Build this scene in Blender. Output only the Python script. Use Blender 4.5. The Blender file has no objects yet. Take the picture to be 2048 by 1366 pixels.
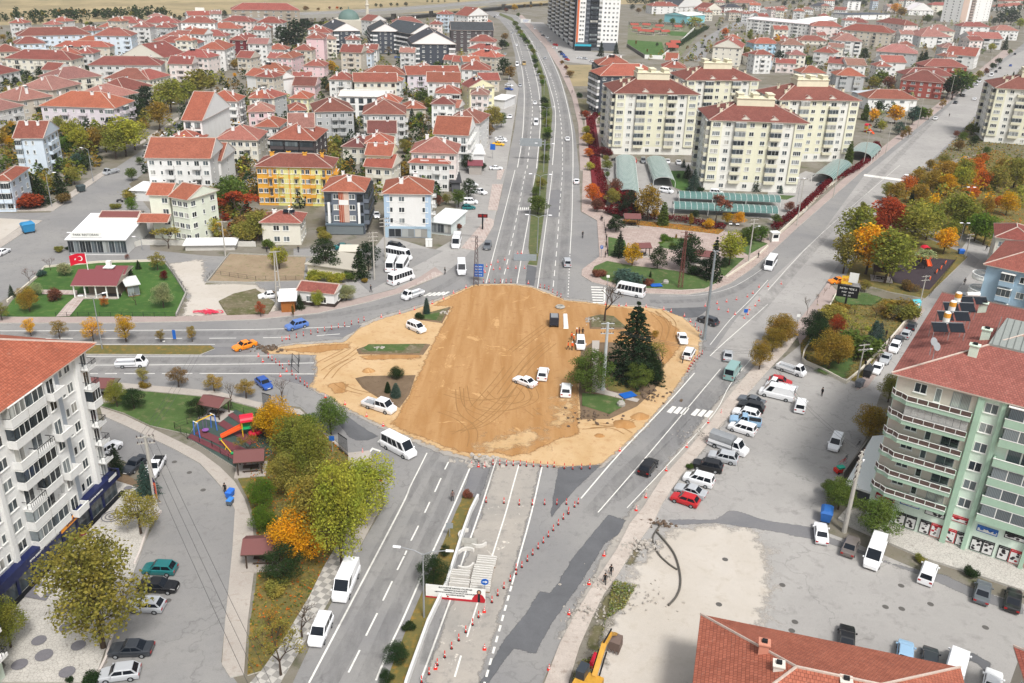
import bpy, bmesh, math, random
from mathutils import Vector, Matrix
random.seed(7)
S = bpy.context.scene
COL = S.collection
R_ = math.radians
# ---------------- camera ----------------
FPX, PITCH, ROLL, HCAM = 1760.0, 24.4, -1.77, 70.0
_t, _r = R_(PITCH), R_(ROLL)
VF = Vector((0, math.cos(_t), -math.sin(_t)))
_u0 = Vector((0, math.sin(_t), math.cos(_t))); _x0 = Vector((1, 0, 0))
VR = _x0 * math.cos(_r) - _u0 * math.sin(_r)
VU = _x0 * math.sin(_r) + _u0 * math.cos(_r)
cam = bpy.data.objects.new('camera', bpy.data.cameras.new('camera')); COL.objects.link(cam)
m = Matrix((VR, VU, -VF)).transposed().to_4x4(); m.translation = Vector((0, 0, HCAM))
cam.matrix_world = m
cam.data.sensor_width = 36; cam.data.lens = FPX / 2048 * 36
cam.data.clip_start = 1; cam.data.clip_end = 12000
S.camera = cam
# ---------------- light: bright overcast ----------------
W = bpy.data.worlds.new('World'); S.world = W; W.use_nodes = True
nt = W.node_tree; bg = nt.nodes['Background']
sky = nt.nodes.new('ShaderNodeTexSky'); sky.sky_type = 'NISHITA'; sky.sun_disc = False
sky.sun_elevation = R_(55); sky.sun_rotation = R_(155); sky.air_density = 1.0; sky.dust_density = 4.0; sky.ozone_density = 1.0
hsv = nt.nodes.new('ShaderNodeHueSaturation'); hsv.inputs['Saturation'].default_value = 0.28
nt.links.new(sky.outputs[0], hsv.inputs['Color']); nt.links.new(hsv.outputs[0], bg.inputs[0])
bg.inputs[1].default_value = 0.102
sl = bpy.data.lights.new('sun', 'SUN'); sl.energy = 1.9; sl.angle = R_(11); sl.color = (1, .97, .92)
sun = bpy.data.objects.new('sun', sl); COL.objects.link(sun)
sun.rotation_euler = (R_(35), 0, R_(25))     # high, from behind the camera and a little right
S.view_settings.view_transform = 'Standard'; S.view_settings.look = 'None'
S.view_settings.exposure = 0.72; S.view_settings.gamma = 1
# ---------------- picture to ground ----------------
TL = {}
for _i, _c in enumerate('abcdefghijklmnop'):
    TL[_c] = (512 * (_i % 4), (0, 342, 684, 1024)[_i // 4])
def G(px, py, h=0.0):
    d = VF * FPX + VR * (px - 1024) + VU * (683 - py)
    s = (h - HCAM) / d.z
    return Vector((d.x * s, d.y * s, h))
def P(v):
    q = Vector(v) - Vector((0, 0, HCAM)); c = q.dot(VF)
    return (1024 + FPX * q.dot(VR) / c, 683 - FPX * q.dot(VU) / c)
def PX(s):
    out = []; o = (0, 0); k = 1.0
    for t in s.split():
        if t in TL: o = TL[t]; k = 0.25
        elif t == 'q': o = (0, 0); k = 1.0
        else:
            x, y = t.split(','); out.append((o[0] + float(x) * k, o[1] + float(y) * k))
    return out
def GP(s, h=0.0): return [G(x, y, h) for x, y in PX(s)]
def height_of(bx, by, ty):
    g = G(bx, by); lo, hi = 0.0, 69.0
    for _ in range(30):
        mid = (lo + hi) / 2
        if P((g.x, g.y, mid))[1] > ty: lo = mid
        else: hi = mid
    return lo
def lin(c):
    if isinstance(c, str):
        c = [int(c[i:i + 2], 16) / 255 for i in (0, 2, 4)]
    return tuple((x / 12.92 if x <= .04045 else ((x + .055) / 1.055) ** 2.4) for x in c)
# ---------------- materials ----------------
_M = {}
def mat(name, fn):
    if name in _M: return _M[name]
    m = bpy.data.materials.new(name); m.use_nodes = True
    m.node_tree.nodes.clear(); fn(m.node_tree); _M[name] = m
    return m
def N(t, ty, **k):
    n = t.nodes.new(ty)
    for a, b in k.items(): setattr(n, a, b)
    return n
def L(t, a, b): t.links.new(a, b)
def fin(t, col, rough=.8, metal=0, spec=.3, bump=None, bstr=.3, bdist=.02, coat=0):
    p = N(t, 'ShaderNodeBsdfPrincipled'); o = N(t, 'ShaderNodeOutputMaterial')
    if isinstance(col, tuple): p.inputs['Base Color'].default_value = (*col, 1)
    else: L(t, col, p.inputs['Base Color'])
    if isinstance(rough, float) or isinstance(rough, int): p.inputs['Roughness'].default_value = rough
    else: L(t, rough, p.inputs['Roughness'])
    p.inputs['Metallic'].default_value = metal; p.inputs['Specular IOR Level'].default_value = spec
    p.inputs['Coat Weight'].default_value = coat
    if bump is not None:
        b = N(t, 'ShaderNodeBump'); b.inputs['Strength'].default_value = bstr; b.inputs['Distance'].default_value = bdist
        L(t, bump, b.inputs['Height']); L(t, b.outputs[0], p.inputs['Normal'])
    L(t, p.outputs[0], o.inputs[0]); return p
def pos(t, sc=(1, 1, 1), rot=0, obj=False):
    if obj: s = N(t, 'ShaderNodeTexCoord').outputs['Object']
    else: s = N(t, 'ShaderNodeNewGeometry').outputs['Position']
    mp = N(t, 'ShaderNodeMapping'); mp.inputs['Scale'].default_value = sc; mp.inputs['Rotation'].default_value = (0, 0, rot)
    L(t, s, mp.inputs[0]); return mp.outputs[0]
def noise(t, vec, scale, detail=4, rough=.6, dist=0):
    n = N(t, 'ShaderNodeTexNoise'); n.inputs['Scale'].default_value = scale; n.inputs['Detail'].default_value = detail
    n.inputs['Roughness'].default_value = rough; n.inputs['Distortion'].default_value = dist
    L(t, vec, n.inputs['Vector']); return n.outputs['Fac']
def ramp(t, fac, stops):
    r = N(t, 'ShaderNodeValToRGB'); e = r.color_ramp.elements
    while len(e) > len(stops): e.remove(e[-1])
    while len(e) < len(stops): e.new(.5)
    for el, (p, c) in zip(e, stops):
        el.position = p; el.color = (*((c, c, c) if isinstance(c, (int, float)) else c), 1)
    L(t, fac, r.inputs[0]); return r.outputs[0]
def mix(t, f, a, b, mode='MIX'):
    n = N(t, 'ShaderNodeMix', data_type='RGBA', blend_type=mode)
    for i, v in ((0, f), (6, a), (7, b)):
        if isinstance(v, (int, float)): n.inputs[i].default_value = v
        elif isinstance(v, tuple): n.inputs[i].default_value = (*v, 1)
        else: L(t, v, n.inputs[i])
    return n.outputs[2]
def ground_mat(name, c1, c2, c3=None, s1=.05, s2=.9, rough=.95, fine=.25, bstr=.3, stretch=(1, 1, 1), rot=0, spots=None, cracks=0):
    c1, c2 = lin(c1), lin(c2)
    def f(t):
        v = pos(t, stretch, rot); v0 = pos(t)
        a = noise(t, v, s1, 6, .62, .6); b = noise(t, v0, s2, 5, .7); c = noise(t, v0, 9, 3, .7)
        col = mix(t, ramp(t, a, [(.36, 0.), (.64, 1.)]), c1, c2)
        if c3: col = mix(t, ramp(t, b, [(.52, 0.), (.70, 1.)]), col, lin(c3))
        col = mix(t, fine, col, ramp(t, c, [(.25, .35), (.75, 1.)]), 'MULTIPLY')
        col = mix(t, .5 * fine + .1, col, ramp(t, b, [(.3, .55), (.7, 1.)]), 'MULTIPLY')
        if spots:
            sp = noise(t, v0, spots[0], 6, .75, 1.2)
            col = mix(t, ramp(t, sp, [(spots[1], 0.), (spots[1] + .04, .85)]), col, lin(spots[2]))
        if cracks:
            dn = N(t, 'ShaderNodeTexNoise'); dn.inputs['Scale'].default_value = .35; dn.inputs['Detail'].default_value = 6; L(t, v0, dn.inputs['Vector'])
            va = N(t, 'ShaderNodeVectorMath', operation='MULTIPLY_ADD'); L(t, dn.outputs['Color'], va.inputs[0]); va.inputs[1].default_value = (7, 7, 0); L(t, v0, va.inputs[2])
            vo = N(t, 'ShaderNodeTexVoronoi', feature='DISTANCE_TO_EDGE'); vo.inputs['Scale'].default_value = .09; L(t, va.outputs[0], vo.inputs['Vector'])
            cr = ramp(t, vo.outputs[0], [(.003, .3), (.009, 0.)]); mk = ramp(t, noise(t, v0, .05, 3), [(.45, 0.), (.55, 1.)])
            col = mix(t, mix(t, 1, cr, mk, 'MULTIPLY'), col, lin('4c4b4a'))
            pt = N(t, 'ShaderNodeTexVoronoi', feature='F1'); pt.inputs['Scale'].default_value = .05; L(t, v0, pt.inputs['Vector'])
            col = mix(t, .16, col, pt.outputs['Color'] if 0 else ramp(t, pt.outputs['Distance'], [(.1, .6), (.7, 1.)]), 'MULTIPLY')
        fin(t, col, rough, bump=c, bstr=bstr, bdist=.03)
    return mat(name, f)
def objcol(t): return N(t, 'ShaderNodeObjectInfo').outputs['Color']
def m_wall():
    def f(t):
        v = pos(t, (1, 1, .35)); a = noise(t, v, .5, 6, .7); b = noise(t, pos(t), 5, 3, .6)
        c = mix(t, .22, objcol(t), ramp(t, a, [(.3, (.62, .6, .57)), (.6, 1.)]), 'MULTIPLY')
        c = mix(t, .15, c, ramp(t, b, [(.3, .5), (.7, 1.)]), 'MULTIPLY')
        fin(t, c, .85, bump=b, bstr=.15)
    return mat('painted_render', f)
def m_flat(name='plain', rough=.6, metal=0.0, coat=0.0, n=.12):
    def f(t):
        c = mix(t, n, objcol(t), ramp(t, noise(t, pos(t), 3, 4, .7), [(.3, .4), (.7, 1.)]), 'MULTIPLY')
        fin(t, c, rough, metal, coat=coat)
    return mat(name, f)
def m_const(name, c, rough=.7, metal=0.0, n=.2, sc=3.0, coat=0.0):
    def f(t):
        cc = mix(t, n, lin(c), ramp(t, noise(t, pos(t), sc, 4, .7), [(.3, .35), (.7, 1.)]), 'MULTIPLY')
        fin(t, cc, rough, metal, coat=coat)
    return mat(name, f)
def m_roof():
    def f(t):
        uv = N(t, 'ShaderNodeUVMap').outputs[0]
        br = N(t, 'ShaderNodeTexBrick'); L(t, uv, br.inputs['Vector'])
        br.inputs['Color1'].default_value = (1, 1, 1, 1); br.inputs['Color2'].default_value = (.66, .62, .6, 1)
        br.inputs['Mortar'].default_value = (.28, .24, .24, 1); br.inputs['Scale'].default_value = 1
        br.inputs['Brick Width'].default_value = .34; br.inputs['Row Height'].default_value = .38
        br.inputs['Mortar Size'].default_value = .035; br.inputs['Mortar Smooth'].default_value = .5
        c = mix(t, .75, objcol(t), br.outputs[0], 'MULTIPLY')
        a = noise(t, pos(t), .35, 6, .7); b = noise(t, pos(t), 2.5, 4, .7)
        c = mix(t, .5, c, ramp(t, a, [(.3, (.55, .5, .5)), (.62, 1.)]), 'MULTIPLY')
        c = mix(t, ramp(t, b, [(.58, 0.), (.8, .35)]), c, lin('b8a090'))
        fin(t, c, .85, bump=br.outputs[0], bstr=.5, bdist=.05)
    return mat('clay_tile_roof', f)
def m_glass():
    def f(t):
        oi = N(t, 'ShaderNodeObjectInfo'); g = N(t, 'ShaderNodeNewGeometry')
        r = ramp(t, oi.outputs['Random'], [(0, lin('262d33')), (.35, lin('424b52')), (.6, lin('6f7a80')), (.8, lin('a3abad')), (1, lin('dad7ce'))])
        w = N(t, 'ShaderNodeTexWave'); w.inputs['Scale'].default_value = 2.2; w.inputs['Distortion'].default_value = 2.0
        L(t, pos(t, (1, 1, .02)), w.inputs['Vector'])
        c = mix(t, .45, r, w.outputs['Color'], 'MULTIPLY')
        r2 = ramp(t, g.outputs['Random Per Island'], [(0, .35), (1, 1.)])
        c = mix(t, .7, c, r2, 'MULTIPLY')
        fin(t, c, .12, spec=.6)
    return mat('curtained_glass', f)
def m_leaf():
    def f(t):
        g = N(t, 'ShaderNodeNewGeometry'); oi = N(t, 'ShaderNodeObjectInfo')
        k = ramp(t, g.outputs['Random Per Island'], [(0, .62), (.55, 1.05), (1, 1.3)])
        c = mix(t, 1, oi.outputs['Color'], k, 'MULTIPLY')
        n = noise(t, pos(t), .45, 3, .6)
        c = mix(t, .55, c, ramp(t, n, [(.35, (.55, .72, .6)), (.62, (1.2, 1.05, .8))]), 'MULTIPLY')
        d = N(t, 'ShaderNodeBsdfDiffuse'); tr = N(t, 'ShaderNodeBsdfTranslucent'); ms = N(t, 'ShaderNodeMixShader'); o = N(t, 'ShaderNodeOutputMaterial')
        L(t, c, d.inputs[0]); L(t, c, tr.inputs[0]); ms.inputs[0].default_value = .36
        L(t, d.outputs[0], ms.inputs[1]); L(t, tr.outputs[0], ms.inputs[2]); L(t, ms.outputs[0], o.inputs[0])
    return mat('leaves', f)
WALL, FLAT, ROOF, GLASS, LEAF = m_wall(), m_flat(), m_roof(), m_glass(), m_leaf()
PAINT = m_flat('car_paint', .28, 0.0, .6, .03)
WHITE = m_const('white_frame', 'e4e4e0', .5, n=.1); DARK = m_const('black_rubber', '1c1d20', .8)
MORTAR = m_const('pale_mortar', 'c9b8ac', .9, n=.4); STEEL = m_const('galvanised_steel', '9a9da0', .45, .3)
CARGLASS = m_const('dark_car_glass', '141a22', .08, n=.05); BARK = m_const('bark', '4a3d33', .95, n=.5, sc=8.0)
CONC = m_const('concrete', 'a5a29a', .9, n=.4, sc=2.0); LAMPW = m_const('white_lamp_glass', 'e8e8ea', .3, n=.02)
REDL = m_const('red_lamp', 'a01818', .3, n=.02); REDP = m_const('red_plastic', 'd8281c', .5, n=.1); BLACKM = m_const('black_metal', '222427', .6)
# ---------------- mesh building ----------------
class MB:
    def __init__(s): s.v = []; s.f = []; s.m = []; s.uv = []
    def face(s, pts, m=0, uv=None):
        i = len(s.v); s.v += [tuple(p) for p in pts]; s.f.append(tuple(range(i, i + len(pts)))); s.m.append(m)
        s.uv.append(uv or [(p[0], p[1]) for p in pts])
    def faces(s, vs, fs, m=0):
        i = len(s.v); s.v += [tuple(p) for p in vs]
        for f in fs:
            s.f.append(tuple(i + a for a in f)); s.m.append(m); s.uv.append([(vs[a][0], vs[a][1]) for a in f])
    def box(s, x0, y0, z0, x1, y1, z1, m=0):
        vs = [(x0, y0, z0), (x1, y0, z0), (x1, y1, z0), (x0, y1, z0), (x0, y0, z1), (x1, y0, z1), (x1, y1, z1), (x0, y1, z1)]
        s.faces(vs, [(3, 2, 1, 0), (4, 5, 6, 7), (0, 1, 5, 4), (1, 2, 6, 5), (2, 3, 7, 6), (3, 0, 4, 7)], m)
    def hexa(s, b, t, m=0):
        s.faces(list(b) + list(t), [(3, 2, 1, 0), (4, 5, 6, 7), (0, 1, 5, 4), (1, 2, 6, 5), (2, 3, 7, 6), (3, 0, 4, 7)], m)
    def prism(s, poly, z0, z1, m=0, mside=None):
        a = sum(poly[i][0] * poly[(i + 1) % len(poly)][1] - poly[(i + 1) % len(poly)][0] * poly[i][1] for i in range(len(poly)))
        if a < 0: poly = poly[::-1]
        n = len(poly); lo = [(p[0], p[1], z0) for p in poly]; hi = [(p[0], p[1], z1) for p in poly]
        s.face(hi, m)
        for i in range(n):
            j = (i + 1) % n; s.face([lo[i], lo[j], hi[j], hi[i]], m if mside is None else mside)
    def tube(s, pts, r, n=6, m=0, caps=True):
        rings = []
        for i, p in enumerate(pts):
            p = Vector(p); a = Vector(pts[max(i - 1, 0)]); b = Vector(pts[min(i + 1, len(pts) - 1)])
            d = (b - a); d = d.normalized() if d.length > 1e-6 else Vector((0, 0, 1))
            x = d.orthogonal().normalized(); y = d.cross(x); rr = r[i] if isinstance(r, (list, tuple)) else r
            rings.append([p + x * rr * math.cos(2 * math.pi * k / n) + y * rr * math.sin(2 * math.pi * k / n) for k in range(n)])
        i0 = len(s.v)
        for q in rings: s.v += [tuple(p) for p in q]
        for i in range(len(rings) - 1):
            for k in range(n):
                a = i0 + i * n + k; b = i0 + i * n + (k + 1) % n
                s.f.append((a, b, b + n, a + n)); s.m.append(m); s.uv.append([(0, 0)] * 4)
        if caps:
            s.f.append(tuple(i0 + k for k in range(n))[::-1]); s.m.append(m); s.uv.append([(0, 0)] * n)
            s.f.append(tuple(i0 + (len(rings) - 1) * n + k for k in range(n))); s.m.append(m); s.uv.append([(0, 0)] * n)
    def lathe(s, prof, cx=0, cy=0, n=12, m=0):
        i0 = len(s.v)
        for r, z in prof:
            for k in range(n):
                a = 2 * math.pi * k / n; s.v.append((cx + r * math.cos(a), cy + r * math.sin(a), z))
        for i in range(len(prof) - 1):
            for k in range(n):
                a = i0 + i * n + k; b = i0 + i * n + (k + 1) % n
                s.f.append((a, b, b + n, a + n)); s.m.append(m); s.uv.append([(0, 0)] * 4)
        s.f.append(tuple(i0 + (len(prof) - 1) * n + k for k in range(n))); s.m.append(m); s.uv.append([(0, 0)] * n)
    def mesh(s, name, mats, smooth=False):
        me = bpy.data.meshes.new(name); me.from_pydata(s.v, [], s.f)
        for q in mats: me.materials.append(q)
        me.polygons.foreach_set('material_index', s.m)
        if any(q is ROOF for q in mats):
            l = me.uv_layers.new(name='UVMap'); flat = [c for u in s.uv for p in u for c in p]; l.data.foreach_set('uv', flat)
        if smooth: me.polygons.foreach_set('use_smooth', [True] * len(s.f))
        me.update(); return me
def obj(name, me, parent=None, loc=(0, 0, 0), rot=0, col=None, scale=None):
    o = bpy.data.objects.new(name, me); COL.objects.link(o)
    o.location = loc; o.rotation_euler = (0, 0, rot)
    if col is not None: o.color = (*lin(col), 1) if isinstance(col, str) else (*col, 1)
    if scale is not None: o.scale = scale
    if parent is not None: o.parent = parent
    return o
def thing(name, label, cat, loc=(0, 0, 0), rot=0, group=None, me=None, col=None, lm=True, scale=None):
    o = obj(name, me, None, loc, rot, col, scale)
    o['label'] = label; o['category'] = cat
    if group: o['group'] = group
    if lm: AUTO.append(o)
    return o
AUTO = []
def copy_tree(o, parent=None, **k):
    c = o.copy(); COL.objects.link(c)
    if parent is not None: c.parent = parent
    for ch in KIDS.get(o.name, ()) or [x for x in o.children]: copy_tree(ch, c)
    return c
KIDS = {}
def struct(name, me, kind='structure', label=None):
    o = obj(name, me); o['kind'] = kind
    if label: o['label'] = label
    return o
_ZI = [0.0]
def sheet(name, s, z, m, kind='structure'):
    _ZI[0] += .00025; z += _ZI[0]
    mb = MB(); pts = GP(s) if isinstance(s, str) else s
    if sum(pts[i][0] * pts[(i + 1) % len(pts)][1] - pts[(i + 1) % len(pts)][0] * pts[i][1] for i in range(len(pts))) < 0: pts = pts[::-1]
    mb.face([(p[0], p[1], z) for p in pts], 0); return struct(name, mb.mesh(name, [m]), kind)
def soft_mat(m):
    k = m.name + '_feathered'
    if k in _M: return _M[k]
    c = m.copy(); c.name = k; t = c.node_tree; out = [n for n in t.nodes if n.type == 'OUTPUT_MATERIAL'][0]; src = out.inputs[0].links[0].from_socket
    at = N(t, 'ShaderNodeAttribute', attribute_name='edge'); n1 = noise(t, pos(t), .55, 6, .72)
    ad = N(t, 'ShaderNodeMath', operation='ADD'); L(t, at.outputs['Fac'], ad.inputs[0]); L(t, n1, ad.inputs[1])
    f = ramp(t, ad.outputs[0], [(.56, 0.), (.78, 1.)]); ms = N(t, 'ShaderNodeMixShader'); tr = N(t, 'ShaderNodeBsdfTransparent')
    L(t, f, ms.inputs[0]); L(t, tr.outputs[0], ms.inputs[1]); L(t, src, ms.inputs[2]); L(t, ms.outputs[0], out.inputs[0]); _M[k] = c; return c
def soft(name, s, z, m, fe=1.5, kind='structure'):
    """ground sheet whose rim breaks up over fe metres"""
    _ZI[0] += .00025; z += _ZI[0]
    pts = [Vector((p[0], p[1])) for p in (GP(s) if isinstance(s, str) else s)]; F = fe * 2.2; n = len(pts); E = [(pts[i], pts[(i + 1) % n]) for i in range(n)]
    x0, x1, y0, y1 = min(p.x for p in pts), max(p.x for p in pts), min(p.y for p in pts), max(p.y for p in pts); c = max(F / 4, math.sqrt((x1 - x0) * (y1 - y0)) / 110)
    nx, ny = int((x1 - x0) / c) + 2, int((y1 - y0) / c) + 2; val = {}
    for j in range(ny):
        y = y0 + (j - .5) * c; xs = sorted(a.x + (b.x - a.x) * (y - a.y) / (b.y - a.y) for a, b in E if (a.y > y) != (b.y > y))
        for k in range(0, len(xs) - 1, 2):
            for i in range(max(0, int((xs[k] - x0) / c)), min(nx, int((xs[k + 1] - x0) / c) + 2)):
                x = x0 + (i - .5) * c
                if xs[k] <= x <= xs[k + 1]:
                    d = 1e9
                    for a, b in E:
                        ax, ay = a.x, a.y; ex, ey = b.x - ax, b.y - ay; t = max(0, min(1, ((x - ax) * ex + (y - ay) * ey) / (ex * ex + ey * ey + 1e-9))); dd = (x - ax - t * ex) ** 2 + (y - ay - t * ey) ** 2
                        if dd < d: d = dd
                    val[(i, j)] = min(1.0, math.sqrt(d) / F)
    vi = {}; vs = []; fl = []; fs = []
    def vid(i, j):
        if (i, j) not in vi: vi[(i, j)] = len(vs); vs.append((x0 + (i - .5) * c, y0 + (j - .5) * c, z)); fl.append(val.get((i, j), 0.0))
        return vi[(i, j)]
    cells = set((i - di, j - dj) for i, j in val for di in (0, 1) for dj in (0, 1))
    for i, j in sorted(cells): fs.append((vid(i, j), vid(i + 1, j), vid(i + 1, j + 1), vid(i, j + 1)))
    me = bpy.data.meshes.new(name); me.from_pydata(vs, [], fs); a = me.attributes.new('edge', 'FLOAT', 'POINT'); a.data.foreach_set('value', fl); me.materials.append(soft_mat(m))
    return struct(name, me, kind)
def slab(name, s, z1, m, mside=None, z0=-.05, kind='structure'):
    mb = MB(); pts = GP(s) if isinstance(s, str) else s
    mb.prism([(p[0], p[1]) for p in pts], z0, z1, 0, 1 if mside else None); return struct(name, mb.mesh(name, [m, mside] if mside else [m]), kind)
def smooth_line(pts, k=6):
    pts = [Vector((p[0], p[1], 0)) for p in pts]; out = []
    for i in range(len(pts) - 1):
        p0 = pts[max(i - 1, 0)]; p1 = pts[i]; p2 = pts[i + 1]; p3 = pts[min(i + 2, len(pts) - 1)]
        for j in range(k):
            t = j / k
            out.append(.5 * ((2 * p1) + (p2 - p0) * t + (2 * p0 - 5 * p1 + 4 * p2 - p3) * t * t + (3 * p1 - p0 - 3 * p2 + p3) * t ** 3))
    out.append(pts[-1]); return out
def ribbon(mb, pts, w, z, m=0, z0=None):
    for i in range(len(pts) - 1):
        a, b = pts[i], pts[i + 1]; d = Vector((b[0] - a[0], b[1] - a[1], 0))
        if d.length < 1e-4: continue
        d.normalize()
        def nrm(j):
            p = pts[max(j - 1, 0)]; q = pts[min(j + 1, len(pts) - 1)]; e = Vector((q[0] - p[0], q[1] - p[1], 0)).normalized(); return Vector((-e.y, e.x, 0)) * w / 2
        na, nb = nrm(i), nrm(i + 1)
        A, B, Cc, D_ = (a[0] - na.x, a[1] - na.y), (b[0] - nb.x, b[1] - nb.y), (b[0] + nb.x, b[1] + nb.y), (a[0] + na.x, a[1] + na.y)
        if z0 is None: mb.face([(*A, z), (*B, z), (*Cc, z), (*D_, z)], m)
        else: mb.hexa([(*A, z0), (*B, z0), (*Cc, z0), (*D_, z0)], [(*A, z), (*B, z), (*Cc, z), (*D_, z)], m)
def dashes(mb, pts, w, z, on, off, m=0):
    pts = [Vector((p[0], p[1], 0)) for p in pts]; seg = []; tot = 0
    for i in range(len(pts) - 1): seg.append((tot, (pts[i + 1] - pts[i]).length)); tot += seg[-1][1]
    def at(s):
        for i, (a, l) in enumerate(seg):
            if s <= a + l or i == len(seg) - 1: return pts[i].lerp(pts[i + 1], max(0, (s - a) / l))
    s = 0
    while s < tot:
        ribbon(mb, [at(s), at(min(s + on, tot))], w, z, m); s += on + off
# ---------------- ground, roads, pavements ----------------
Z = .004
DRY = ground_mat('dry_grassland', 'b3a07a', '8f8262', '74704f', .012, .08, fine=.3)
TOWN = ground_mat('town_yards', '8f8a82', '77705f', '565a3c', .05, .22, fine=.4)
ASPH = ground_mat('worn_asphalt', '8a8989', '999794', '82807f', .06, .8, fine=.3, spots=(.5, .70, 'a09a92'), cracks=1)
ASPH2 = ground_mat('pale_car_park_asphalt', 'a19e9b', 'aeaba7', '908d8a', .05, .5, fine=.3, spots=(.3, .70, '78756f'), cracks=1)
FRESH = ground_mat('fresh_dark_asphalt', '5f6063', '6a6b6e', None, .2, 2, fine=.25)
MID = ground_mat('patched_asphalt', '77777a', '807f80', None, .2, 2, fine=.25)
DUST = ground_mat('dusty_asphalt', '99958f', 'ada69d', '8b8782', .1, .8, fine=.2, spots=(.35, .62, 'd2cabf'))
SAND = ground_mat('compacted_sand', 'a67a49', 'b88f60', 'a0764a', .5, .6, fine=.22, stretch=(1, .1, 1), rot=R_(7), spots=(.14, .60, 'bf9868'), bstr=.9)
SANDL = ground_mat('loose_pale_sand', 'bf9e72', 'ccae86', 'b18c62', .14, .8, fine=.18, bstr=.7, spots=(.2, .64, 'ab8a5e'))
SANDV = ground_mat('pale_dirt', 'bdb5aa', 'c6bfb6', 'b2a99d', .08, .6, fine=.2, spots=(.25, .66, 'b4b0a9'))
PAVE = ground_mat('pale_paving', 'b0a8a0', 'bbb3aa', 'a2988f', .15, 1.2, fine=.3)
PINK = ground_mat('pinkish_paving', 'a99a94', 'b5a49d', '9d8d87', .2, 1.5, fine=.35)
GRASS = ground_mat('mown_grass', '56703a', '4a6230', '757450', .15, .7, fine=.5, bstr=.8)
LUSH = ground_mat('lush_lawn', '4b7030', '3e6128', '63763c', .1, .7, fine=.45, bstr=.8)
ROUGHG = ground_mat('leaf_strewn_grass', '6c6a3a', '7d7040', 'a07a34', .15, 1.1, fine=.5, bstr=.8)
WEEDS = ground_mat('weedy_soil', '7d735c', '5f6038', '948a78', .3, 1.2, fine=.5, bstr=.8)
SOIL = ground_mat('turned_soil', '77634e', '84705a', '665541', .3, 1.5, fine=.5, bstr=1.)
RUBG = ground_mat('green_play_surface', '3f4f4a', '475852', None, .4, 2, fine=.3)
RUBR = m_const('maroon_play_surface', '6e3b41', .9, n=.3)
RUBD = ground_mat('dark_play_surface', '3c3237', '443a40', None, .4, 2, fine=.3)
RED = ground_mat('red_ground_cover', '7c1f28', '6b1820', '8f3038', .3, 1.2, fine=.6, bstr=1)
def m_line():
    def f(t):
        n = noise(t, pos(t), 1.3, 5, .75); c = mix(t, ramp(t, n, [(.52, 0.), (.72, .7)]), lin('dcdad4'), lin('9b9894')); fin(t, c, .8)
    return mat('worn_road_paint', f)
LINE = m_line()
KERB = m_const('kerb_stone', 'b9b5ad', .9, n=.35, sc=1.5)
def m_check():
    def f(t):
        v = pos(t, (1, 1, 1), R_(24)); ch = N(t, 'ShaderNodeTexChecker'); ch.inputs['Scale'].default_value = 1.25
        ch.inputs[1].default_value = (*lin('bcb8b1'), 1); ch.inputs[2].default_value = (*lin('95928d'), 1); L(t, v, ch.inputs[0])
        c = mix(t, .35, ch.outputs[0], ramp(t, noise(t, pos(t), 2, 5, .7), [(.3, .4), (.7, 1.)]), 'MULTIPLY'); fin(t, c, .9)
    return mat('checkered_paving', f)
def m_crazy(name, c1, c2, sc=1.6):
    def f(t):
        vo = N(t, 'ShaderNodeTexVoronoi', feature='DISTANCE_TO_EDGE'); vo.inputs['Scale'].default_value = sc; L(t, pos(t), vo.inputs['Vector'])
        c = mix(t, ramp(t, vo.outputs[0], [(.02, 0.), (.07, 1.)]), lin(c2), lin(c1))
        c = mix(t, .4, c, ramp(t, noise(t, pos(t), .7, 5, .7), [(.3, .5), (.65, 1.)]), 'MULTIPLY'); fin(t, c, .9)
    return mat(name, f)
CRAZY = m_crazy('crazy_paving', 'bdb9b2', '9b968f', 2.6)
def m_bricks(name, c1, c2, c3, w, h, rot=0):
    def f(t):
        b = N(t, 'ShaderNodeTexBrick'); b.inputs['Color1'].default_value = (*lin(c1), 1); b.inputs['Color2'].default_value = (*lin(c2), 1); b.inputs['Mortar'].default_value = (*lin(c3), 1)
        b.inputs['Scale'].default_value = 1; b.inputs['Brick Width'].default_value = w; b.inputs['Row Height'].default_value = h; b.inputs['Mortar Size'].default_value = .05
        L(t, pos(t, (1, 1, 1), rot), b.inputs['Vector'])
        c = mix(t, .4, b.outputs[0], ramp(t, noise(t, pos(t), .6, 5, .7), [(.3, .55), (.65, 1.)]), 'MULTIPLY'); fin(t, c, .9)
    return mat(name, f)
BRK = m_bricks('banded_brick_paving', 'b7aaa3', 'a8958e', 'c4bab2', 1.2, .9, R_(80))
BRK2 = m_bricks('park_paving', 'b3a39b', 'a8968e', '98877f', 1.6, 1.0, R_(15))

mb = MB(); mb.face([(-9000, -300, 0), (9000, -300, 0), (9000, 11000, 0), (-9000, 11000, 0)]); struct('ground', mb.mesh('ground', [DRY]))
town = sheet('town_ground', 'q -600,1500 -500,62 120,48 330,36 520,24 640,30 930,24 985,10 1090,10 1300,8 1500,2 1800,-4 2300,-8 2700,300 2700,1500', Z, TOWN)
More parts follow.
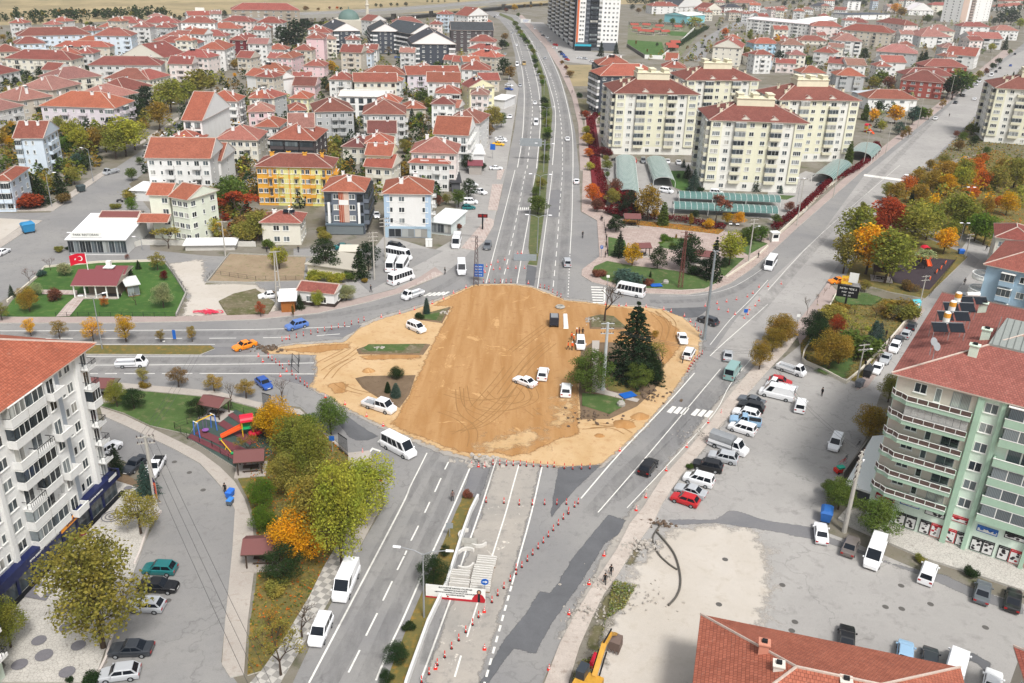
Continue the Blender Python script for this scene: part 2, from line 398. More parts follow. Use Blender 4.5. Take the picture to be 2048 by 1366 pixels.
# asphalt of the whole junction and its arms
sheet('main_road', 'q 560,1420 640,1250 719,1096 770,1010 750,935 697,905 640,850 600,814 511,804 437,784 300,772 212,764 100,760 -80,762 -80,647 225,647 375,644 511,640 637,627 737,605 800,587 887,549 930,515 987,449 1000,400 1012,345 1030,250 1038,175 1030,110 1018,62 1000,40 970,26 920,14 935,12 985,22 1031,30 1060,52 1088,87 1117,142 1134,195 1150,262 1158,335 1161,424 1194,442 1199,514 1164,540 1163,552 1184,565 1232,577 1299,588 1374,590 1424,582 1461,567 1499,542 1536,511 1596,455 1725,342 1881,219 1961,150 2031,100 2060,76 2090,100 2047,135 1998,185 1971,213 1906,283 1846,341 1780,400 1700,500 1656,565 1631,600 1591,665 1536,706 1499,744 1449,804 1419,847 1374,902 1324,957 1284,1019 1259,1049 1184,1174 1119,1289 1060,1420', 2 * Z, ASPH)
sheet('bright_avenue', 'q 1420,712 1470,640 1540,560 1640,470 1725,355 1881,226 1961,158 2031,108 2080,88 2047,130 1998,180 1971,208 1906,278 1846,336 1780,395 1700,495 1656,560 1628,600 1588,660 1530,706 1490,744', 3 * Z, ASPH2)
sheet('side_street', 'i 840,580 1000,640 1200,740 1400,840 1600,960 1720,1080 1830,1220 1890,1366 m 1880,200 1850,500 1790,1000 1770,1200 1900,1366 1600,1500 600,1500 860,1200 830,1010 1100,350 1290,0 i 1240,1240 1240,1040 840,900 800,740', 2 * Z, ASPH)
sheet('left_road', 'q -60,640 -60,440 0,426 100,425 150,390 240,330 300,290 340,262 378,225 400,240 350,290 290,345 258,368 300,420 300,500 420,512 760,520 880,520 950,497 887,549 700,600 430,628 375,600 340,540 320,520 100,530 40,580', 2 * Z, ASPH)
sheet('car_park', 'q 1536,742 1600,690 1604,722 1640,740 1700,760 1716,770 1780,690 1845,600 1880,560 1935,480 1960,490 2000,500 1950,620 1880,640 1760,790 1730,880 1680,960 1650,1010 1640,1060 1720,1090 1860,1150 2060,1212 2300,1290 2300,1500 1300,1500 1290,1440 1230,1250 1230,1160 1264,1104 1309,1042 1324,1009 1364,949 1409,897 1434,859 1459,832 1499,784', 2 * Z, ASPH2)
sheet('cross_street', 'q 1661,555 1690,500 1740,450 1800,460 1930,500 1960,520 1900,600 1860,596 1780,570 1700,580', 2.5 * Z, ASPH)
sheet('roadside_parking', 'q 1012,345 987,449 930,515 887,549 860,560 700,600 688,560 745,500 770,470 870,500 905,480 912,440 910,350 940,300 985,250 1010,200 1018,150 1038,175', 2.5 * Z, ASPH2)
sheet('tower_forecourt', 'c 30,120 250,350 360,480 480,500 660,520 660,470 920,440 500,400 250,180 120,170', 2.5 * Z, ASPH2)
sheet('complex_drive', 'c 700,1366 840,1290 1440,1300 1560,1366 g 1240,0 1290,130 1340,180 1700,230 2045,210 h 0,150 300,0 480,40 300,330 60,420 0,380 g 2045,380 1240,330 1180,400 980,240 850,150', 2.5 * Z, ASPH2)
sheet('far_street', 'c 1370,470 1480,340 1700,210 1850,150 2045,90 2045,120 1900,190 1720,260 1600,340 1530,500', 2.5 * Z, ASPH)
sheet('lane_between_houses', 'f 300,620 1400,620 1500,640 900,960 600,700 300,690', 2.6 * Z, ASPH)
# dust, patches
soft('dusty_edge', 'q 930,574 1023,564 1061,569 1106,584 1131,595 1174,600 1236,608 1291,610 1324,615 1370,631 1386,645 1408,667 1407,706 1382,748 1343,805 1291,862 1244,908 1210,937 1149,940 1024,928 985,922 935,925 883,910 832,890 782,868 732,845 681,819 645,795 600,765 628,752 625,706 540,704 515,697 587,684 680,678 710,651 758,632 808,619 858,602', 3 * Z, DUST, 0.8)
soft('dusty_lane', 'q 990,925 1084,930 1062,1030 1024,1169 950,1400 842,1366 902,1196 959,1024', 3 * Z, DUST, 0.8)
soft('kerb_break_dust', 'q 1560,690 1440,790 1370,880 1300,960 1230,1060 1110,1280 1140,1280 1250,1100 1330,1000 1450,850', 3 * Z, DUST, 0.8)
soft('asphalt_patch', 'q 1116,934 1204,929 1180,952 1149,982 1110,1026 1102,1040 1101,1024', 4 * Z, FRESH, 0.25)
soft('asphalt_patch', 'o 770,15 910,70 860,180 750,250 560,560 320,900 190,1140 60,1100 20,1100 -60,1200 -180,1366 -260,1366 -60,1010 100,820 220,630 300,650 370,560 480,370 640,170', 4 * Z, FRESH, 0.25)
soft('asphalt_patch', 'j 690,560 800,640 880,700 985,755 900,790 800,790 740,760 650,640', 4 * Z, FRESH, 0.25)
soft('asphalt_patch', 'j 1720,1000 1880,1000 1830,1150 1790,1250 1640,1250', 4 * Z, MID, 0.25)
soft('asphalt_patch', 'g 120,750 200,770 180,920 105,910', 4 * Z, FRESH, 0.25)
soft('asphalt_patch', 'g 1215,1100 1600,1085 1490,1170 1330,1180', 4 * Z, FRESH, 0.25)
soft('asphalt_patch', 'i 1690,40 2045,40 2000,90 1610,110', 4 * Z, MID, 0.25)
soft('asphalt_patch', 'j 90,270 480,265 440,360 350,340', 4 * Z, MID, 0.25)
soft('asphalt_patch', 'f 600,1250 850,1230 800,1280 700,1330 540,1320', 4 * Z, MID, 0.25)
soft('asphalt_patch', 'p -250,-10 -320,-10 -420,60 -800,60 -780,110 -420,90 0,150 350,220 640,300 1200,500 1640,690 2045,830 2045,740 1900,700 1640,610 1400,500 1190,460 930,390 640,260 490,200 350,120 0,70 -100,40', 4 * Z, MID, 0.25)
soft('asphalt_patch', 'g 310,150 400,150 380,370 270,370', 4 * Z, MID, 0.25)
soft('tar_stain', 'p 1560,1110 1640,1120 1790,1210 1780,1280 1880,1310 1740,1290 1680,1230 1590,1180', 4 * Z, FRESH, 0.4)
soft('dirt_lot', 'o 1240,130 1500,60 1900,90 2045,200 p 60,420 80,700 0,960 60,1100 o 1900,1500 560,1500 640,1050 740,830 850,620 900,440 1020,330', 3 * Z, SANDV, 3.0)
# sandy building site
sand = 'q 944,570 962,568 1023,568 1061,573 1106,589 1131,600 1174,604 1236,612 1291,614 1324,619 1366,634 1381,647 1401,667 1399,704 1374,744 1336,801 1286,856 1239,901 1204,929 1149,934 1116,934 1024,921 987,914 937,916 887,901 837,881 787,861 737,839 687,814 652,791 622,774 632,751 632,711 542,709 522,699 587,689 687,684 717,657 762,637 812,624 862,607'
soft('loose_sand', sand, 5 * Z, SANDL, 0.6)
soft('compacted_sand', 'q 944,572 962,570 1023,570 1061,575 1106,591 1131,602 1174,606 1236,614 1291,618 1340,640 1366,668 1360,700 1330,735 1300,760 1160,760 1160,840 1162,870 1120,880 1070,905 1024,916 987,908 937,910 887,895 837,875 787,855 782,846 799,819 832,751 864,684 902,614 862,612', 7 * Z, SAND, 1.0)
soft('pale_sand_patch', 'q 1110,790 1158,780 1160,842 1110,870 1085,850', 8 * Z, SANDL, 3.5)
soft('pale_sand_patch', 'q 950,880 1060,850 1120,872 1070,895 1024,908 940,905', 8 * Z, SANDL, 3.5)
for s_ in ('q 545,700 632,690 700,686 706,696 632,708', 'q 712,710 840,704 845,718 730,722', 'q 650,768 690,760 700,785 668,790'):
    soft('brown_sand_patch', s_, 7 * Z, SAND, 1.0)
mb = MB(); _tz = 9 * Z
TRK = ['k 300,20 200,100 100,200 0,330 -100,450', 'k 250,0 120,110 0,250 -120,420', 'k 0,330 -120,480 -300,640 -480,740', 'k 60,320 -80,520 -280,680 -500,720', 'k 130,380 150,460 60,520 -120,560 -300,530', 'k 40,360 100,430 60,480 -60,500 -200,460 -260,400', 'k -420,360 -380,520 -200,600', 'k -450,380 -430,560 -300,660', 'j 1500,420 1700,470 1900,460 2045,430', 'j 1450,560 1600,620 1700,720 1690,840', 'k 100,540 180,600', 'k -60,200 -160,330 -330,520',
       'g 250,1230 100,1340 -30,1440', 'g 280,1240 130,1350 0,1450', 'j 520,230 600,180 700,130 820,40', 'j 540,300 620,210 740,140', 'j 620,330 700,380 850,420', 'k 560,700 780,690 900,740', 'k 640,660 820,670 1000,600', 'j 700,60 600,110 480,170', 'g 1150,1120 1260,1220 1240,1340', 'g 1100,1130 1200,1240 1180,1366']
for s_ in TRK:
    p = smooth_line(GP(s_)); _tz += .0006; ribbon(mb, p, .17, _tz); _tz += .0006
    ribbon(mb, [Vector((q.x + 1.3, q.y + .5, 0)) for q in p], .16, _tz)
o = struct('tyre_tracks', mb.mesh('tyre_tracks', [m_const('rutted_sand', '957045', .95, n=.25, sc=1.0)]), 'structure')
# islands inside the site
def mound(name, s, h, m, skirt=SOIL):
    pts = GP(s); c = sum(pts, Vector()) / len(pts); mb = MB(); n = len(pts)
    inn = [c + (p - c) * .88 for p in pts]
    for i in range(n):
        j = (i + 1) % n; mb.face([(pts[i].x, pts[i].y, 0), (pts[j].x, pts[j].y, 0), (inn[j].x, inn[j].y, h), (inn[i].x, inn[i].y, h)], 1)
    mb.face([(p.x, p.y, h) for p in inn], 0)
    struct(name, mb.mesh(name, [m, skirt]))
mound('traffic_island', 'f 1560,1090 1490,1220 1290,1190 1340,1150', .3, WEEDS)
mound('traffic_island', 'j 1400,20 1340,105 820,100 800,60 900,25', .3, WEEDS)
mound('traffic_island', 'j 790,290 870,272 1280,265 1230,420 1150,530 980,450 850,370', .3, SOIL)
mound('traffic_island', 'g 610,1170 700,1150 820,1165 930,1260 880,1270 620,1265', .3, WEEDS)
mound('traffic_island', 'k 530,410 548,625 780,620 1000,520 1130,400 1210,280 1210,180 1180,60 800,0 640,0 545,60', .3, SOIL)
sheet('island_path', 'k 640,0 700,0 680,300 760,400 1020,470 1000,495 640,410', .32, PAVE)
sheet('island_lawn', 'k 560,420 760,440 900,480 900,520 780,590 560,520', .33, GRASS)
sheet('island_lawn', 'k 720,300 900,300 1060,440 780,400', .33, ROUGHG)
sheet('island_lawn', 'j 860,60 900,30 1240,30 1180,80 900,85', .33, GRASS)
sheet('island_lawn', 'f 1350,1160 1480,1140 1440,1205 1320,1195', .33, GRASS)
def heap(s, r, h, m=SAND):
    g = GP(s)[0]; mb = MB(); n = 14; rings = [(1, 0), (.75, .35), (.4, .8), (.1, 1)]
    i0 = 0; rr = random.Random(int(g.x * 10))
    for q, z in rings:
        for k in range(n):
            a = 2 * math.pi * k / n; f = q * r * rr.uniform(.85, 1.15); mb.v.append((g.x + f * math.cos(a), g.y + f * math.sin(a) * .8, z * h))
    for i in range(3):
        for k in range(n):
            a = i * n + k; b = i * n + (k + 1) % n; mb.f.append((a, b, b + n, a + n)); mb.m.append(0); mb.uv.append([(0, 0)] * 4)
    mb.f.append(tuple(3 * n + k for k in range(n))); mb.m.append(0); mb.uv.append([(0, 0)] * n)
    o = obj('sand_heap', mb.mesh('sand_heap', [m], True)); o['label'] = 'low heap of brown sand on the pale site ground'; o['category'] = 'sand heap'; o['group'] = 'sand heaps on the site'; AUTO.append(o)
heap('k 895,660', 1.9, .7); heap('k 1025,600', 1.6, .7); heap('j 900,232', 1.2, .6); heap('k 700,750', .9, .3)
# pavements, medians, lawns
_K = [0]
def kerbed(name, s, top, h=.13):
    _K[0] += 1; return slab(name, s, h + .002 * _K[0], top, KERB)
kerbed('median_strip', 'q 1065,380 1057,497 1061,517 1055,530 1074,532 1090,417 1096,342 1105,225 1096,175 1084,137 1071,105 1054,75 1024,35 1000,26 998,30 1024,42 1056,82 1074,130 1083,175 1083,250 1076,335', ground_mat('patchy_grass', '56653a', '6b6d46', '7d7350', .2, .8, fine=.5))
kerbed('median_strip', 'q 926,990 922,1004 912,1024 887,1086 819,1244 782,1339 765,1400 800,1400 812,1366 854,1249 892,1169 922,1074 939,1024 948,996', ROUGHG)
kerbed('median_strip', 'q 40,691 422,692 430,698 400,710 -20,708 -20,691', ROUGHG)
kerbed('checkered_pavement', 'q 719,1096 684,1159 662,1196 612,1281 564,1361 540,1410 460,1410 522,1344 562,1289 579,1256 619,1194 647,1136 672,1094 700,1060', m_check())
kerbed('corner_pavement', 'q 212,764 300,772 437,784 511,804 600,820 697,907 740,902 750,938 764,1010 719,1096 690,1090 600,930 510,815 437,796 300,783 205,775', PAVE)
kerbed('curved_pavement', 'q 200,815 250,832 300,856 350,880 400,905 440,935 470,965 490,1000 505,1050 512,1120 505,1170 495,1250 488,1350 460,1356 444,1330 450,1250 465,1100 470,1020 455,990 430,960 400,928 350,900 300,876 250,852 205,832', PAVE)
kerbed('park_lawn', 'q 205,776 300,785 437,798 511,818 530,840 500,850 470,830 415,800 380,870 300,852 250,828 200,812', GRASS)
kerbed('park_ground', 'q 511,818 600,830 697,912 690,1090 672,1094 647,1136 619,1194 562,1289 522,1344 495,1352 500,1250 512,1170 516,1120 512,1050 496,1000 476,960 500,870 530,840', ROUGHG)
kerbed('playground', 'i 1500,770 1600,640 1820,570 1890,550 2045,640 2120,700 2180,900 2000,1000 1900,1020', RUBG, .2)
mb = MB()
for s_ in ('i 1820,590 1860,570 2090,720 2040,740', 'i 1740,660 1790,630 2060,800 2000,830', 'i 1560,740 1600,700 2060,900 2000,940', 'i 1500,770 1530,740 2000,960 1960,990'):
    p = GP(s_, .15); mb.face([(q.x, q.y, .30) for q in p])
struct('playground_stripes', mb.mesh('playground_stripes', [RUBR]))
kerbed('shop_forecourt', 'i 830,1070 1100,1150 1230,1260 m 1290,0 1200,120 1130,330 890,970 790,1260 700,1366 0,1366 0,1330 50,1230 0,1180 -200,1366 -400,1300 i 750,1366', CRAZY)
kerbed('shop_forecourt_bed', 'i 820,1020 1000,1060 1200,1180 1290,1290 1220,1290 1100,1170 830,1085', SOIL, .16)
# forecourt ornaments
mb = MB()
for s_, r in (('m 535,935', 1.7), ('m 315,1040', 1.7), ('m 630,1080', 1.7), ('m 355,1158', 2.0), ('m 160,1232', 1.8), ('m 540,1293', 1.8), ('m 540,780', 1.6), ('i 1027,1180', 1.2)):
    g = GP(s_)[0]; mb.face([(g.x + .45 * r * math.cos(a * .39), g.y + .45 * r * math.sin(a * .39), .25) for a in range(16)])
for s_, r in (('m 893,45', 1.2), ('m 410,425', 1.3)):
    g = GP(s_)[0]
    for q in (1, .62, .25):
        pts = [(g.x + q * r * math.cos(a * .314), g.y + q * r * math.sin(a * .314)) for a in range(21)]; ribbon(mb, pts, .16, .25)
mb.face([(q.x, q.y, .25) for q in GP('m 190,690 320,565 450,600 370,722')]); mb.face([(q.x, q.y, .25) for q in GP('m 600,260 670,195 760,205 700,250')])
struct('paving_ornaments', mb.mesh('paving_ornaments', [m_const('grey_setts', '77757a', .9, n=.4, sc=6.0)]))
mb = MB(); mb.face([(q.x, q.y, .254) for q in GP('m 270,640 375,585 420,625 330,700')])
struct('paving_ornaments', mb.mesh('paving_ornaments', [CRAZY]))
kerbed('slope_terrace', 'q 1725,905 1742,880 1775,865 1760,1000 1791,1047 1905,1090 2028,1113 2100,1135 2100,1195 2048,1185 1945,1150 1850,1120 1780,1090 1700,1055 1675,1040 1700,1010 1690,985', CRAZY, .3)
kerbed('broken_pavement', 'q 1536,706 1499,744 1449,804 1419,847 1374,902 1324,957 1284,1019 1259,1049 1234,1099 1184,1174 1149,1232 1119,1289 1080,1390 1130,1390 1159,1294 1184,1237 1209,1187 1234,1154 1264,1104 1309,1042 1324,1009 1364,949 1409,897 1434,859 1459,832 1499,784 1536,742 1575,700 1600,668', ground_mat('crumbled_paving', 'c0b4aa', 'cfc4ba', 'a3968b', .3, 1.5, fine=.45, bstr=1))
kerbed('roadside_pavement', 'q 1591,665 1598,642 1631,600 1656,565 1676,585 1650,622 1620,665 1600,690', PINK)
kerbed('wooded_garden', 'q 1604,722 1600,690 1620,665 1650,622 1676,585 1780,600 1830,606 1815,640 1790,665 1716,768 1640,738', ROUGHG, .18)
soft('garden_lawn', 'h 500,1010 620,975 800,985 930,1030 860,1090 560,1090', .42, GRASS, 1.2); soft('garden_lawn', 'l 330,240 520,150 700,110 680,230 620,320 460,280', .42, GRASS, 1.2)
kerbed('street_pavement', 'q 1716,770 1790,668 1825,625 1840,615 1850,620 1800,690 1735,775 1712,782', PINK)
kerbed('playground_garden', 'q 1690,560 1700,530 1740,490 1800,455 1920,505 1935,515 1850,598 1780,585', ROUGHG, .15)
sheet('playground_floor', 'h 980,820 1050,760 1300,700 1500,720 1290,960 1010,900 970,850', .3, RUBD)
kerbed('autumn_park', 'q 1745,440 1785,395 1850,350 1990,300 2060,330 2060,440 1990,500 1930,470', ROUGHG, .15)
kerbed('garden_belt', 'q 1855,335 1911,283 1976,213 2003,185 2052,137 2200,230 2060,330 1990,300', WEEDS, .15)
kerbed('pavement', 'q 1536,511 1596,455 1725,342 1881,219 1961,150 2031,100 2010,98 1870,212 1712,336 1578,455 1530,495', PINK)
# north-east park
kerbed('corner_park', 'q 1194,442 1199,514 1164,540 1163,552 1184,565 1232,577 1299,588 1374,590 1424,582 1461,567 1499,542 1536,511 1536,495 1545,470 1410,462 1270,450 1215,430 1205,372 1200,230 1170,228 1166,335 1163,424', BRK2)
_LW = [0]
def lawn(s, m=GRASS, h=.17):
    _LW[0] += 1; h = .3 + .003 * _LW[0]
    slab('lawn', s, h, m, KERB)
lawn('g 640,810 660,770 760,728 960,765 1300,805 1500,850 1650,860 1640,900 1540,950 1350,960 1060,945 830,910 730,880')
lawn('g 770,535 900,560 940,690 770,690'); lawn('g 1700,700 1860,705 1700,850 1640,840', GRASS)
lawn('g 1850,520 2045,590 1890,680 1830,650', GRASS); lawn('g 1180,590 1260,540 1400,560 1430,590 1310,640 1180,620')
lawn('g 890,395 1600,460 1700,480 1650,515 1180,460 880,430', ground_mat('fallen_yellow_leaves', 'a8793a', '8f6a34', '6f6a38', .3, 1.5, fine=.5))
slab('ivy_bed', 'q 1172,236 1189,232 1199,300 1205,372 1210,420 1188,420 1180,330', .45, RED, RED)
slab('yard_lawn', 'g 1240,0 1380,0 1420,100 1450,170 1390,170 1290,130', .1, LUSH, KERB)
# left park with pavilion
kerbed('pavilion_park', 'e 360,780 800,740 1310,730 1400,860 1490,1000 1410,1170 450,1175 0,1170 100,1040 300,860', LUSH)
sheet('park_path', 'e 620,1000 700,1000 560,1170 450,1175 530,1080', .3, BRK); sheet('park_path', 'e 330,960 620,965 620,1000 340,995', .304, BRK)
kerbed('pavement', 'q -60,636 375,634 511,629 600,618 700,602 790,580 840,555 870,535 887,549 837,567 800,587 737,605 637,627 511,640 375,644 225,647 -60,647', PINK)
kerbed('pavement', 'e 0,560 250,395 340,400 0,620', PAVE); kerbed('pavement', 'e 0,300 370,300 830,0 860,20 430,320 0,325', PAVE)
kerbed('pavement', 'a 1110,1170 1440,950 1420,940 1060,1180', PAVE)
kerbed('vacant_lot', 'e -40,380 240,395 0,560 -80,570', SANDV, .1)
slab('vacant_lot', 'q 410,570 470,510 560,512 605,520 600,560 440,568', .12, WEEDS, KERB)
slab('vacant_lot', 'e 1660,900 1840,670 f 400,690 380,880 e 2045,890', .2, ground_mat('bare_soil_lot', '98846c', 'a8957c', '7d7a54', .2, 1, fine=.4), CONC)
soft('gravel_yard', 'e 1500,1000 1400,850 1330,740 1640,700 1660,900 2045,890 f 100,960 200,1120 0,1170 e 1430,1170', 3 * Z, SANDV, 1.5)
slab('soil_bank', 'e 1750,1050 1870,990 2045,950 f 150,1060 100,1150 e 1820,1160', .3, WEEDS)
for s_ in ('f 1640,620 1750,640 1830,560 1900,440 1905,395 1850,375 1760,480', 'f 1890,110 1975,110 1930,320 1855,315', 'f 1930,0 1990,-10 1960,70 1925,70'): kerbed('brick_pavement', s_, BRK)
kerbed('brick_pavement', 'f 1180,960 1500,830 1420,810 1330,880', BRK)
slab('dry_plot', 'c 380,500 440,520 660,520 660,690 470,690', .1, DRY); slab('dry_plot', 'c 510,790 690,790 690,850 560,900', .1, WEEDS)
kerbed('pavement', 'c 545,1366 530,1000 480,780 380,560 260,370 110,200 50,120 80,120 150,190 300,340 420,520 520,780 570,1000 600,1366', PINK)
slab('hotel_lawn', 'c 925,320 1200,340 1230,470 1060,465 920,380', .2, LUSH, CONC); slab('pitch', 'c 1250,250 1400,260 1390,290 1240,285', .2, LUSH)
slab('far_park', 'c 930,200 1540,215 1360,440 1200,470 925,320', .1, ground_mat('far_park_ground', '6f7357', '7f7c66', '59683c', .05, .2), None)
slab('yard_lawn', 'h 0,190 220,200 150,230 0,220', .1, GRASS)
for s_ in ('o 810,560 1000,600 900,780 740,880 640,860 720,690', 'o 640,880 760,900 700,1130 560,1120', 'o 985,230 1040,350 960,440 890,420', 'o 520,1180 640,1180 600,1366 450,1366'): soft('weed_verge', s_, 4 * Z, WEEDS, .9)
# paint
mb = MB(); Wd = .17; ZL = 6 * Z
def line(s, w=Wd): ribbon(mb, smooth_line(GP(s), 4), w, ZL)
def dash(s, on, off, w=Wd): dashes(mb, smooth_line(GP(s), 4), w, ZL, on, off)
line('q 618,1366 796,1027 819,976', .22); line('q 819,976 854,906')
line('q 752,1361 782,1289 807,1236 842,1156 862,1111 902,1024 942,931', .22)
for a in ('j 1540,960 1510,1020', 'j 1480,1090 1430,1200', 'j 1390,1280 1350,1366', 'n 1300,110 1240,230', 'n 1205,310 1190,345', 'n 1185,355 1130,465', 'n 1090,555 1015,710', 'n 970,810 880,990', 'n 830,1105 740,1285', 'n 1640,1150 1590,1320'): line(a, .2)
line('q 994,914 959,1025 924,1124 902,1196 842,1359', .2); line('q 1038,929 1024,979 1012,1024 987,1104 962,1184 934,1274', .18)
line('q 1084,934 1063,1025 1040,1109 1024,1169', .2); dash('q 1023,1172 1000,1255 972,1356 965,1380', 1.0, .7, .25)
line('q 1389,746 1333,809 1242,904 1162,997', .2); line('q 1441,738 1300,905 1196,1025', .15); line('q 1508,711 1460,770 1429,826 1340,925 1254,1016', .12)
line('q 1030,340 1010,420 972,567'); dash('q 1051,342 1024,482 1004,567', 4, 3); line('q 1070,347 1061,414 1045,504 1034,567')
line('q 1105,342 1099,392 1093,442 1075,577'); dash('q 1125,300 1125,342 1120,405 1114,492 1105,587', 4, 3); line('q 1146,335 1144,430 1140,505'); dash('q 1140,505 1136,594', 1, 1)
line('q 1035,335 1046,260 1048,175 1040,120 1022,62', .25); dash('q 1054,337 1062,260 1064,200 1051,137 1031,67 1015,45', 5, 5, .25); line('q 1073,337 1081,225 1071,150 1049,82 1024,47', .25)
line('q 1146,335 1144,262 1131,195 1114,142 1086,87 1056,52 1031,30', .25); dash('q 1125,300 1120,230 1104,160 1074,100 1049,60', 5, 5, .25); line('q 1105,330 1111,225 1100,175 1088,137 1074,105 1058,75', .25)
line('q -20,662 225,661 511,659 700,653', .2); dash('q -20,677 511,676 680,668', 5, 5, .2); line('q -20,690 187,689 430,689', .15)
line('q -20,715 192,713 511,712 545,712', .15); dash('q -20,731 300,730', 5, 4, .2); line('q 300,730 511,728 628,726', .2); dash('q -20,748 400,747', 2, 1.2, .2); line('q 400,747 628,748', .2)
line('q 1320,592 1400,590 1470,572 1536,530', .1); line('q 1536,560 1500,600 1460,640 1420,690', .12); line('q 1536,608 1500,640 1450,684 1420,712', .15)
line('q 1536,580 1640,470 1800,330', .1)
for k in range(6):    # crossings
    a = k / 6
    if k < 3:
        x0 = 1338 + k * 13
    else: x0 = 1386 + (k - 3) * 13
    y0 = 811 + (x0 - 1338) * .115
    mb.face([(q.x, q.y, ZL) for q in [G(x0 + 7, y0 + 1), G(x0 + 15, y0 + 3), G(x0 + 4, y0 + 16), G(x0 - 5, y0 + 13)]])
for k in range(9):
    y0 = 573 + k * 5.2; mb.face([(q.x, q.y, ZL) for q in [G(1182 + k * .6, y0), G(1206 + k * .6, y0 + .6), G(1206 + k * .6, y0 + 3), G(1182 + k * .6, y0 + 2.2)]])
mb.face([(q.x, q.y, ZL) for q in GP('g 735,930 750,935 745,1060 728,1050')])
for k in range(5):
    x0 = 846 + k * 9; y0 = 588 - k * .5; mb.face([(q.x, q.y, ZL) for q in [G(x0 + 14, y0 - 3), G(x0 + 18, y0 - 2), G(x0 + 5, y0 + 5), G(x0, y0 + 4)]])
mb.face([(q.x, q.y, ZL) for q in GP('h 770,25 1095,68 1085,85 765,40')])
for k in range(9): mb.face([(q.x, q.y, ZL) for q in [G(1036 + k * 4, 415), G(1038 + k * 4, 415), G(1037 + k * 4, 421), G(1035 + k * 4, 421)]])
for s_ in ('j 970,800 1000,770 1005,780 990,810', 'j 1030,720 1060,730 1055,745 1030,740', 'j 890,890 930,845 1000,870 990,880 935,860 905,895', 'i 1300,-10 1320,-10 1320,0 1300,0'):
    mb.face([(q.x, q.y, ZL) for q in GP(s_)])
struct('road_markings', mb.mesh('road_markings', [LINE]))
mb = MB()   # manholes
for s_ in ('e 95,420', 'i 1395,960', 'i 1625,1185', 'o 1655,740', 'o 1705,380', 'p 190,950', 'p 1740,925', 'p 1065,590', 'p 215,880', 'i 1515,1045', 'm 1345,710', 'e 800,1225', 'p 1300,738', 'p 115,585', 'p 940,760', 'p 1070,775'):
    g = GP(s_)[0]; mb.face([(g.x + .38 * math.cos(a * .52), g.y + .38 * math.sin(a * .52), 5.5 * Z) for a in range(12)])
struct('manhole_covers', mb.mesh('manhole_covers', [m_const('cast_iron', '5d5a57', .8)]))

def m_wear():
    def f(t):
        n = noise(t, pos(t, (1, .25, 1)), .8, 6, .7); fc = ramp(t, n, [(.35, 0.), (.7, .24)]); d = N(t, 'ShaderNodeBsdfDiffuse'); d.inputs[0].default_value = (*lin('5b5b5d'), 1)
        ms = N(t, 'ShaderNodeMixShader'); o = N(t, 'ShaderNodeOutputMaterial'); L(t, fc, ms.inputs[0]); L(t, N(t, 'ShaderNodeBsdfTransparent').outputs[0], ms.inputs[1]); L(t, d.outputs[0], ms.inputs[2]); L(t, ms.outputs[0], o.inputs[0])
    return mat('rubber_worn_lane', f)
mb = MB(); _wz = 5 * Z
for s_, w_ in (('q 655,1366 760,1180 835,1040 890,925', 2.2), ('q 725,1366 800,1200 870,1050 925,930', 1.6), ('q 1039,347 1020,440 990,567', 2.2), ('q 1060,347 1048,430 1022,567', 2.2), ('q 1114,347 1106,442 1092,577', 2), ('q 1136,342 1132,430 1122,590', 2), ('q 1420,770 1340,865 1250,950 1180,1030', 2.4), ('q 1470,750 1400,830 1330,905 1230,1000', 2), ('q -20,669 511,667 700,655', 2.2), ('q -20,683 500,683', 1.8), ('q -20,722 620,720', 2), ('q -20,740 500,740', 2), ('q 1900,205 1760,350 1640,480 1500,640', 2.5), ('q 880,900 820,985 740,1130 680,1250', 1.2), ('q 985,925 940,1040 880,1230 850,1330', 1.4), ('q 1300,603 1400,600 1480,575 1550,520', 2), ('q 560,640 700,625 850,590 930,545', 2), ('q 1042,330 1054,240 1056,180 1044,110', 1.6), ('q 1135,330 1133,250 1122,190 1100,130', 1.6)):
    _wz += .0004; ribbon(mb, smooth_line(GP(s_), 5), w_, _wz)
struct('worn_lanes', mb.mesh('worn_lanes', [m_wear()]))
# ---------------- buildings ----------------
PAL = {'w': 'dcdcda', 'W': 'eaeae8', 'c': 'dbd7ca', 'y': 'e0dcb8', 'Y': 'dfa540', 'g': 'b0b2b3', 'G': 'cdcdcc', 'b': 'ccd8e3', 'B': 'a8c6d8', 'p': 'e0d5d1', 'P': 'dcc0c3', 'l': 'd5cdd4',
       'd': '4f484a', 'k': '434851', 'R': '6d2a30', 'r': '9a5047', 't': '8bc0c8', 'e': 'c6beb0', 'n': '9a9082', 'z': '7b5a48', 'v': 'dbe0d0', 'K': '666d78', 'V': 'd6e6d8'}
RC = {'o': 'a5604e', 'O': 'ae6650', 'r': '9a594e', 'd': '8a5349', 'm': '784844', 'p': 'a3766c', 'k': '454a52', 'w': 'e2e2e2', 'f': 'a0665a'}
WN = {'w': 'white', 'W': 'bright white', 'c': 'cream', 'y': 'pale yellow', 'Y': 'orange-yellow', 'g': 'grey', 'G': 'light grey', 'b': 'pale blue', 'B': 'sky blue', 'p': 'dusty pink', 'P': 'pink', 'l': 'lilac grey',
      'd': 'dark brown', 'k': 'black', 'K': 'black', 'R': 'dark red', 'r': 'brick red', 't': 'turquoise', 'e': 'beige', 'n': 'brown', 'v': 'pale green', 'V': 'mint green', 'z': 'brown'}
RN = {'o': 'orange-red tiled', 'O': 'bright orange tiled', 'r': 'red tiled', 'd': 'dark red tiled', 'm': 'maroon', 'p': 'faded pink-red', 'k': 'black', 'w': 'white', 'f': 'dull red tiled'}
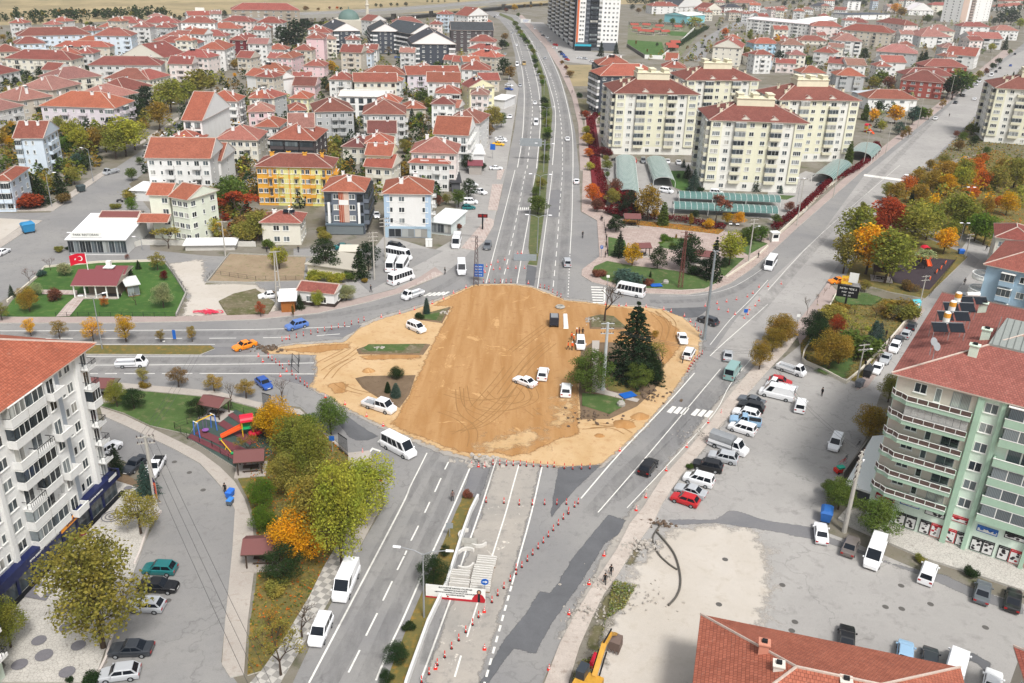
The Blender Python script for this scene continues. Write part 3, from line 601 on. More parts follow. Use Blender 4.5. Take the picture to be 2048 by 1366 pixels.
def window_mesh(w, h, n, frame=WHITE, th=.09):
    mb = MB()
    mb.box(-w / 2, -.05, 0, w / 2, 0, th, 0); mb.box(-w / 2, -.05, h - th, w / 2, 0, h, 0)
    for i in range(n + 1):
        x = -w / 2 + (w - th) * i / n; mb.box(x, -.048, th, x + th, 0, h - th, 0)
    for i in range(n):
        x0 = -w / 2 + th + (w - th) * i / n; x1 = -w / 2 + (w - th) * (i + 1) / n
        mb.face([(x0, -.022, th), (x1, -.022, th), (x1, -.022, h - th), (x0, -.022, h - th)], 1)
    mb.box(-w / 2 - .08, -.14, -.07, w / 2 + .08, 0, -.002, 0)
    return mb.mesh('window', [frame, GLASS])
BRN = m_const('brown_frame', '5d4334', .6)
WM = {'w': window_mesh(1.5, 1.35, 2), 'W': window_mesh(2.4, 1.4, 4), 'n': window_mesh(.7, 1.2, 1), 'x': window_mesh(1.5, 1.35, 2, BRN), 's': window_mesh(2.6, 2.2, 2, STEEL), 'q': window_mesh(1.9, 1.9, 2, BLACKM)}
def balcony_mesh(w=2.8, d=1.15, glazed=0, rail=None, curve=False, trim=WHITE, par=.9):
    mb = MB()
    mb.box(-w / 2, -d, -.15, w / 2, -.005, 0, 0)
    if rail:
        for i in range(9):
            x = -w / 2 + .03 + (w - .06) * i / 8; mb.box(x - .02, -d, 0, x + .02, -d + .04, par, 2)
        for y in (-d * .5,):
            mb.box(-w / 2, y - .02, 0, -w / 2 + .04, y + .02, par, 2); mb.box(w / 2 - .04, y - .02, 0, w / 2, y + .02, par, 2)
        mb.box(-w / 2, -d - .01, par, w / 2, -d + .05, par + .06, 2); mb.box(-w / 2, -d + .05, par, -w / 2 + .05, 0, par + .06, 2); mb.box(w / 2 - .05, -d + .05, par, w / 2, 0, par + .06, 2)
        mb.box(-w / 2, -d, 0, w / 2, -d + .06, par * .35, 0)
    else:
        mb.box(-w / 2, -d, 0, w / 2, -d + .1, par, 0); mb.box(-w / 2, -d + .1, 0, -w / 2 + .1, -.005, par, 0); mb.box(w / 2 - .1, -d + .1, 0, w / 2, -.005, par, 0)
        mb.box(-w / 2 - .03, -d - .03, par, w / 2 + .03, -d + .13, par + .07, 2)
    if glazed:
        H = 2.45; n = max(3, int(w / .75))
        for i in range(n):
            x0 = -w / 2 + .12 + (w - .24) * i / n; x1 = -w / 2 + .12 + (w - .24) * (i + 1) / n - .05
            mb.face([(x0, -d + .06, par + .1), (x1, -d + .06, par + .1), (x1, -d + .06, H), (x0, -d + .06, H)], 1)
            mb.box(x1, -d + .03, par + .07, x1 + .05, -d + .09, H, 2)
        for sx in (-1, 1):
            x = sx * (w / 2 - .06); q = [(x, -d + .08, par + .1), (x, -.05, par + .1), (x, -.05, H), (x, -d + .08, H)]; mb.face(q if sx > 0 else q[::-1], 1)
        mb.box(-w / 2, -d, H, w / 2, -.01, H + .1, 2)
    return mb.mesh('balcony', [WALL, GLASS, trim])
DOORM = window_mesh(1.7, 2.15, 2)
BM = {'b': balcony_mesh(), 'g': balcony_mesh(glazed=1), 'r': balcony_mesh(rail=1, trim=BLACKM), 'k': balcony_mesh(3.6, 1.2, 1, trim=BLACKM), 'h': balcony_mesh(3.6, 1.2, 1, trim=BLACKM, par=.6), 'u': balcony_mesh(2.2, 1.0, trim=CONC)}
CHIM = MB(); CHIM.box(-.4, -.3, -1.2, .4, .3, .9, 0); CHIM.box(-.5, -.4, .9, .5, .4, 1.02, 0); CHIM.box(-.22, -.15, 1.02, .22, .15, 1.25, 1); CHIM = CHIM.mesh('chimney', [WALL, DARK])
def roof_mesh(w, d, kind, ov=.55, slope=.42, th=.16, mortar=True, tilt=None):
    """local frame 0..w, 0..d, z=0 at the eave; d may be negative"""
    mb = MB(); y0, y1 = (0, d) if d > 0 else (d, 0)
    X0, X1, Y0, Y1 = -ov, w + ov, y0 - ov, y1 + ov; a, b = X1 - X0, Y1 - Y0
    cy = (Y0 + Y1) / 2; cx = (X0 + X1) / 2
    mb.box(X0, Y0, -th, X1, Y1, -.002, 1)
    def pf(p, o, u):   # planar uv in metres
        o = Vector(o); u = Vector(u).normalized(); nrm = (Vector(p[1]) - Vector(p[0])).cross(Vector(p[2]) - Vector(p[0])).normalized(); v = nrm.cross(u)
        mb.face(p, 0, [((Vector(q) - o).dot(u), (Vector(q) - o).dot(v)) for q in p])
    rg = []
    if kind == 'flat':
        mb.box(X0, Y0, 0, X1, Y1, .02, 0)
        return mb, 0, rg
    if kind == 'hip':
        if a >= b:
            h = b / 2 * slope; A_, B_ = (X0 + b / 2, cy, h), (X1 - b / 2, cy, h)
        else:
            h = a / 2 * slope; A_, B_ = (cx, Y0 + a / 2, h), (cx, Y1 - a / 2, h)
        c = [(X0, Y0, 0), (X1, Y0, 0), (X1, Y1, 0), (X0, Y1, 0)]
        if a >= b:
            pf([c[0], c[1], B_, A_], c[0], (1, 0, 0)); pf([c[1], c[2], B_], c[1], (0, 1, 0)); pf([c[2], c[3], A_, B_], c[2], (-1, 0, 0)); pf([c[3], c[0], A_], c[3], (0, -1, 0))
            rg = [(c[0], A_), (c[3], A_), (c[1], B_), (c[2], B_), (A_, B_)]
        else:
            pf([c[0], c[1], A_], c[0], (1, 0, 0)); pf([c[1], c[2], B_, A_], c[1], (0, 1, 0)); pf([c[2], c[3], B_], c[2], (-1, 0, 0)); pf([c[3], c[0], A_, B_], c[3], (0, -1, 0))
            rg = [(c[0], A_), (c[1], A_), (c[2], B_), (c[3], B_), (A_, B_)]
    elif kind == 'gx':    # ridge along x, gables at the sides
        h = b / 2 * slope
        pf([(X0, Y0, 0), (X1, Y0, 0), (X1, cy, h), (X0, cy, h)], (X0, Y0, 0), (1, 0, 0)); pf([(X1, Y1, 0), (X0, Y1, 0), (X0, cy, h), (X1, cy, h)], (X1, Y1, 0), (-1, 0, 0))
        for x in (X0, X1): mb.face([(x, Y0, 0), (x, Y1, 0), (x, cy, h)] if x > cx else [(x, Y1, 0), (x, Y0, 0), (x, cy, h)], 2)
        rg = [((X0, cy, h), (X1, cy, h)), ((X0, Y0, 0), (X0, cy, h)), ((X1, Y0, 0), (X1, cy, h)), ((X0, Y1, 0), (X0, cy, h)), ((X1, Y1, 0), (X1, cy, h))]
    else:                 # gy: gable faces the front
        h = a / 2 * slope
        pf([(X1, Y0, 0), (X1, Y1, 0), (cx, Y1, h), (cx, Y0, h)], (X1, Y0, 0), (0, 1, 0)); pf([(X0, Y1, 0), (X0, Y0, 0), (cx, Y0, h), (cx, Y1, h)], (X0, Y1, 0), (0, -1, 0))
        for y in (Y0, Y1): mb.face([(X0, y, 0), (X1, y, 0), (cx, y, h)] if y < cy else [(X1, y, 0), (X0, y, 0), (cx, y, h)], 2)
        rg = [((cx, Y0, h), (cx, Y1, h)), ((X0, Y0, 0), (cx, Y0, h)), ((X1, Y0, 0), (cx, Y0, h)), ((X0, Y1, 0), (cx, Y1, h)), ((X1, Y1, 0), (cx, Y1, h))]
    if mortar:
        for p, q in rg: mb.tube([Vector(p) + Vector((0, 0, .05)), Vector(q) + Vector((0, 0, .05))], .13, 4, 1)
    return mb, h, rg
HOUSES = []
def facade(t, L_, F, fh, z0, pat, wc, face, d, skip0=False, stag=0.0):
    """face: 'f' front (y=0, looking -y), 'r' (x=w, looking +x), 'l' (x=0, looking -x), 'k' (y=d)"""
    n = len(pat)
    for i, k in enumerate(pat):
        if k == '.': continue
        u = L_ * (i + .5) / n
        rot, fx = {'f': (0, lambda u: (u, 0)), 'r': (math.pi / 2, lambda u: (d[0], u)), 'l': (-math.pi / 2, lambda u: (0, L_ - u)), 'k': (math.pi, lambda u: (L_ - u, d[1]))}[face]
        x, y = fx(u)
        if face == 'r': y = u + min(0, d[1]); 
        if face == 'l': y = (L_ - u) + min(0, d[1])
        cell = L_ / n
        for s in range(F):
            if s == 0 and k in 'bgrku' and skip0: kk = 'w'
            else: kk = k
            z = z0 + s * fh
            if kk in WM:
                sx = min(1.0, cell * .8 / {'w': 1.5, 'W': 2.4, 'n': .7, 'x': 1.5, 's': 2.6, 'q': 1.9}[kk])
                if kk == 's': sx = cell * .9 / 2.6
                obj('window', WM[kk], t, (x, y, z + (.85 if kk not in 'sq' else .3)), rot, scale=(sx, 1, min(1, fh / 2.8)))
            else:
                b = obj('balcony', BM[kk], t, (x, y, z + .02), rot, col=('e6e6e6' if wc == 'k' else PAL.get(wc, wc)), scale=(min(1.25, cell * .92 / (3.6 if kk in 'kh' else 2.8)), 1, min(1, fh / 2.8)))
                if kk in 'bru': obj('balcony_door', DOORM, b, (0, 0, .02))
def build(A, B, depth, floors, roof='hip', wc='w', rc='r', front=None, side=None, label=None, fh=2.8, zb=0, chim=None, hpx=None, ov=.55, cat='apartment block', slope=.42, z0=0.0, group=None, lm=True, two=None, chimcol='W'):
    """A, B: eave corners of the front wall in picture pixels; depth in metres away from the viewer (negative: towards)."""
    H = z0 + floors * fh + .2
    a = G(*A, H); b = G(*B, H)
    ang = math.atan2(b.y - a.y, b.x - a.x); w = (b - a).length
    ux = Vector((math.cos(ang), math.sin(ang), 0)); uy = Vector((-ux.y, ux.x, 0))
    a = a + ux * ov * .8 + uy * ov * .8 * (1 if depth > 0 else -1); w = max(2.0, w - 1.6 * ov)
    d = depth
    t = thing('apartment_building' if floors > 2 else 'house', label or '', cat, (a.x, a.y, 0), ang, group, lm=lm)
    y0, y1 = (0, d) if d > 0 else (d, 0)
    mb = MB()
    if two:   # plinth storey of another colour
        hs = two[1]; mb.box(.003, y0 + .003, -.02, w - .003, y1 - .003, z0 + hs, 0); o = obj('ground_floor', mb.mesh('ground_floor', [WALL]), t, col=PAL.get(two[0], two[0])); mb = MB(); mb.box(0, y0, z0 + hs, w, y1, H - .16, 0)
    else: mb.box(0, y0, -.02, w, y1, H - .16, 0)
    obj('wall', mb.mesh('wall', [WALL]), t, col=PAL.get(wc, wc))
    rm, rh, rg = roof_mesh(w, d, roof, ov, slope)
    gm = m_gable('W' if (wc == 'k' and roof == 'gy') else wc)
    ro = obj('roof', rm.mesh('roof', [ROOF if roof != 'flat' and rc not in ('w',) else FLAT, MORTAR if roof != 'flat' else FLAT, gm]), t, (0, 0, H), col=[v * random.Random(A[0]).uniform(.82, 1.15) * (1 + random.Random(B[0] + i).uniform(-.06, .06)) for i, v in enumerate(lin(RC.get(rc, rc)))])
    rnd = random.Random(int(A[0] * 7 + A[1] * 13))
    if chim is None: chim = rnd.choice([2, 2, 3, 4]) if roof != 'flat' and w > 7 else 0
    for i in range(chim):
        if roof == 'gy' or (roof == 'hip' and w < abs(d)): x = w * rnd.uniform(.3, .7); y = y0 + (y1 - y0) * (i + .6) / (chim + .2)
        else: x = w * (i + .7) / (chim + .4); y = y0 + (y1 - y0) * rnd.uniform(.35, .65)
        f = min(x, w - x, 99 if roof == 'gx' else 99); zz = max(.3, rh * .75)
        obj('chimney', CHIM, ro, (x, y, zz), col=PAL.get(chimcol, chimcol), scale=(rnd.uniform(.8, 1.4), rnd.uniform(.8, 1.3), rnd.uniform(.8, 1.3)))
    # facades that look towards the camera
    if front is None: front = 'wbwwbw' if w > 17 else ('wbwbw' if w > 12.5 else ('wbw' if w > 7 else 'ww'))
    if side is None: side = 'wnw' if abs(d) > 9 else 'ww'
    def seen(c, n): return (Vector((0, 0, 0)) - c).dot(n) > 0
    f0 = floors
    if front: 
        if d > 0: facade(t, w, f0, fh, z0, front, wc, 'f', (w, d), True)
        else: facade(t, w, f0, fh, z0, front, wc, 'f', (w, d), True)
    if side:
        if seen(a + ux * w, ux): facade(t, abs(d), f0, fh, z0, side, wc, 'r', (w, d), True)
        elif seen(a, -ux): facade(t, abs(d), f0, fh, z0, side, wc, 'l', (w, d), True)
    px = P((a.x + ux.x * w / 2, a.y + ux.y * w / 2, H)); t['_px'] = px
    HOUSES.append(t); t['_w'] = w; t['_H'] = H; t['_d'] = d; t['_rh'] = rh
    return t
_GM = {}
def m_gable(wc):
    c = PAL.get(wc, wc)
    if c not in _GM: _GM[c] = m_const('gable_render_' + c, c, .85, n=.2)
    return _GM[c]
# tile-coordinate table: A B depth floors roof wall roofcolour [front] [side]
TAB = '''
a 135,288 735,275 12 3 hip b d bwwbwwbwwb wnw
a 745,284 1050,288 12 4 hip b r bwwb wnww
a 780,215 1000,222 10 2 hip w o
a 880,178 1105,186 11 3 hip p r
a 1055,215 1200,218 10 4 hip G f
a 1235,218 1372,222 10 3 hip g r
a 1140,182 1430,185 12 3 hip p r
a 1440,180 1722,184 11 4 hip W d wbwwbw
a 1505,125 1715,122 9 2 gx w r
a 1848,78 2400,82 14 5 hip n r wbwwbwwbw
a 1770,165 2010,175 10 3 hip p r
a 1665,225 1922,230 11 2 hip G o
a 1590,285 1812,290 10 2 hip w r
a 1300,288 1570,300 10 2 hip w f
a 1255,338 1585,348 9 3 hip b r
a 1580,393 1800,398 18 4 hip w O nwwn wbwbw
a 1830,318 1965,322 20 4 hip R r ww wbwbw
a 1400,450 1665,464 10 3 hip p r
a 1340,510 1535,515 9 3 gx p r
a 975,442 1310,462 16 3 gy c r xwwx
a 595,332 930,346 9 2 hip e O
a 120,352 370,345 10 2 hip b d
a -60,418 180,410 10 2 hip e r
a 30,466 570,482 11 3 hip c r wrwwrwwrw wnw
a 430,436 655,432 10 3 hip G o
a 590,425 745,428 9 3 hip G r
a 430,372 880,378 8 2 hip e o
a -80,612 165,562 11 2 hip w r
a 700,520 1290,522 10 3 hip G d wwbwwwbww
a 830,628 1190,640 12 2 hip c d wwwwww
a 1195,640 1370,600 10 2 hip c r
a 150,808 430,768 12 3 hip e p wrw wnw
a 420,722 655,668 12 3 hip e p wrw
a 450,642 820,606 12 3 hip c p wrwrw wbw
a -90,905 198,842 12 3 hip G p
a 830,802 1112,740 12 3 hip G p
a 1000,738 1222,682 12 3 hip e d
a 310,845 920,866 13 3 hip l O wwbnbwwg bgb
a 100,1105 345,1105 11 4 gx b r gnn. wbbw
a 1155,1262 1685,1268 12 4 gx w O wnbwnbw nn
a 1690,1285 1770,1287 11 3 gx w o . n
a 1310,1138 1605,1140 9 2 hip c o
a 1450,960 1618,966 22 4 gx W O qq .
a 1630,805 1900,812 9 4 hip W O .w.b wrrw
a 1960,600 2225,636 8 3 gx W o . .
a 1990,775 2160,790 10 3 hip g r
a 1715,1115 2065,1122 11 3 hip c f wnwwbw
a 1975,895 2200,892 9 3 hip P p
a 1985,785 2200,785 9 3 hip c o
a 2030,1012 2230,1018 10 3 hip w O
b 95,1112 475,1125 14 3 hip d o kkk wnw
b 265,885 412,882 9 3 hip b O
b 255,1020 470,1018 10 4 gx W p . .
b 465,895 790,888 13 4 hip g d wnbbw wrrw
b 848,912 1200,915 13 4 hip G d bnwwnb bww
b 1195,870 1366,868 9 2 hip e O ww nn
b 575,635 775,640 9 4 hip w r wrw
b 778,655 1132,656 9 4 gx c o wxwxwx nn
b 845,592 1200,600 10 3 hip g o wwrww
b 1205,600 1638,596 10 3 gx l o wrwwrw
b 1365,655 1640,660 10 4 gx w o wwnww
b 1430,745 1642,750 9 3 hip W r wwg
b 1640,672 1705,700 9 4 gx y r nn
b 1703,745 1862,748 9 3 hip G p wwq
b 1640,556 1882,562 12 3 hip w o wgg bb
b 1495,478 1570,482 8 2 gx c r
b 1568,492 1660,496 8 2 gx c r
b 1690,442 1920,462 9 3 hip e O
b 1690,385 1902,402 8 3 hip c r
b 1705,328 1922,335 10 4 hip p r
b 612,248 838,246 26 5 gy k k knwnk kkkkkk
b 925,250 1147,252 26 5 gy k k knwnk kkkkkk
b 1237,272 1475,262 26 5 gy k k knwnk kkkkkk
b 1247,350 1603,354 26 5 gy k k kwnnwk kkkkkk
b 1558,240 1905,246 14 5 gx d k wwWnww .
b 395,305 545,308 14 5 hip P r ..n. nnn
b 430,258 600,262 10 5 hip P r
b 670,415 842,422 10 4 gx e r wbw n
b 375,525 550,530 10 2 hip P r nnn
b 290,682 475,688 9 2 gx P d nnn
b 160,460 292,466 14 3 hip P O
b -10,562 236,570 9 3 hip W O
b 258,785 422,790 9 2 hip y O
b 1095,180 1336,183 12 3 hip p f
b 925,168 1045,162 10 4 gy w r
b 1385,192 1492,195 9 3 hip p r
b 1440,110 1542,116 9 5 hip b r bwb
b 1695,128 1862,120 12 4 gy W r
b 1722,172 1890,176 8 2 hip c O
b -10,225 106,228 10 4 hip n r
b 0,180 216,186 11 4 hip w r
b 680,1172 882,1182 9 2 hip c m .ww
b 890,1065 1126,1066 9 3 gx c m
b 865,1148 1098,1150 8 3 hip c o
b 868,1238 1085,1248 7 4 gx y o
b 858,1330 1090,1345 8 3 gx c o
b 1215,1300 1552,1312 12 3 hip w o bwwbw wb
b 1230,1218 1612,1230 10 4 hip p f
b 1415,1072 1702,1085 13 4 gx W o nwrr bbbb
b 1512,968 1792,986 13 4 hip G f
c 690,520 972,526 12 6 hip d O wkw kkk
c 705,606 1215,606 12 6 hip k O wnnwwnnw kkk
c 1205,540 1402,548 10 5 hip c o
c 1220,480 1320,486 10 4 gx p o
c 1605,372 1842,386 22 4 gy c r wnnw
c 1892,455 2130,458 10 2 hip w d
c 1938,348 2150,350 10 3 hip B o bwbb
c 1120,48 1335,50 12 3 hip w r bwwb
c 1320,60 1545,45 18 2 gy w k
c 1540,80 1685,78 14 2 gy c r
c 1640,98 1805,102 10 1 hip w r
c 1700,58 1846,60 10 3 hip w k
c 1782,22 1980,26 12 2 hip n f
c 1300,35 1440,38 10 2 hip w r
d 1058,636 1412,665 14 3 hip r d wbwwb rwr
d 1250,528 1602,540 11 3 hip r d wbwbw
d 1100,600 1500,612 10 3 hip c d
d 800,786 1206,796 10 2 hip W o nWwWw n
d 865,410 1202,432 14 3 hip g p wwbww
d 925,498 1112,502 10 3 gx w f .w.
d 545,602 782,612 10 3 hip g O gg bn
d 265,582 472,586 10 1 hip w O ww
d 475,502 630,514 9 3 gx w r
d 634,520 792,524 9 3 gx w p
d 360,412 532,426 11 3 hip w r bw nn
d 105,356 296,362 10 4 hip w p wbww
d 245,322 478,328 10 1 hip c r
d 525,322 762,332 13 4 hip w p ggg
d 572,236 990,266 14 4 hip e r wwrwwrww wrrw
d 345,206 602,216 11 4 hip p r bwwb
d 1225,292 1472,296 20 3 hip w p wwgw wnw
d 1285,245 1502,252 14 3 hip c p
d 1622,306 1882,312 13 3 gx G f kkk
d 1390,380 1532,386 10 3 hip G p kk
d 1420,432 1662,452 14 3 gx w r wgw www
d 1548,210 1782,216 10 4 hip w r wbbw
d 1820,242 2012,246 12 3 hip w p
d 1310,40 1552,46 10 3 hip c r bbb
d 1130,82 1332,86 12 2 gy W w
d 638,118 982,112 18 2 flat W k wqwqw
d 525,76 622,82 9 2 gx w r
d 590,172 800,184 11 3 hip p r
d 860,172 1090,202 12 4 hip p r
d 1870,55 2050,40 10 2 hip w r
d 640,8 750,10 9 4 flat W k bb
d 0,84 160,70 9 1 gx w f
d 330,45 480,55 12 2 hip G k
d 1900,10 2100,5 10 2 hip c r
f 525,160 872,166 13 4 hip K O qw.wq kkk
f 1005,180 1412,186 13 3 hip w O ww.w rr
f 25,412 362,416 8 2 hip c r .ww. www
e -80,80 88,78 14 3 hip b o gg www
'''
def toks(line):
    p = line.split(); o = TL[p[0]]
    def q(s): x, y = s.split(','); return (o[0] + float(x) / 4, o[1] + float(y) / 4)
    return q(p[1]), q(p[2]), p[3:]
for line in TAB.strip().splitlines():
    A, B, r = toks(line)
    fl = int(r[1]); kw = {}
    if len(r) > 5: kw['front'] = r[5]
    if len(r) > 6: kw['side'] = r[6]
    lab = f"{WN[r[3]]} {('', 'one', 'two', 'three', 'four', 'five', 'six')[fl]}-storey {'house' if fl < 3 else 'block'} with {RN[r[4]]} roof"
    if r[2] == 'gy': kw['chim'] = 2
    if line.startswith('f 1005'): kw['z0'] = 3.0; pass
    kd = 1.3 if line[0] in 'abcd' else 1.0
    if kd > 1: kw['slope'] = .5
    build(A, B, float(r[0]) * kd, fl, r[2], r[3], r[4], label=lab, cat='house' if fl < 3 else 'apartment block', **kw)
# ---------------- the large and the odd buildings ----------------
def add_bays(t, L_, n, cols, fh, F, z0, col, d=.35, face='f', w=None, z1=None):
    for i in cols:
        u = L_ * (i + .5) / n; ww = (w or L_ / n * .96) / 2; mb = MB()
        mb.box(-ww, -d, z0, ww, -.003, z1 or z0 + F * fh)
        obj('bay', mb.mesh('bay', [WALL]), t, (u, 0, 0) if face == 'f' else (0, u, 0), 0 if face == 'f' else -math.pi / 2, col=col)
def yellow(A, B, depth, label, F=8, front='WwgwwgwW', side='gwwwg'):
    t = build(A, B, depth, F, 'hip', 'e0dfd8', 'd', front='.' * 8, side=None, label=label, fh=2.72, slope=.42, ov=.8, chim=0)
    w, H, rh = t['_w'], t['_H'], t['_rh']
    n = len(front)
    # wide bay windows stand on pale yellow bays, balconies between
    for i, k in enumerate(front):
        u = w * (i + .5) / n
        if k in 'W':
            mb = MB(); mb.box(-w / n * .48, -.5, 2.9, w / n * .48, -.003, H - .2); obj('bay', mb.mesh('bay', [WALL]), t, (u, 0, 0), col='dddbc4')
        elif i in (2, 5) or k == '.': pass
        elif i in (3, 4):
            mb = MB(); mb.box(-w / n * .5, -.03, 2.9, w / n * .5, -.003, H - .2); obj('wall_panel', mb.mesh('wall_panel', [WALL]), t, (u, 0, 0), col='dddbc4')
        for s in range(F):
            z = s * 2.72
            if k == 'g' and s > 0:
                kk = random.choice('gggb'); b = obj('balcony', BM[kk], t, (u, 0, z + .02), 0, col='d6d2bc', scale=(w / n * .95 / 2.8, 1, .96))
                if kk == 'b': obj('balcony_door', DOORM, b, (0, 0, .02))
            elif k in 'Ww' and (s > 0 or k == 'w'):
                obj('window', WM[k], t, (u, -.5 if k == 'W' else (-.03 if i in (3, 4) else 0), z + .95), 0, scale=(min(1.0, w / n * .8 / (2.4 if k == 'W' else 1.5)), 1, 1))
    d = t['_d']
    facade(t, d, F, 2.72, 0, side, 'd6d2bc', 'l', (w, d), True)
    # roof-top lift house
    ro = [c for c in t.children if c.name.startswith('roof')][0]
    mb = MB(); x0, x1, y0, y1 = w * .3, w * .7, d * .36, d * .64
    mb.box(x0, y0, rh * .45, x1, y1, rh + 1.0); mb.box(x0 - .25, y0 - .25, rh + 1.0, x1 + .25, y1 + .25, rh + 1.2)
    for q in (.1, .5, .9):
        xc = x0 + (x1 - x0) * q; mb.box(xc - .9, y0 + .5, rh + 1.2, xc + .9, y1 - .5, rh + 2.3); mb.box(xc - 1.1, y0 + .3, rh + 2.3, xc + 1.1, y1 - .3, rh + 2.5)
    obj('lift_house', mb.mesh('lift_house', [WALL]), ro, col='dcd6bd')
    for q, y in ((.12, .2), (.2, .35), (.14, .6), (.2, .8), (.86, .25), (.8, .45), (.86, .7)):
        dist = min(q * w, (1 - q) * w, y * d, (1 - y) * d); obj('chimney', CHIM, ro, (q * w, y * d, dist * .42 + .4), col='dcd6bd')
    for q in (.36, .66):
        rm, _, _ = roof_mesh(2.2, 1.6, 'gy', .2, .7); obj('dormer', rm.mesh('dormer', [ROOF, MORTAR, m_gable('c')]), ro, (q * w - 1.1, .2, .45), col=RC['d'])
    return t
c_ = lambda s: PX(s)
p = PX('c 1390,640 1992,645'); yellow(p[0], p[1], 20, 'cream eight-storey apartment block at the back of its complex, between two others')
p = PX('d 88,800 752,806'); yellow(p[0], p[1], 21, 'cream eight-storey apartment block nearest the long bright avenue')
p = PX('c 818,745 1508,757'); yellow(p[0], p[1], 22, 'cream and pale yellow eight-storey apartment block beside the strip of red ivy')
p = PX('c 1580,960 d 335,987'); yellow(p[0], p[1], 20, 'cream eight-storey apartment block with small spruces along its foot')
p = PX('d 1820,702 2560,750'); yellow(p[0], p[1], 22, 'cream eight-storey apartment block cut off by the right edge of the photo')
# high-rise tower
g0 = G(1150, 101); g2 = G(1087, 47); _f = (g2 - g0).normalized(); g1 = g0 + Vector((_f.y, -_f.x, 0)) * 31
Ht = 58.0
tA = P((g0.x, g0.y, Ht + .2)); tB = P((g1.x, g1.y, Ht + .2))
dep = (g2 - g0).length * .8
t = build(tA, tB, dep, 19, 'flat', 'W', 'w', front='.', side=None, label='white and black high-rise tower with an orange stripe, by far the tallest', fh=3.05, chim=0, ov=.3, cat='tower block')
w, d, H = t['_w'], t['_d'], t['_H']
def vstrip(t, x0, x1, c, y=-.25, face='f', L0=0, z0=0.0, z1=None, name='facade_strip'):
    mb = MB(); mb.box(x0, y, z0, x1, -.004, (z1 or H)); obj(name, mb.mesh(name, [WALL]), t, (0, L0, 0), 0 if face == 'f' else -math.pi / 2, col=c)
vstrip(t, 0, w * .045, 'cf6a3c', -.5); vstrip(t, w * .20, w * .30, '5a5f68'); vstrip(t, w * .30, w * .5, '2c3038', -.1); vstrip(t, w * .5, w * .58, 'd8d8d8', -.3); vstrip(t, 0.01, w - .01, '5f646b', -.6, z1=5.5)
for s in range(1, 19):
    z = s * 3.05
    for x, k, sc in ((.09, 'w', 1), (.15, 'w', 1), (.66, 'w', 1), (.75, 'w', 1), (.85, 'w', 1), (.94, 'w', 1)): obj('window', WM[k], t, (w * x, 0, z + .9), 0)
    obj('balcony', BM['k'], t, (w * .40, -.1, z), 0, col='2e323a', scale=(w * .19 / 3.6, 1, 1))
    obj('balcony', BM['g'], t, (w * .54, -.3, z), 0, col='d8d8d8', scale=(w * .075 / 2.8, .8, 1))
    obj('balcony', BM['b'], t, (w * .25, -.25, z), 0, col='5a5f68', scale=(.8, .5, 1))
for k in range(6):   # long left flank: dark bays with rounded white balconies
    y0 = d * (k + .12) / 6
    mb = MB(); mb.box(-.8, y0, 0, -.01, y0 + d / 6 * .2, H); obj('dark_bay', mb.mesh('dark_bay', [WALL]), t, col='33373f')
    for s in range(1, 19):
        mb = MB(); z = s * 3.05; yc = y0 + d / 6 * .68; n = 8; r = d / 6 * .30
        arc = [(-.05 - 2.0 * math.sin(math.pi * i / n), yc - r * math.cos(math.pi * i / n)) for i in range(n + 1)]
        mb.prism(arc, z - .15, z + .05)
        for i in range(n):
            a, b = arc[i], arc[i + 1]; mb.face([(a[0], a[1], z + .05), (b[0], b[1], z + .05), (b[0], b[1], z + .9), (a[0], a[1], z + .9)], 0); mb.face([(a[0] + .05, a[1], z + .9), (b[0] + .05, b[1], z + .9), (b[0] + .05, b[1], z + 2.5), (a[0] + .05, a[1], z + 2.5)], 1)
        if s == 1: pass
        if k * 18 + s <= 100: obj('balcony', mb.mesh('curved_balcony', [WALL, CARGLASS]), t, col='e4e4e2')
for x in (.02, .5): pass
mb = MB(); mb.box(-1, -4.5, 0, w * .35, -.65, 4.4, 0); mb.box(-1.2, -4.7, 3.2, w * .35, -4.5, 4.6, 1); o = obj('shop_annex', mb.mesh('shop_annex', [CARGLASS, m_const('turquoise_sign', '2aa3b8', .5)]), t)
# second tower at the upper right
g0 = G(1918, 46); g1 = G(1976, 42)
tA = P((g0.x, g0.y, 42.2)); tB = P((g1.x, g1.y, 42.2))
t = build(tA, tB, 22, 14, 'flat', 'W', 'w', front='.w.ww.ww', side='www', label='white and beige high-rise standing alone near the top right corner', fh=3.0, chim=0, ov=.2, cat='tower block')
w = t['_w']; H = t['_H']; vstrip(t, 0, w * .2, 'c9b2a4', -.3); vstrip(t, w * .28, w * .42, '9b8e88', -.15)
for s in range(1, 14): obj('balcony', BM['b'], t, (w * .35, -.15, s * 3.0), 0, col='b8a89e', scale=(w * .13 / 2.8, 1, 1))
# long white flat-roofed block
p = PX('c 1880,150 d 345,196')
build(p[0], p[1], 26, 4, 'gx', 'W', 'w', front='wwgwwgwwgwwwgwww', side='www', label='long white four-storey block with white roof and turquoise balconies', fh=2.9, slope=.12, chim=0)
p = PX('d 330,190 560,150'); build(p[0], p[1], 24, 3, 'gx', 'W', 'w', front='wwwwww', label='white hall-like block with white roof next to the long white block', slope=.15, chim=0)
# turquoise hall
p = PX('c 1218,112 1404,128')
t = build(p[0], p[1], 34, 2, 'gy', '7fc0c8', 'w', front='.n.n', side='.w.', label='turquoise hall with a big white gabled roof', fh=3.6, slope=.16, chim=0, cat='hall')
# white flat roofed house in the middle of the old quarter
p = PX('b 658,768 1085,776')
t = build(p[0], p[1], 17, 4, 'gx', 'W', 'w', front='qqqqqq', side='.w', label='white block with a big plain white roof and black windows', fh=2.8, slope=.1, chim=0)
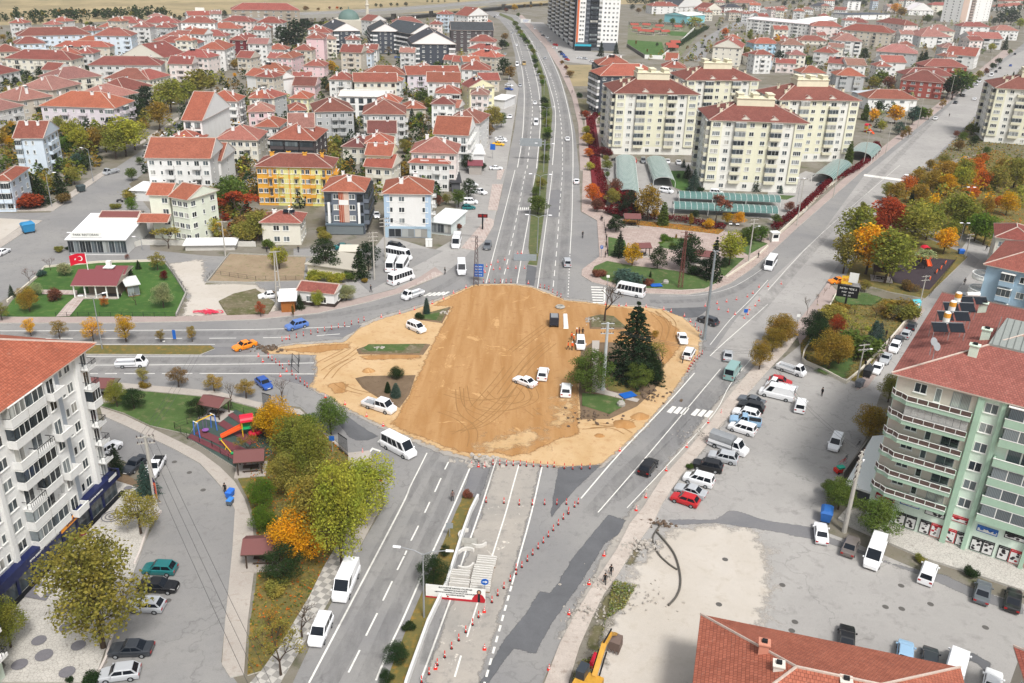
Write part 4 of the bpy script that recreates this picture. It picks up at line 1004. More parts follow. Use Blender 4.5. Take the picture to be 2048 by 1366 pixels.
# orange-yellow block
p = PX('b -15,1330 612,1342')
t = build(p[0], p[1], 11, 4, 'hip', 'Y', 'd', front='wwrwrwwrwwbwrw', side='wbw', label='orange-yellow four-storey block with pale yellow stair panels', fh=2.75, chim=4, chimcol='Y')
w, H = t['_w'], t['_H']
for q in (.34, .52, .8): 
    mb = MB(); mb.box(w * q - 1.6, -.035, 0, w * q + 1.6, -.004, H - .3); obj('stair_panel', mb.mesh('stair_panel', [WALL]), t, col='d9d27e')
    for s in range(4): obj('window', WM['n'], t, (w * q, -.035, s * 2.75 + .9))
mb = MB(); mb.box(.02, -.05, 0, w - .02, -.036, 2.6); 
# details of the black block with the brick panel
bk = [h for h in HOUSES if h['label'].startswith('black four-storey block with bright orange')]
if bk:
    t = bk[-1]; w = t['_w']; H = t['_H']
    t['label'] = 'charcoal and white four-storey block with an orange brick panel and glass ground floor'
    mb = MB(); mb.box(w * .36, -.12, 3.2, w * .62, -.004, H - .3); obj('brick_panel', mb.mesh('brick_panel', [m_bricks('orange_brick', 'b0583a', '98472f', 'c9b0a0', .5, .25)]), t)
    for x0, x1 in ((.08, .14), (.84, .9)):
        mb = MB(); mb.box(w * x0, -.5, 2.9, w * x1, -.004, H - 3.0); obj('white_fin', mb.mesh('white_fin', [WALL]), t, col='e8e8e6')
    mb = MB(); mb.box(.1, -1.1, 2.6, w - .1, -.005, 3.0); mb.box(.3, -.9, .2, w - .3, -.85, 2.6, 1); obj('glazed_front', mb.mesh('glazed_front', [WALL, GLASS]), t, col='5d6b75')
    mb = MB(); mb.box(w * .37, -.16, H - 3.6, w * .61, -.121, H - 2.3); obj('sign_panel', mb.mesh('sign_panel', [WHITE]), t)
t = min(HOUSES, key=lambda h: (h['_px'][0] - 815) ** 2 + (h['_px'][1] - 388) ** 2)
t['label'] = 'white three-storey block with brown windows over a pale blue shop floor'
w = t['_w']; H = t['_H']
mb = MB(); mb.box(.02, -.12, 0, w - .02, -.004, 3.0); obj('shop_floor', mb.mesh('shop_floor', [WALL]), t, col='9fb6c6')
for x in (.22, .5, .78): obj('shop_window', WM['s'], t, (w * x, -.12, .2), 0, scale=(1.25, 1, 1))
for x in (.06, .94):
    mb = MB(); mb.box(w * x - .7, -.04, 3.0, w * x + .7, -.005, H - .2); obj('blue_corner', mb.mesh('blue_corner', [WALL]), t, col='a9bfd4')
# pale green house by the restaurant
p = PX('e 1170,190 1360,196'); t = build(p[0], p[1], 8, 4, 'gx', 'v', 'O', front='.w', side='.', label='pale green four-storey house with an open terrace, left wing', fh=2.75, chim=1, lm=False)
p = PX('e 1345,205 1500,232'); t2 = build(p[0], p[1], 10, 4, 'gx', 'v', 'O', front='www', side='wnw', label='pale green four-storey house with twin orange roofs beside the white restaurant', fh=2.75, chim=1)
ang = t2.rotation_euler.z - t.rotation_euler.z; t.parent = t2; t.matrix_parent_inverse = Matrix.Identity(4)
rel = Matrix.Rotation(-t2.rotation_euler.z, 4, 'Z') @ (t.location - t2.location); t.location = rel; t.rotation_euler = (0, 0, -ang); t.name = 'side_wing'
for k in ('category', 'label'): 
    if k in t: del t[k]
# restaurant
def shed(Apx, Bpx, depth, h, name, label, cat, wc, rc, slope_rise=.4, windows=0, ov=.3, lm=True, roofm=None):
    a = G(*Apx, h); b = G(*Bpx, h); ang = math.atan2(b.y - a.y, b.x - a.x); w = (b - a).length
    t = thing(name, label, cat, (a.x, a.y, 0), ang, lm=lm)
    mb = MB(); mb.box(.2, .2, 0, w - .2, depth - .2, h - .2); obj('wall', mb.mesh('wall', [WALL]), t, col=wc)
    mb = MB(); mb.hexa([(-ov, -ov, h - .2), (w + ov, -ov, h - .2), (w + ov, depth + ov, h - .2 + slope_rise), (-ov, depth + ov, h - .2 + slope_rise)], [(-ov, -ov, h), (w + ov, -ov, h), (w + ov, depth + ov, h + slope_rise), (-ov, depth + ov, h + slope_rise)])
    obj('roof', mb.mesh('roof', [roofm or FLAT]), t, col=rc)
    for i in range(windows): obj('window', WM['s'], t, (w * (i + .5) / windows, .2, .5), 0, scale=(w / windows * .96 / 2.6, 1, (h - 1.0) / 2.2))
    t['_w'] = w; return t
def writing(txt, size, parent, loc, rot, m, name='lettering', ex=.02, align='CENTER'):
    cu = bpy.data.curves.new(name, 'FONT'); cu.body = txt; cu.size = size; cu.extrude = ex; cu.align_x = align; cu.align_y = 'CENTER'
    o = bpy.data.objects.new('tmp', cu); COL.objects.link(o); dg = bpy.context.evaluated_depsgraph_get(); me = bpy.data.meshes.new_from_object(o.evaluated_get(dg)); bpy.data.objects.remove(o); me.materials.clear(); me.materials.append(m)
    q = obj(name, me, parent, loc); q.rotation_euler = rot; return q
NAVY = m_const('navy_sign', '1a2350', .5); BLACKP = m_const('black_sign', '17181b', .5); REDS = m_const('red_sign', 'b3202c', .5); BLUES = m_const('blue_sign', '1f5fae', .5)
p = PX('e 530,543 1000,545'); t = shed(p[0], p[1], 17, 4.0, 'restaurant', 'white single-storey restaurant with glazed front and low white roof', 'restaurant', 'dcdcda', 'ececec', 1.2, 10)
mb = MB(); mb.box(1, .1, 4.3, 8, .3, 5.6); s_ = obj('roof_sign', mb.mesh('roof_sign', [WHITE]), t)
writing('PARK RESTORAN', .75, s_, (4.5, .08, 4.95), (math.pi / 2, 0, 0), BLACKP)
rm, _, _ = roof_mesh(7, 7, 'gx', .2, .3); obj('tiled_roof', rm.mesh('tiled_roof', [ROOF, MORTAR, m_gable('w')]), t, (13.5, 9.5, 5.3), col=RC['O'])
rm, _, _ = roof_mesh(9, 5, 'gx', .2, .3); obj('maroon_roof', rm.mesh('maroon_roof', [FLAT, MORTAR, m_gable('w')]), t, (3, 14, 5.2), col=RC['m'])
p = PX('e 1040,150 1225,158'); shed(p[0], p[1], 9, 3.2, 'canopy', 'flat white canopy beside the white block', 'canopy', 'cfcfcd', 'ececec', .2, 0)
p = PX('e 1470,590 1880,585'); shed(p[0], p[1], 4.5, 1.6, 'low_shed', 'long low white sheeting roof behind the roadside wall', 'shed', 'bdbab4', 'e6e6e6', .2, 0)
p = PX('f 1390,400 1560,420'); shed(p[0], p[1], 12, 3.4, 'shop_annex', 'pale single-storey annex beside the white block with blue shop floor', 'annex', 'd3dbd9', 'dfe4e2', .3, 3)
p = PX('f 1560,90 1640,90'); shed(p[0], p[1], 12, 3.2, 'awning', 'dark awning over a cafe front beside the parking lane', 'awning', '55565a', '35363a', .2, 0)
p = PX('b 1700,1230 1830,1230'); shed(p[0], p[1], 14, 3.6, 'shop_annex', 'white canopy roof with blue edge beside the parking lane', 'annex', 'd8d8d8', 'dcdcda', .3, 0)
p = PX('b 1700,1320 1810,1322'); shed(p[0], p[1], 6, 3.2, 'shop_annex', 'small maroon roof beside the parking lane', 'annex', 'a09a94', '7e3f48', .3, 0)
p = PX('b 1880,790 1990,800'); shed(p[0], p[1], 14, 4, 'shop_annex', 'white roofed annex beside parked cars at the road bend', 'annex', 'd8d8d8', 'e2e2e2', .3, 0)
p = PX('f 400,740 800,790'); shed(p[0], p[1], 9, 2.6, 'barrack', 'cream cabins with grey roof strips behind the pines', 'cabin', 'ddd5bd', 'b5afa2', .3, 0)
p = PX('f 670,640 800,640'); shed(p[0], p[1], 4, 2.6, 'cabin', 'small cream cabin next to the dark pines', 'cabin', 'ddd5bd', 'cfc9ba', .2, 0)
p = PX('d 790,760 980,745'); shed(p[0], p[1], 10, 3.5, 'workshop', 'grey sheet-roofed workshop behind the low white house', 'shed', 'b7babd', 'b4bac0', .5, 0)
# roadside kiosk with brick-coloured roof and brown shed
p = PX('f 322,955 628,985'); a = G(*p[0], 3.1); b = G(*p[1], 3.1)
t = build(p[0], p[1], 5.5, 1, 'gx', 'w', 'r', front='.w.w.', side='w', label='white roadside tea house with brown base and red tiled roof', fh=3.0, chim=0, cat='tea house', ov=.3, slope=.35)
w = t['_w']; mb = MB(); mb.box(-.03, -.05, 0, w + .03, -.004, .9); mb.box(-.05, -.02, 0, -.004, 5.5, .9); mb.box(w + .004, 0, 0, w + .05, 5.5, .9); obj('plinth', mb.mesh('plinth', [m_const('dark_plinth', '3d332f', .8)]), t)
p = PX('f 188,1035 312,1030'); t = shed(p[0], p[1], 5.5, 2.9, 'garden_shed', 'orange-brown wooden shed with white roof beside the tea house', 'shed', '9a5f2c', 'e6e6e4', .3, 0)
# mosque
g = G(697, 62); t = thing('mosque', 'grey-green mosque dome with slim minaret far behind the rooftops', 'mosque', (g.x, g.y, 0))
mb = MB(); mb.box(-12, -8, 0, 12, 16, 9); obj('wall', mb.mesh('wall', [WALL]), t, col='c9c3b5')
mb = MB(); mb.lathe([(8.5 * math.cos(a * .157), 9 + 7.5 * math.sin(a * .157)) for a in range(10)] + [(.3, 16.6)], 0, 4, 24); mb.lathe([(.3, 16.4), (.3, 18), (.05, 19)], 0, 4, 6); obj('dome', mb.mesh('dome', [FLAT], True), t, col='5f7670')
mb = MB(); mb.lathe([(1.3, 0), (1.2, 20), (1.7, 20.2), (1.7, 21), (1.0, 21.2), (1.0, 27), (.1, 31)], 16, 0, 10); obj('minaret', mb.mesh('minaret', [FLAT]), t, col='cfc8b8')
# elevated motorway
t = thing('motorway_bridge', 'grey concrete motorway viaduct crossing the top of the photo', 'viaduct', (0, 0, 0))
pts = GP('b -100,170 160,130 640,108 1100,82 1500,52 1900,16 2200,-10 2600,-30', 8.0)
pts = smooth_line([(q.x, q.y) for q in pts], 4)
mb = MB(); ribbon(mb, pts, 26, 8.2, 0, 6.8); obj('deck', mb.mesh('deck', [ASPH]), t)
for sgn in (-1, 1):
    mb = MB(); off = []
    for i, q in enumerate(pts):
        a = pts[max(i - 1, 0)]; b = pts[min(i + 1, len(pts) - 1)]; dd = (b - a).normalized(); off.append(q + Vector((-dd.y, dd.x, 0)) * 13 * sgn)
    ribbon(mb, off, .5, 9.3, 0, 6.4); obj('parapet', mb.mesh('parapet', [CONC]), t)
for k in range(3, len(pts) - 2, 3):
    mb = MB(); q = pts[k]; mb.box(q.x - 1.2, q.y - 9, 0, q.x + 1.2, q.y + 9, 6.75); obj('pier', mb.mesh('pier', [CONC]), t)
# near left apartment block with shops
H1 = 22.3
cB = G(188, 687, H1); cA = G(0, 822, H1); u = (cA - cB).normalized(); far = cB + u * 46
pA = P(far); pB = (188, 687)
t = build(pA, pB, 15, 7, 'hip', 'e2e2e0', 'O', front='.', side=None, label='tall white apartment block with bays over navy blue shops at the left edge', fh=2.72, z0=3.2, chim=0, ov=1.0, slope=.42)
w, H = t['_w'], t['_H']
def el(kind, xr, s, y=0.0, wd=1.0, col='dcdcda'):
    z = 3.6 + s * 2.72
    if kind in WM: obj('window', WM[kind], t, (w - xr, y, z + .75), 0, scale=(wd, 1, 1))
    else:
        b = obj('balcony', BM[kind], t, (w - xr, y, z), 0, col=col, scale=(wd, 1, .97))
        if kind in 'bru': obj('balcony_door', DOORM, b, (0, 0, .02))
for x0, x1, c, y in ((2.4, 3.1, 'dededc', -.5), (6.1, 7.3, 'aeb6be', -.12), (7.6, 9.6, 'e2e2e0', -.7), (18.8, 19.4, 'dededc', -.4), (22.6, 23.2, 'dededc', -.4), (27, 28.5, 'aeb6be', -.12), (33.5, 34, 'dededc', -.4)):
    mb = MB(); mb.box(w - x1, y, 3.4, w - x0, -.004, H - .2); obj('pilaster', mb.mesh('pilaster', [WALL]), t, col=c)
for s in range(7):
    el('r' if s not in (4,) else 'g', .9, s, 0, .62)
    el('w', 4.2, s, 0, .75); el('n', 5.5, s, 0)
    el('w' if s % 2 else 'b', 8.6, s, -.7, .8)
    el(('g', 'b', 'g', 'g', 'r', 'g', 'g')[s], 11.7, s, 0, 1.1); el(('g', 'g', 'r', 'g', 'b', 'g', 'g')[s], 14.8, s, 0, 1.0)
    el('w', 17.6, s); el('n', 20, s); el('w', 21.5, s); el('w', 24.6, s); el('n', 26.4, s); el(('r', 'g')[s % 2], 30, s, 0, 1.1); el('g', 32.3, s, 0, .7); el('w', 35.5, s); el('n', 37.5, s); el('w', 39.5, s)
mb = MB()
mb.box(.5, -.5, 0, w + .4, -.004, 3.0, 0); mb.box(.3, -1.0, 2.6, w + .6, -.004, 3.9, 1); mb.box(w + .004, -1.0, 2.6, w + .9, 6, 3.9, 1)
for x in [i * 2.9 for i in range(1, 15)]: mb.box(w - x - .18, -.62, 0, w - x + .18, -.5, 2.6, 1)
mb.box(0, -1.3, 0, w + 1.0, -.63, .25, 3)
sh = obj('shop_front', mb.mesh('shop_front', [GLASS, NAVY, WHITE, BLACKP]), t)
mb = MB(); mb.box(w - 12.3, -1.06, 2.85, w - 8.5, -1.0, 3.75, 0); q = obj('orange_sign', mb.mesh('orange_sign', [m_const('orange_sign', 'e8962a', .5)]), sh)
writing('LASSA', .62, q, (w - 10.4, -1.09, 3.28), (math.pi / 2, 0, 0), NAVY)
writing('TEKI', 1.0, sh, (w - 33.2, -1.05, 3.25), (math.pi / 2, 0, 0), WHITE); writing('Fatih Beyaz', .75, sh, (w - 33, -.66, 2.05), (math.pi / 2, 0, 0), WHITE)
mb = MB(); mb.lathe([(.55, 0), (.55, .08)], 0, 0, 20); q = obj('round_logo', mb.mesh('round_logo', [m_const('rainbow_logo', '3aa05a', .5)]), sh, (w - 31.2, -1.02, 3.25)); q.rotation_euler = (math.pi / 2, 0, 0)
mb = MB(); mb.box(w - 27.5, -1.25, 3.0, w - 23.5, -1.0, 6.2, 0); q = obj('upper_sign', mb.mesh('upper_sign', [NAVY]), sh)
mb = MB(); mb.lathe([(1.0, 0), (1.0, .06)], 0, 0, 24, 0); mb.lathe([(.75, .06), (.75, .1)], 0, 0, 24, 1); mb.lathe([(.45, .1), (.45, .13)], 0, 0, 24, 0); q2 = obj('emblem', mb.mesh('emblem', [WHITE, NAVY]), q, (w - 25.5, -1.26, 4.9)); q2.rotation_euler = (math.pi / 2, 0, 0)
for x in (4.5, 7, 14, 17): writing('ISITMA SOGUTMA', .32, sh, (w - x, -1.05, 3.3), (math.pi / 2, 0, 0), WHITE)
c2 = G(19, 1352); c3 = Vector((c2.x, c2.y, 19.2)); t = build(P(c3 + u * 14), P(c3), 12, 6, 'hip', 'W', 'O', front='.wbr', side=None, label='corner of a white and green block with balconies at the bottom left edge', fh=3.1, z0=.4, chim=0, ov=.3, two=('c6d2c4', 2.4))
# near right mint-green block
H2 = 22.0
t = build(PX('q 1786,746')[0], P(G(1786, 746, H2) + (G(2048, 813, H2) - G(1786, 746, H2)).normalized() * 36), 34, 8, 'hip', 'V', 'f', front='.', side='.', label='mint-green apartment block with long curved balconies above shop posters', fh=2.72, chim=0, ov=.7, slope=.33)
w, H, d, rh = t['_w'], t['_H'], t['_d'], t['_rh']
DG = 'a6c2ad'
CREAM = 'cfc3b8'
for x0, x1, y in ((9.4, 10.1, -.5), (12.0, 12.5, -.5), (18.6, 19.1, -.5), (21.2, 21.7, -.5), (28, 28.6, -.5)):
    mb = MB(); mb.box(x0, y, 0, x1, -.004, H - .2); obj('pilaster', mb.mesh('pilaster', [WALL]), t, col=DG)
mb = MB(); mb.box(.1, -.03, 5.5, 9.3, -.004, H - .2); obj('recessed_wall', mb.mesh('recessed_wall', [WALL]), t, col=CREAM)
BRP = m_const('brown_rail_panel', '5d4b46', .5); POST = m_const('poster_ground', 'd9d9d7', .5)
def long_balcony(x0, x1, z, encl):
    mb = MB(); y = -1.7
    arc = [(x1, -.004), (x1, y), (x0 + 1.2, y), (x0 + .5, y + .5), (x0 - .3, y + .75), (x0 - .8, -.3), (x0 - .6, -.004)]
    mb.prism(arc, z - .45, z + .12, 0)
    seq = arc[1:6]
    for i in range(len(seq) - 1):
        a = Vector((*seq[i], 0)); b = Vector((*seq[i + 1], 0)); n = max(1, int((b - a).length / 1.1))
        ribbon(mb, [a, b], .14, z + .2, 2, z + .12)
        for k in range(n):
            p, q = a.lerp(b, k / n + .03 / n), a.lerp(b, (k + 1) / n - .03 / n); mb.face([(p.x, p.y, z + .25), (q.x, q.y, z + .25), (q.x, q.y, z + .8), (p.x, p.y, z + .8)], 1); mb.face([(p.x, p.y + .04, z + .8), (q.x, q.y + .04, z + .8), (q.x, q.y + .04, z + .25), (p.x, p.y + .04, z + .25)], 1)
            mb.box(q.x - .03, q.y - .03, z + .12, q.x + .03, q.y + .03, z + .88, 2)
        ribbon(mb, [a, b], .08, z + .9, 2, z + .84)
    o = obj('long_balcony', mb.mesh('long_balcony', [WALL, BRP, WHITE]), t, col=DG)
    if encl:
        mb = MB()
        for k in range(9):
            xa = x0 + 1.2 + (x1 - x0 - 1.3) * k / 9; xb = x0 + 1.2 + (x1 - x0 - 1.3) * (k + 1) / 9 - .04; mb.face([(xa, y + .25, z + .15), (xb, y + .25, z + .15), (xb, y + .25, z + 2.2), (xa, y + .25, z + 2.2)], 0)
        obj('striped_blind', mb.mesh('striped_blind', [m_const('grey_curtain', 'b9b9b6', .7, n=.6, sc=6)]), o)
for s in range(6):
    z = 5.5 + s * 2.72
    long_balcony(.6, 9.2, z, s == 4)
    obj('window', WM['w'], t, (2.9, -.03, z + .9)); obj('balcony_door', WM['n'], t, (5.0, -.03, z + .2), scale=(1.1, 1, 1.7)); obj('window', WM['s'], t, (7.6, -.03, z + .2), scale=(.8, 1, .95))
    obj('window', WM['w'], t, (11, 0, z + .6)); obj('window', WM['w'], t, (20.1, 0, z + .6)); obj('window', WM['w'], t, (30, 0, z + .6))
    for x in (15.5, 25): 
        if s == 3 and x < 20: b = obj('balcony', BM['b'], t, (x, 0, z), 0, col=DG, scale=(2.0, 1, 1)); obj('balcony_door', DOORM, b, (0, 0, .02))
        else: obj('balcony', BM['g'], t, (x, 0, z), 0, col=DG, scale=(2.0, .9, 1))
pr = random.Random(3)
INK = m_const('poster_ink', '3a3438', .6); 
def poster(x, z, pw, ph, fr):
    mb = MB(); mb.box(x, -.1, z, x + pw, -.005, z + ph, 0); mb.box(x + .1, -.13, z + .12, x + pw - .1, -.101, z + ph - .12, 1)
    for k in range(int(pw * ph * 3)):
        cx = x + .3 + pr.random() * (pw - .6); cz = z + .3 + pr.random() * (ph - .6); r = pr.uniform(.08, .2)
        mb.face([(cx + r * math.cos(a * 1.05) * 1.3, -.135, cz + r * math.sin(a * 1.05)) for a in range(6)], pr.choice((2, 2, 0)))
    mb.box(x + .1, -.136, z + ph - .35, x + pw - .1, -.131, z + ph - .12, 0)
    obj('shop_poster', mb.mesh('shop_poster', [fr, POST, INK]), t)
for i in range(11):
    x0 = .5 + i * 3.1
    for k in range(2): poster(x0 + k * 1.35, .5, 1.3, 2.0, BLACKP if (i + k) % 3 else REDS)
    if i % 1 == 0: poster(x0 + .2, 3.8 - (0 if i % 2 else .3), 2.4, .9, (REDS, BLUES, BLACKP)[i % 3])
# things on the mint block's roof
ro = [c for c in t.children if c.name.startswith('roof')][0]
mb = MB(); x0, x1, y0, y1 = 8.5, 26, 8.5, 15; z0 = 3.3
mb.hexa([(x0, y0, z0 - 1), (x1, y0, z0 - 1), (x1, y1, z0 - 1), (x0, y1, z0 - 1)], [(x0, y0, z0), (x1, y0, z0), (x1 - 1, y1, z0 + 1.6), (x0 + 1, y1, z0 + 1.6)], 0)
for i in range(22):
    x = x0 + .4 + (x1 - x0 - .8) * i / 21; mb.tube([(x, y0, z0 + .04), (x, y1 - .1, z0 + 1.62)], .05, 4, 1)
obj('glass_skylight', mb.mesh('glass_skylight', [m_const('dull_glass', '8f9490', .35), m_const('grey_bar', '6d716e', .6)]), ro)
for x, y in ((7.2, 6.0), (7.8, 11), (6, 23), (14, 21)): obj('chimney', CHIM, ro, (x, y, min(x, y, d - y) * .33 + .6), col='cfe0d0', scale=(1.3, 1.2, 1.1))
def on_roof(px, py, hh): 
    g = G(px, py, hh); return g
def solar(px, py, h, sc=1.0, drum='d99a3c', upright=True, label='', rot=0.0):
    g = G(px, py, h); o = thing('solar_water_heater', label, 'solar heater', (g.x, g.y, h), rot, 'solar water heaters on the roofs')
    o.scale = (sc, sc, sc)
    mb = MB()
    for sx in (-1, 1): mb.hexa([(sx * 1.1 - .95, -.6, .5), (sx * 1.1 + .95, -.6, .5), (sx * 1.1 + .95, .5, 1.3), (sx * 1.1 - .95, .5, 1.3)], [(sx * 1.1 - .95, -.65, .57), (sx * 1.1 + .95, -.65, .57), (sx * 1.1 + .95, .45, 1.37), (sx * 1.1 - .95, .45, 1.37)])
    obj('collector', mb.mesh('collector', [CARGLASS]), o)
    mb = MB()
    for sx in (-2, 0, 2): mb.tube([(sx, -.6, -.6), (sx, -.6, .5)], .04, 4); mb.tube([(sx, .5, -.6), (sx, .5, 1.4)], .04, 4)
    mb.tube([(-2.1, .52, 1.4), (2.1, .52, 1.4)], .06, 4); obj('frame', mb.mesh('frame', [STEEL]), o)
    mb = MB()
    if upright: mb.lathe([(.42, 1.2), (.42, 2.6), (.3, 2.75)], 0, .9, 12, 0); mb.lathe([(.43, 2.0), (.43, 2.62)], 0, .9, 12, 1)
    else: mb.tube([(-1.0, .7, 1.7), (1.0, .7, 1.7)], .36, 10, 0)
    obj('tank', mb.mesh('tank', [WHITE, m_const('orange_tank', drum, .5)]), o); return o
solar(1893, 668, 25.2, 1, label='solar water heater with orange tank, nearest of three on the mint block roof'); solar(1904, 645, 25.6, 1, label='solar water heater with orange tank, middle one of three on the mint block roof'); solar(1915, 627, 25.9, 1, label='solar water heater with orange tank, farthest of three on the mint block roof')
_rr = random.Random(5)
for _h in _rr.sample([h for h in HOUSES if h['_rh'] > 1 and h['_w'] > 8 and h.location.y < 620 and h['_d'] > 0], 20):
    v = Matrix.Rotation(_h.rotation_euler.z, 3, 'Z') @ Vector((_h['_w'] * _rr.uniform(.3, .7), _h['_d'] * _rr.uniform(.3, .5), 0)) + _h.location; q = P((v.x, v.y, _h['_H'] + _h['_rh'] * .75)); solar(q[0], q[1], _h['_H'] + _h['_rh'] * .75, .7, upright=_rr.random() < .3, label='solar water heater on a tiled roof', drum='c9c9c6')
solar(1945, 612, 25, .9, upright=False, label='solar water heater with white tank beside the green roof hatch')
for px, py in ((1862, 698), (1868, 708)):
    g = G(px, py, 25.2); o = thing('satellite_dish', 'grey satellite dish at the hip of the mint block roof, ' + ('upper' if py < 700 else 'lower') + ' of two', 'satellite dish', (g.x, g.y, 25.2), 0)
    mb = MB(); mb.lathe([(.05, 0), (.3, .06), (.55, .2)], 0, 0, 14); q = obj('dish', mb.mesh('dish', [STEEL]), o, (0, 0, 1)); q.rotation_euler = (1.1, 0, .4); mb = MB(); mb.tube([(0, 0, -.8), (0, .2, 1.0)], .05, 5); obj('mast', mb.mesh('mast', [STEEL]), o)
# white annex roof behind the poles, with the yard wall
p = PX('l 640,1170 860,1215'); a = G(*p[0], 3.5); b = G(*p[1], 3.5)
pts = [G(1690, 967, 3.6), G(1757, 990, 3.6), G(1768, 870, 3.6), G(1745, 872, 3.6)]
t = thing('annex', 'low annex with ribbed white roof beside the mint block', 'annex', (pts[0].x, pts[0].y, 0))
o0 = pts[0]; q = [(p_.x - o0.x, p_.y - o0.y) for p_ in pts]
mb = MB(); mb.prism(q, 3.3, 3.6); obj('roof', mb.mesh('roof', [FLAT]), t, col='e4e4e2')
cc = (sum(a[0] for a in q) / 4, sum(a[1] for a in q) / 4); mb = MB(); mb.prism([(cc[0] + (a[0] - cc[0]) * .93, cc[1] + (a[1] - cc[1]) * .93) for a in q], 0, 3.28); obj('wall', mb.mesh('wall', [FLAT]), t, col='55585c')
# sky-blue corner house with curved white balconies
p0 = PX('h 1728,745')[0]; H3 = 13.0
cA = G(*p0, H3); cB = G(2060, 555, H3)
t = build(p0, P(cA + (G(2048, 545, H3) - cA).normalized() * 24), 20, 4, 'hip', 'a3bdd0', 'r', front='.gwgw.ww', side='.', label='sky-blue block with rounded white balconies behind the mint block', fh=3.2, ov=.7, chim=2)
d = t['_d']
for s in range(1, 4):
    mb = MB(); z = s * 3.2; n = 10; arc = [(.5 - 2.6 * math.sin(math.pi * i / n), -.3 + 2.2 - 2.6 * math.cos(math.pi * i / n)) for i in range(n + 1)]
    arc = [(a[0] - .4, a[1] - .4) for a in arc]; mb.prism(arc, z - .2, z + .06)
    for i in range(n):
        a, b = Vector((*arc[i], 0)), Vector((*arc[i + 1], 0))
        for k in range(3): q = a.lerp(b, k / 3); mb.lathe([(.07, z + .06), (.1, z + .4), (.05, z + .8)], q.x, q.y, 5)
        ribbon(mb, [a, b], .22, z + .95, 0, z + .8)
    obj('curved_balcony', mb.mesh('curved_balcony', [WHITE]), t)
# second roof just behind it
p = PX('q 1990,474 2075,486'); build(p[0], p[1], 12, 3, 'hip', 'c', 'r', label='low block with red roof at the right edge beside the autumn park', fh=3, chim=0)
# near roof at the bottom right
pA, pB = PX('q 1404,1231 1918,1336')
t = build(pA, pB, -16, 2, 'hip', 'e', 'O', front='.', side='ww', label='near house with a large orange tiled hip roof at the bottom right', fh=3.6, ov=.8, chim=0, cat='house', slope=.42)
w = t['_w']; ro = [c for c in t.children if c.name.startswith('roof')][0]
for x, y in ((6.5, -8.0), (12.3, -8.2), (17.5, -8.6), (5.2, -5.6)): obj('chimney', CHIM, ro, (x, y, 2.6), col='c98a74' if x == 5.2 else 'd8d2c8', scale=(1.1, 1.3, 1.1))
pA, pB = PX('p 1975,1080 2120,1110'); build(pA, pB, -12, 2, 'hip', 'e', 'o', front='.', side='ww', label='corner of a house with orange roof at the bottom right edge', fh=3.6, ov=.6, chim=0, cat='house')
# pavilion in the lawn
p = PX('e 578,912 925,914'); a = G(*p[0], 3.2); b = G(*p[1], 3.2); w = (b - a).length
t = thing('park_pavilion', 'open park pavilion with a large maroon roof on the lawn', 'pavilion', (a.x, a.y, 0), math.atan2(b.y - a.y, b.x - a.x))
rm, _, _ = roof_mesh(w, 9.5, 'gx', .3, .35, mortar=False); obj('roof', rm.mesh('roof', [FLAT, MORTAR, m_gable('n')]), t, (0, 0, 3.2), col='7a4246')
rm, _, _ = roof_mesh(w * .7, 5, 'gx', .3, .35, mortar=False); obj('upper_roof', rm.mesh('roof', [FLAT, MORTAR, m_gable('n')]), t, (w * .35, 4, 4.2), col='7a4246')
for i in range(5): mb = MB(); mb.box(w * i / 4 - .12, -.12, 0, w * i / 4 + .12, .12, 3.1); obj('post', mb.mesh('post', [WHITE]), t, (0, .3, 0))
mb = MB(); mb.box(2, 2.5, 0, w - .3, 9.3, 3.1); obj('wall', mb.mesh('wall', [WALL]), t, col='7f7468')
mb = MB(); mb.box(0, -.2, 0, w, 2.5, .36); obj('deck', mb.mesh('deck', [PAVE]), t)
for x in (w * .6, w * .8): mb = MB(); mb.box(x, .8, .36, x + 2, 1.3, .85); obj('bench', mb.mesh('bench', [DARK]), t)
mb = MB(); mb.box(w * .62, 5, 4, w * .62 + .9, 5.9, 6.6); mb.box(w * .62 - .6, 4.6, 5.2, w * .62 + 1.5, 6.3, 5.35); obj('chimney', mb.mesh('chimney', [WHITE]), t)
p = PX('e 1012,915 1110,900'); shed(p[0], p[1], 4.5, 2.9, 'garden_hut', 'small brick and timber hut beside the maroon pavilion', 'hut', 'b08a66', 'cfd3d1', .2, 1)
# gazebos
def gazebo(s, r, label, h=2.6, col='6f4644', rot=.2):
    g = GP(s)[0]; t = thing('gazebo', label, 'gazebo', (g.x, g.y, 0), rot, 'gazebos in the parks')
    rm, _, _ = roof_mesh(2 * r, 1.7 * r, 'gx', .3, .5, mortar=False); obj('roof', rm.mesh('roof', [FLAT, BARK, m_gable('n')]), t, (-r, -.85 * r, h), col=col)
    for x in (-1, 1):
        for y in (-.85, .85): mb = MB(); mb.box(x * r * .9 - .08, y * r * .9 - .08, 0, x * r * .9 + .08, y * r * .9 + .08, h); obj('post', mb.mesh('post', [BARK]), t)
    mb = MB(); mb.box(-r * .6, -.35, .7, r * .6, .35, .78); mb.box(-.1, -.1, 0, .1, .1, .7); obj('table', mb.mesh('table', [BARK]), t)
    for y in (-.9, .7): mb = MB(); mb.box(-r * .6, y, .42, r * .6, y + .25, .48); mb.box(-r * .5, y + .05, 0, -r * .5 + .1, y + .2, .42); mb.box(r * .5 - .1, y + .05, 0, r * .5, y + .2, .42); obj('bench', mb.mesh('bench', [BARK]), t)
    mb = MB(); mb.box(-r * 1.2, -r * 1.1, 0, r * 1.2, r * 1.1, .28); obj('base', mb.mesh('base', [PAVE]), t); return t
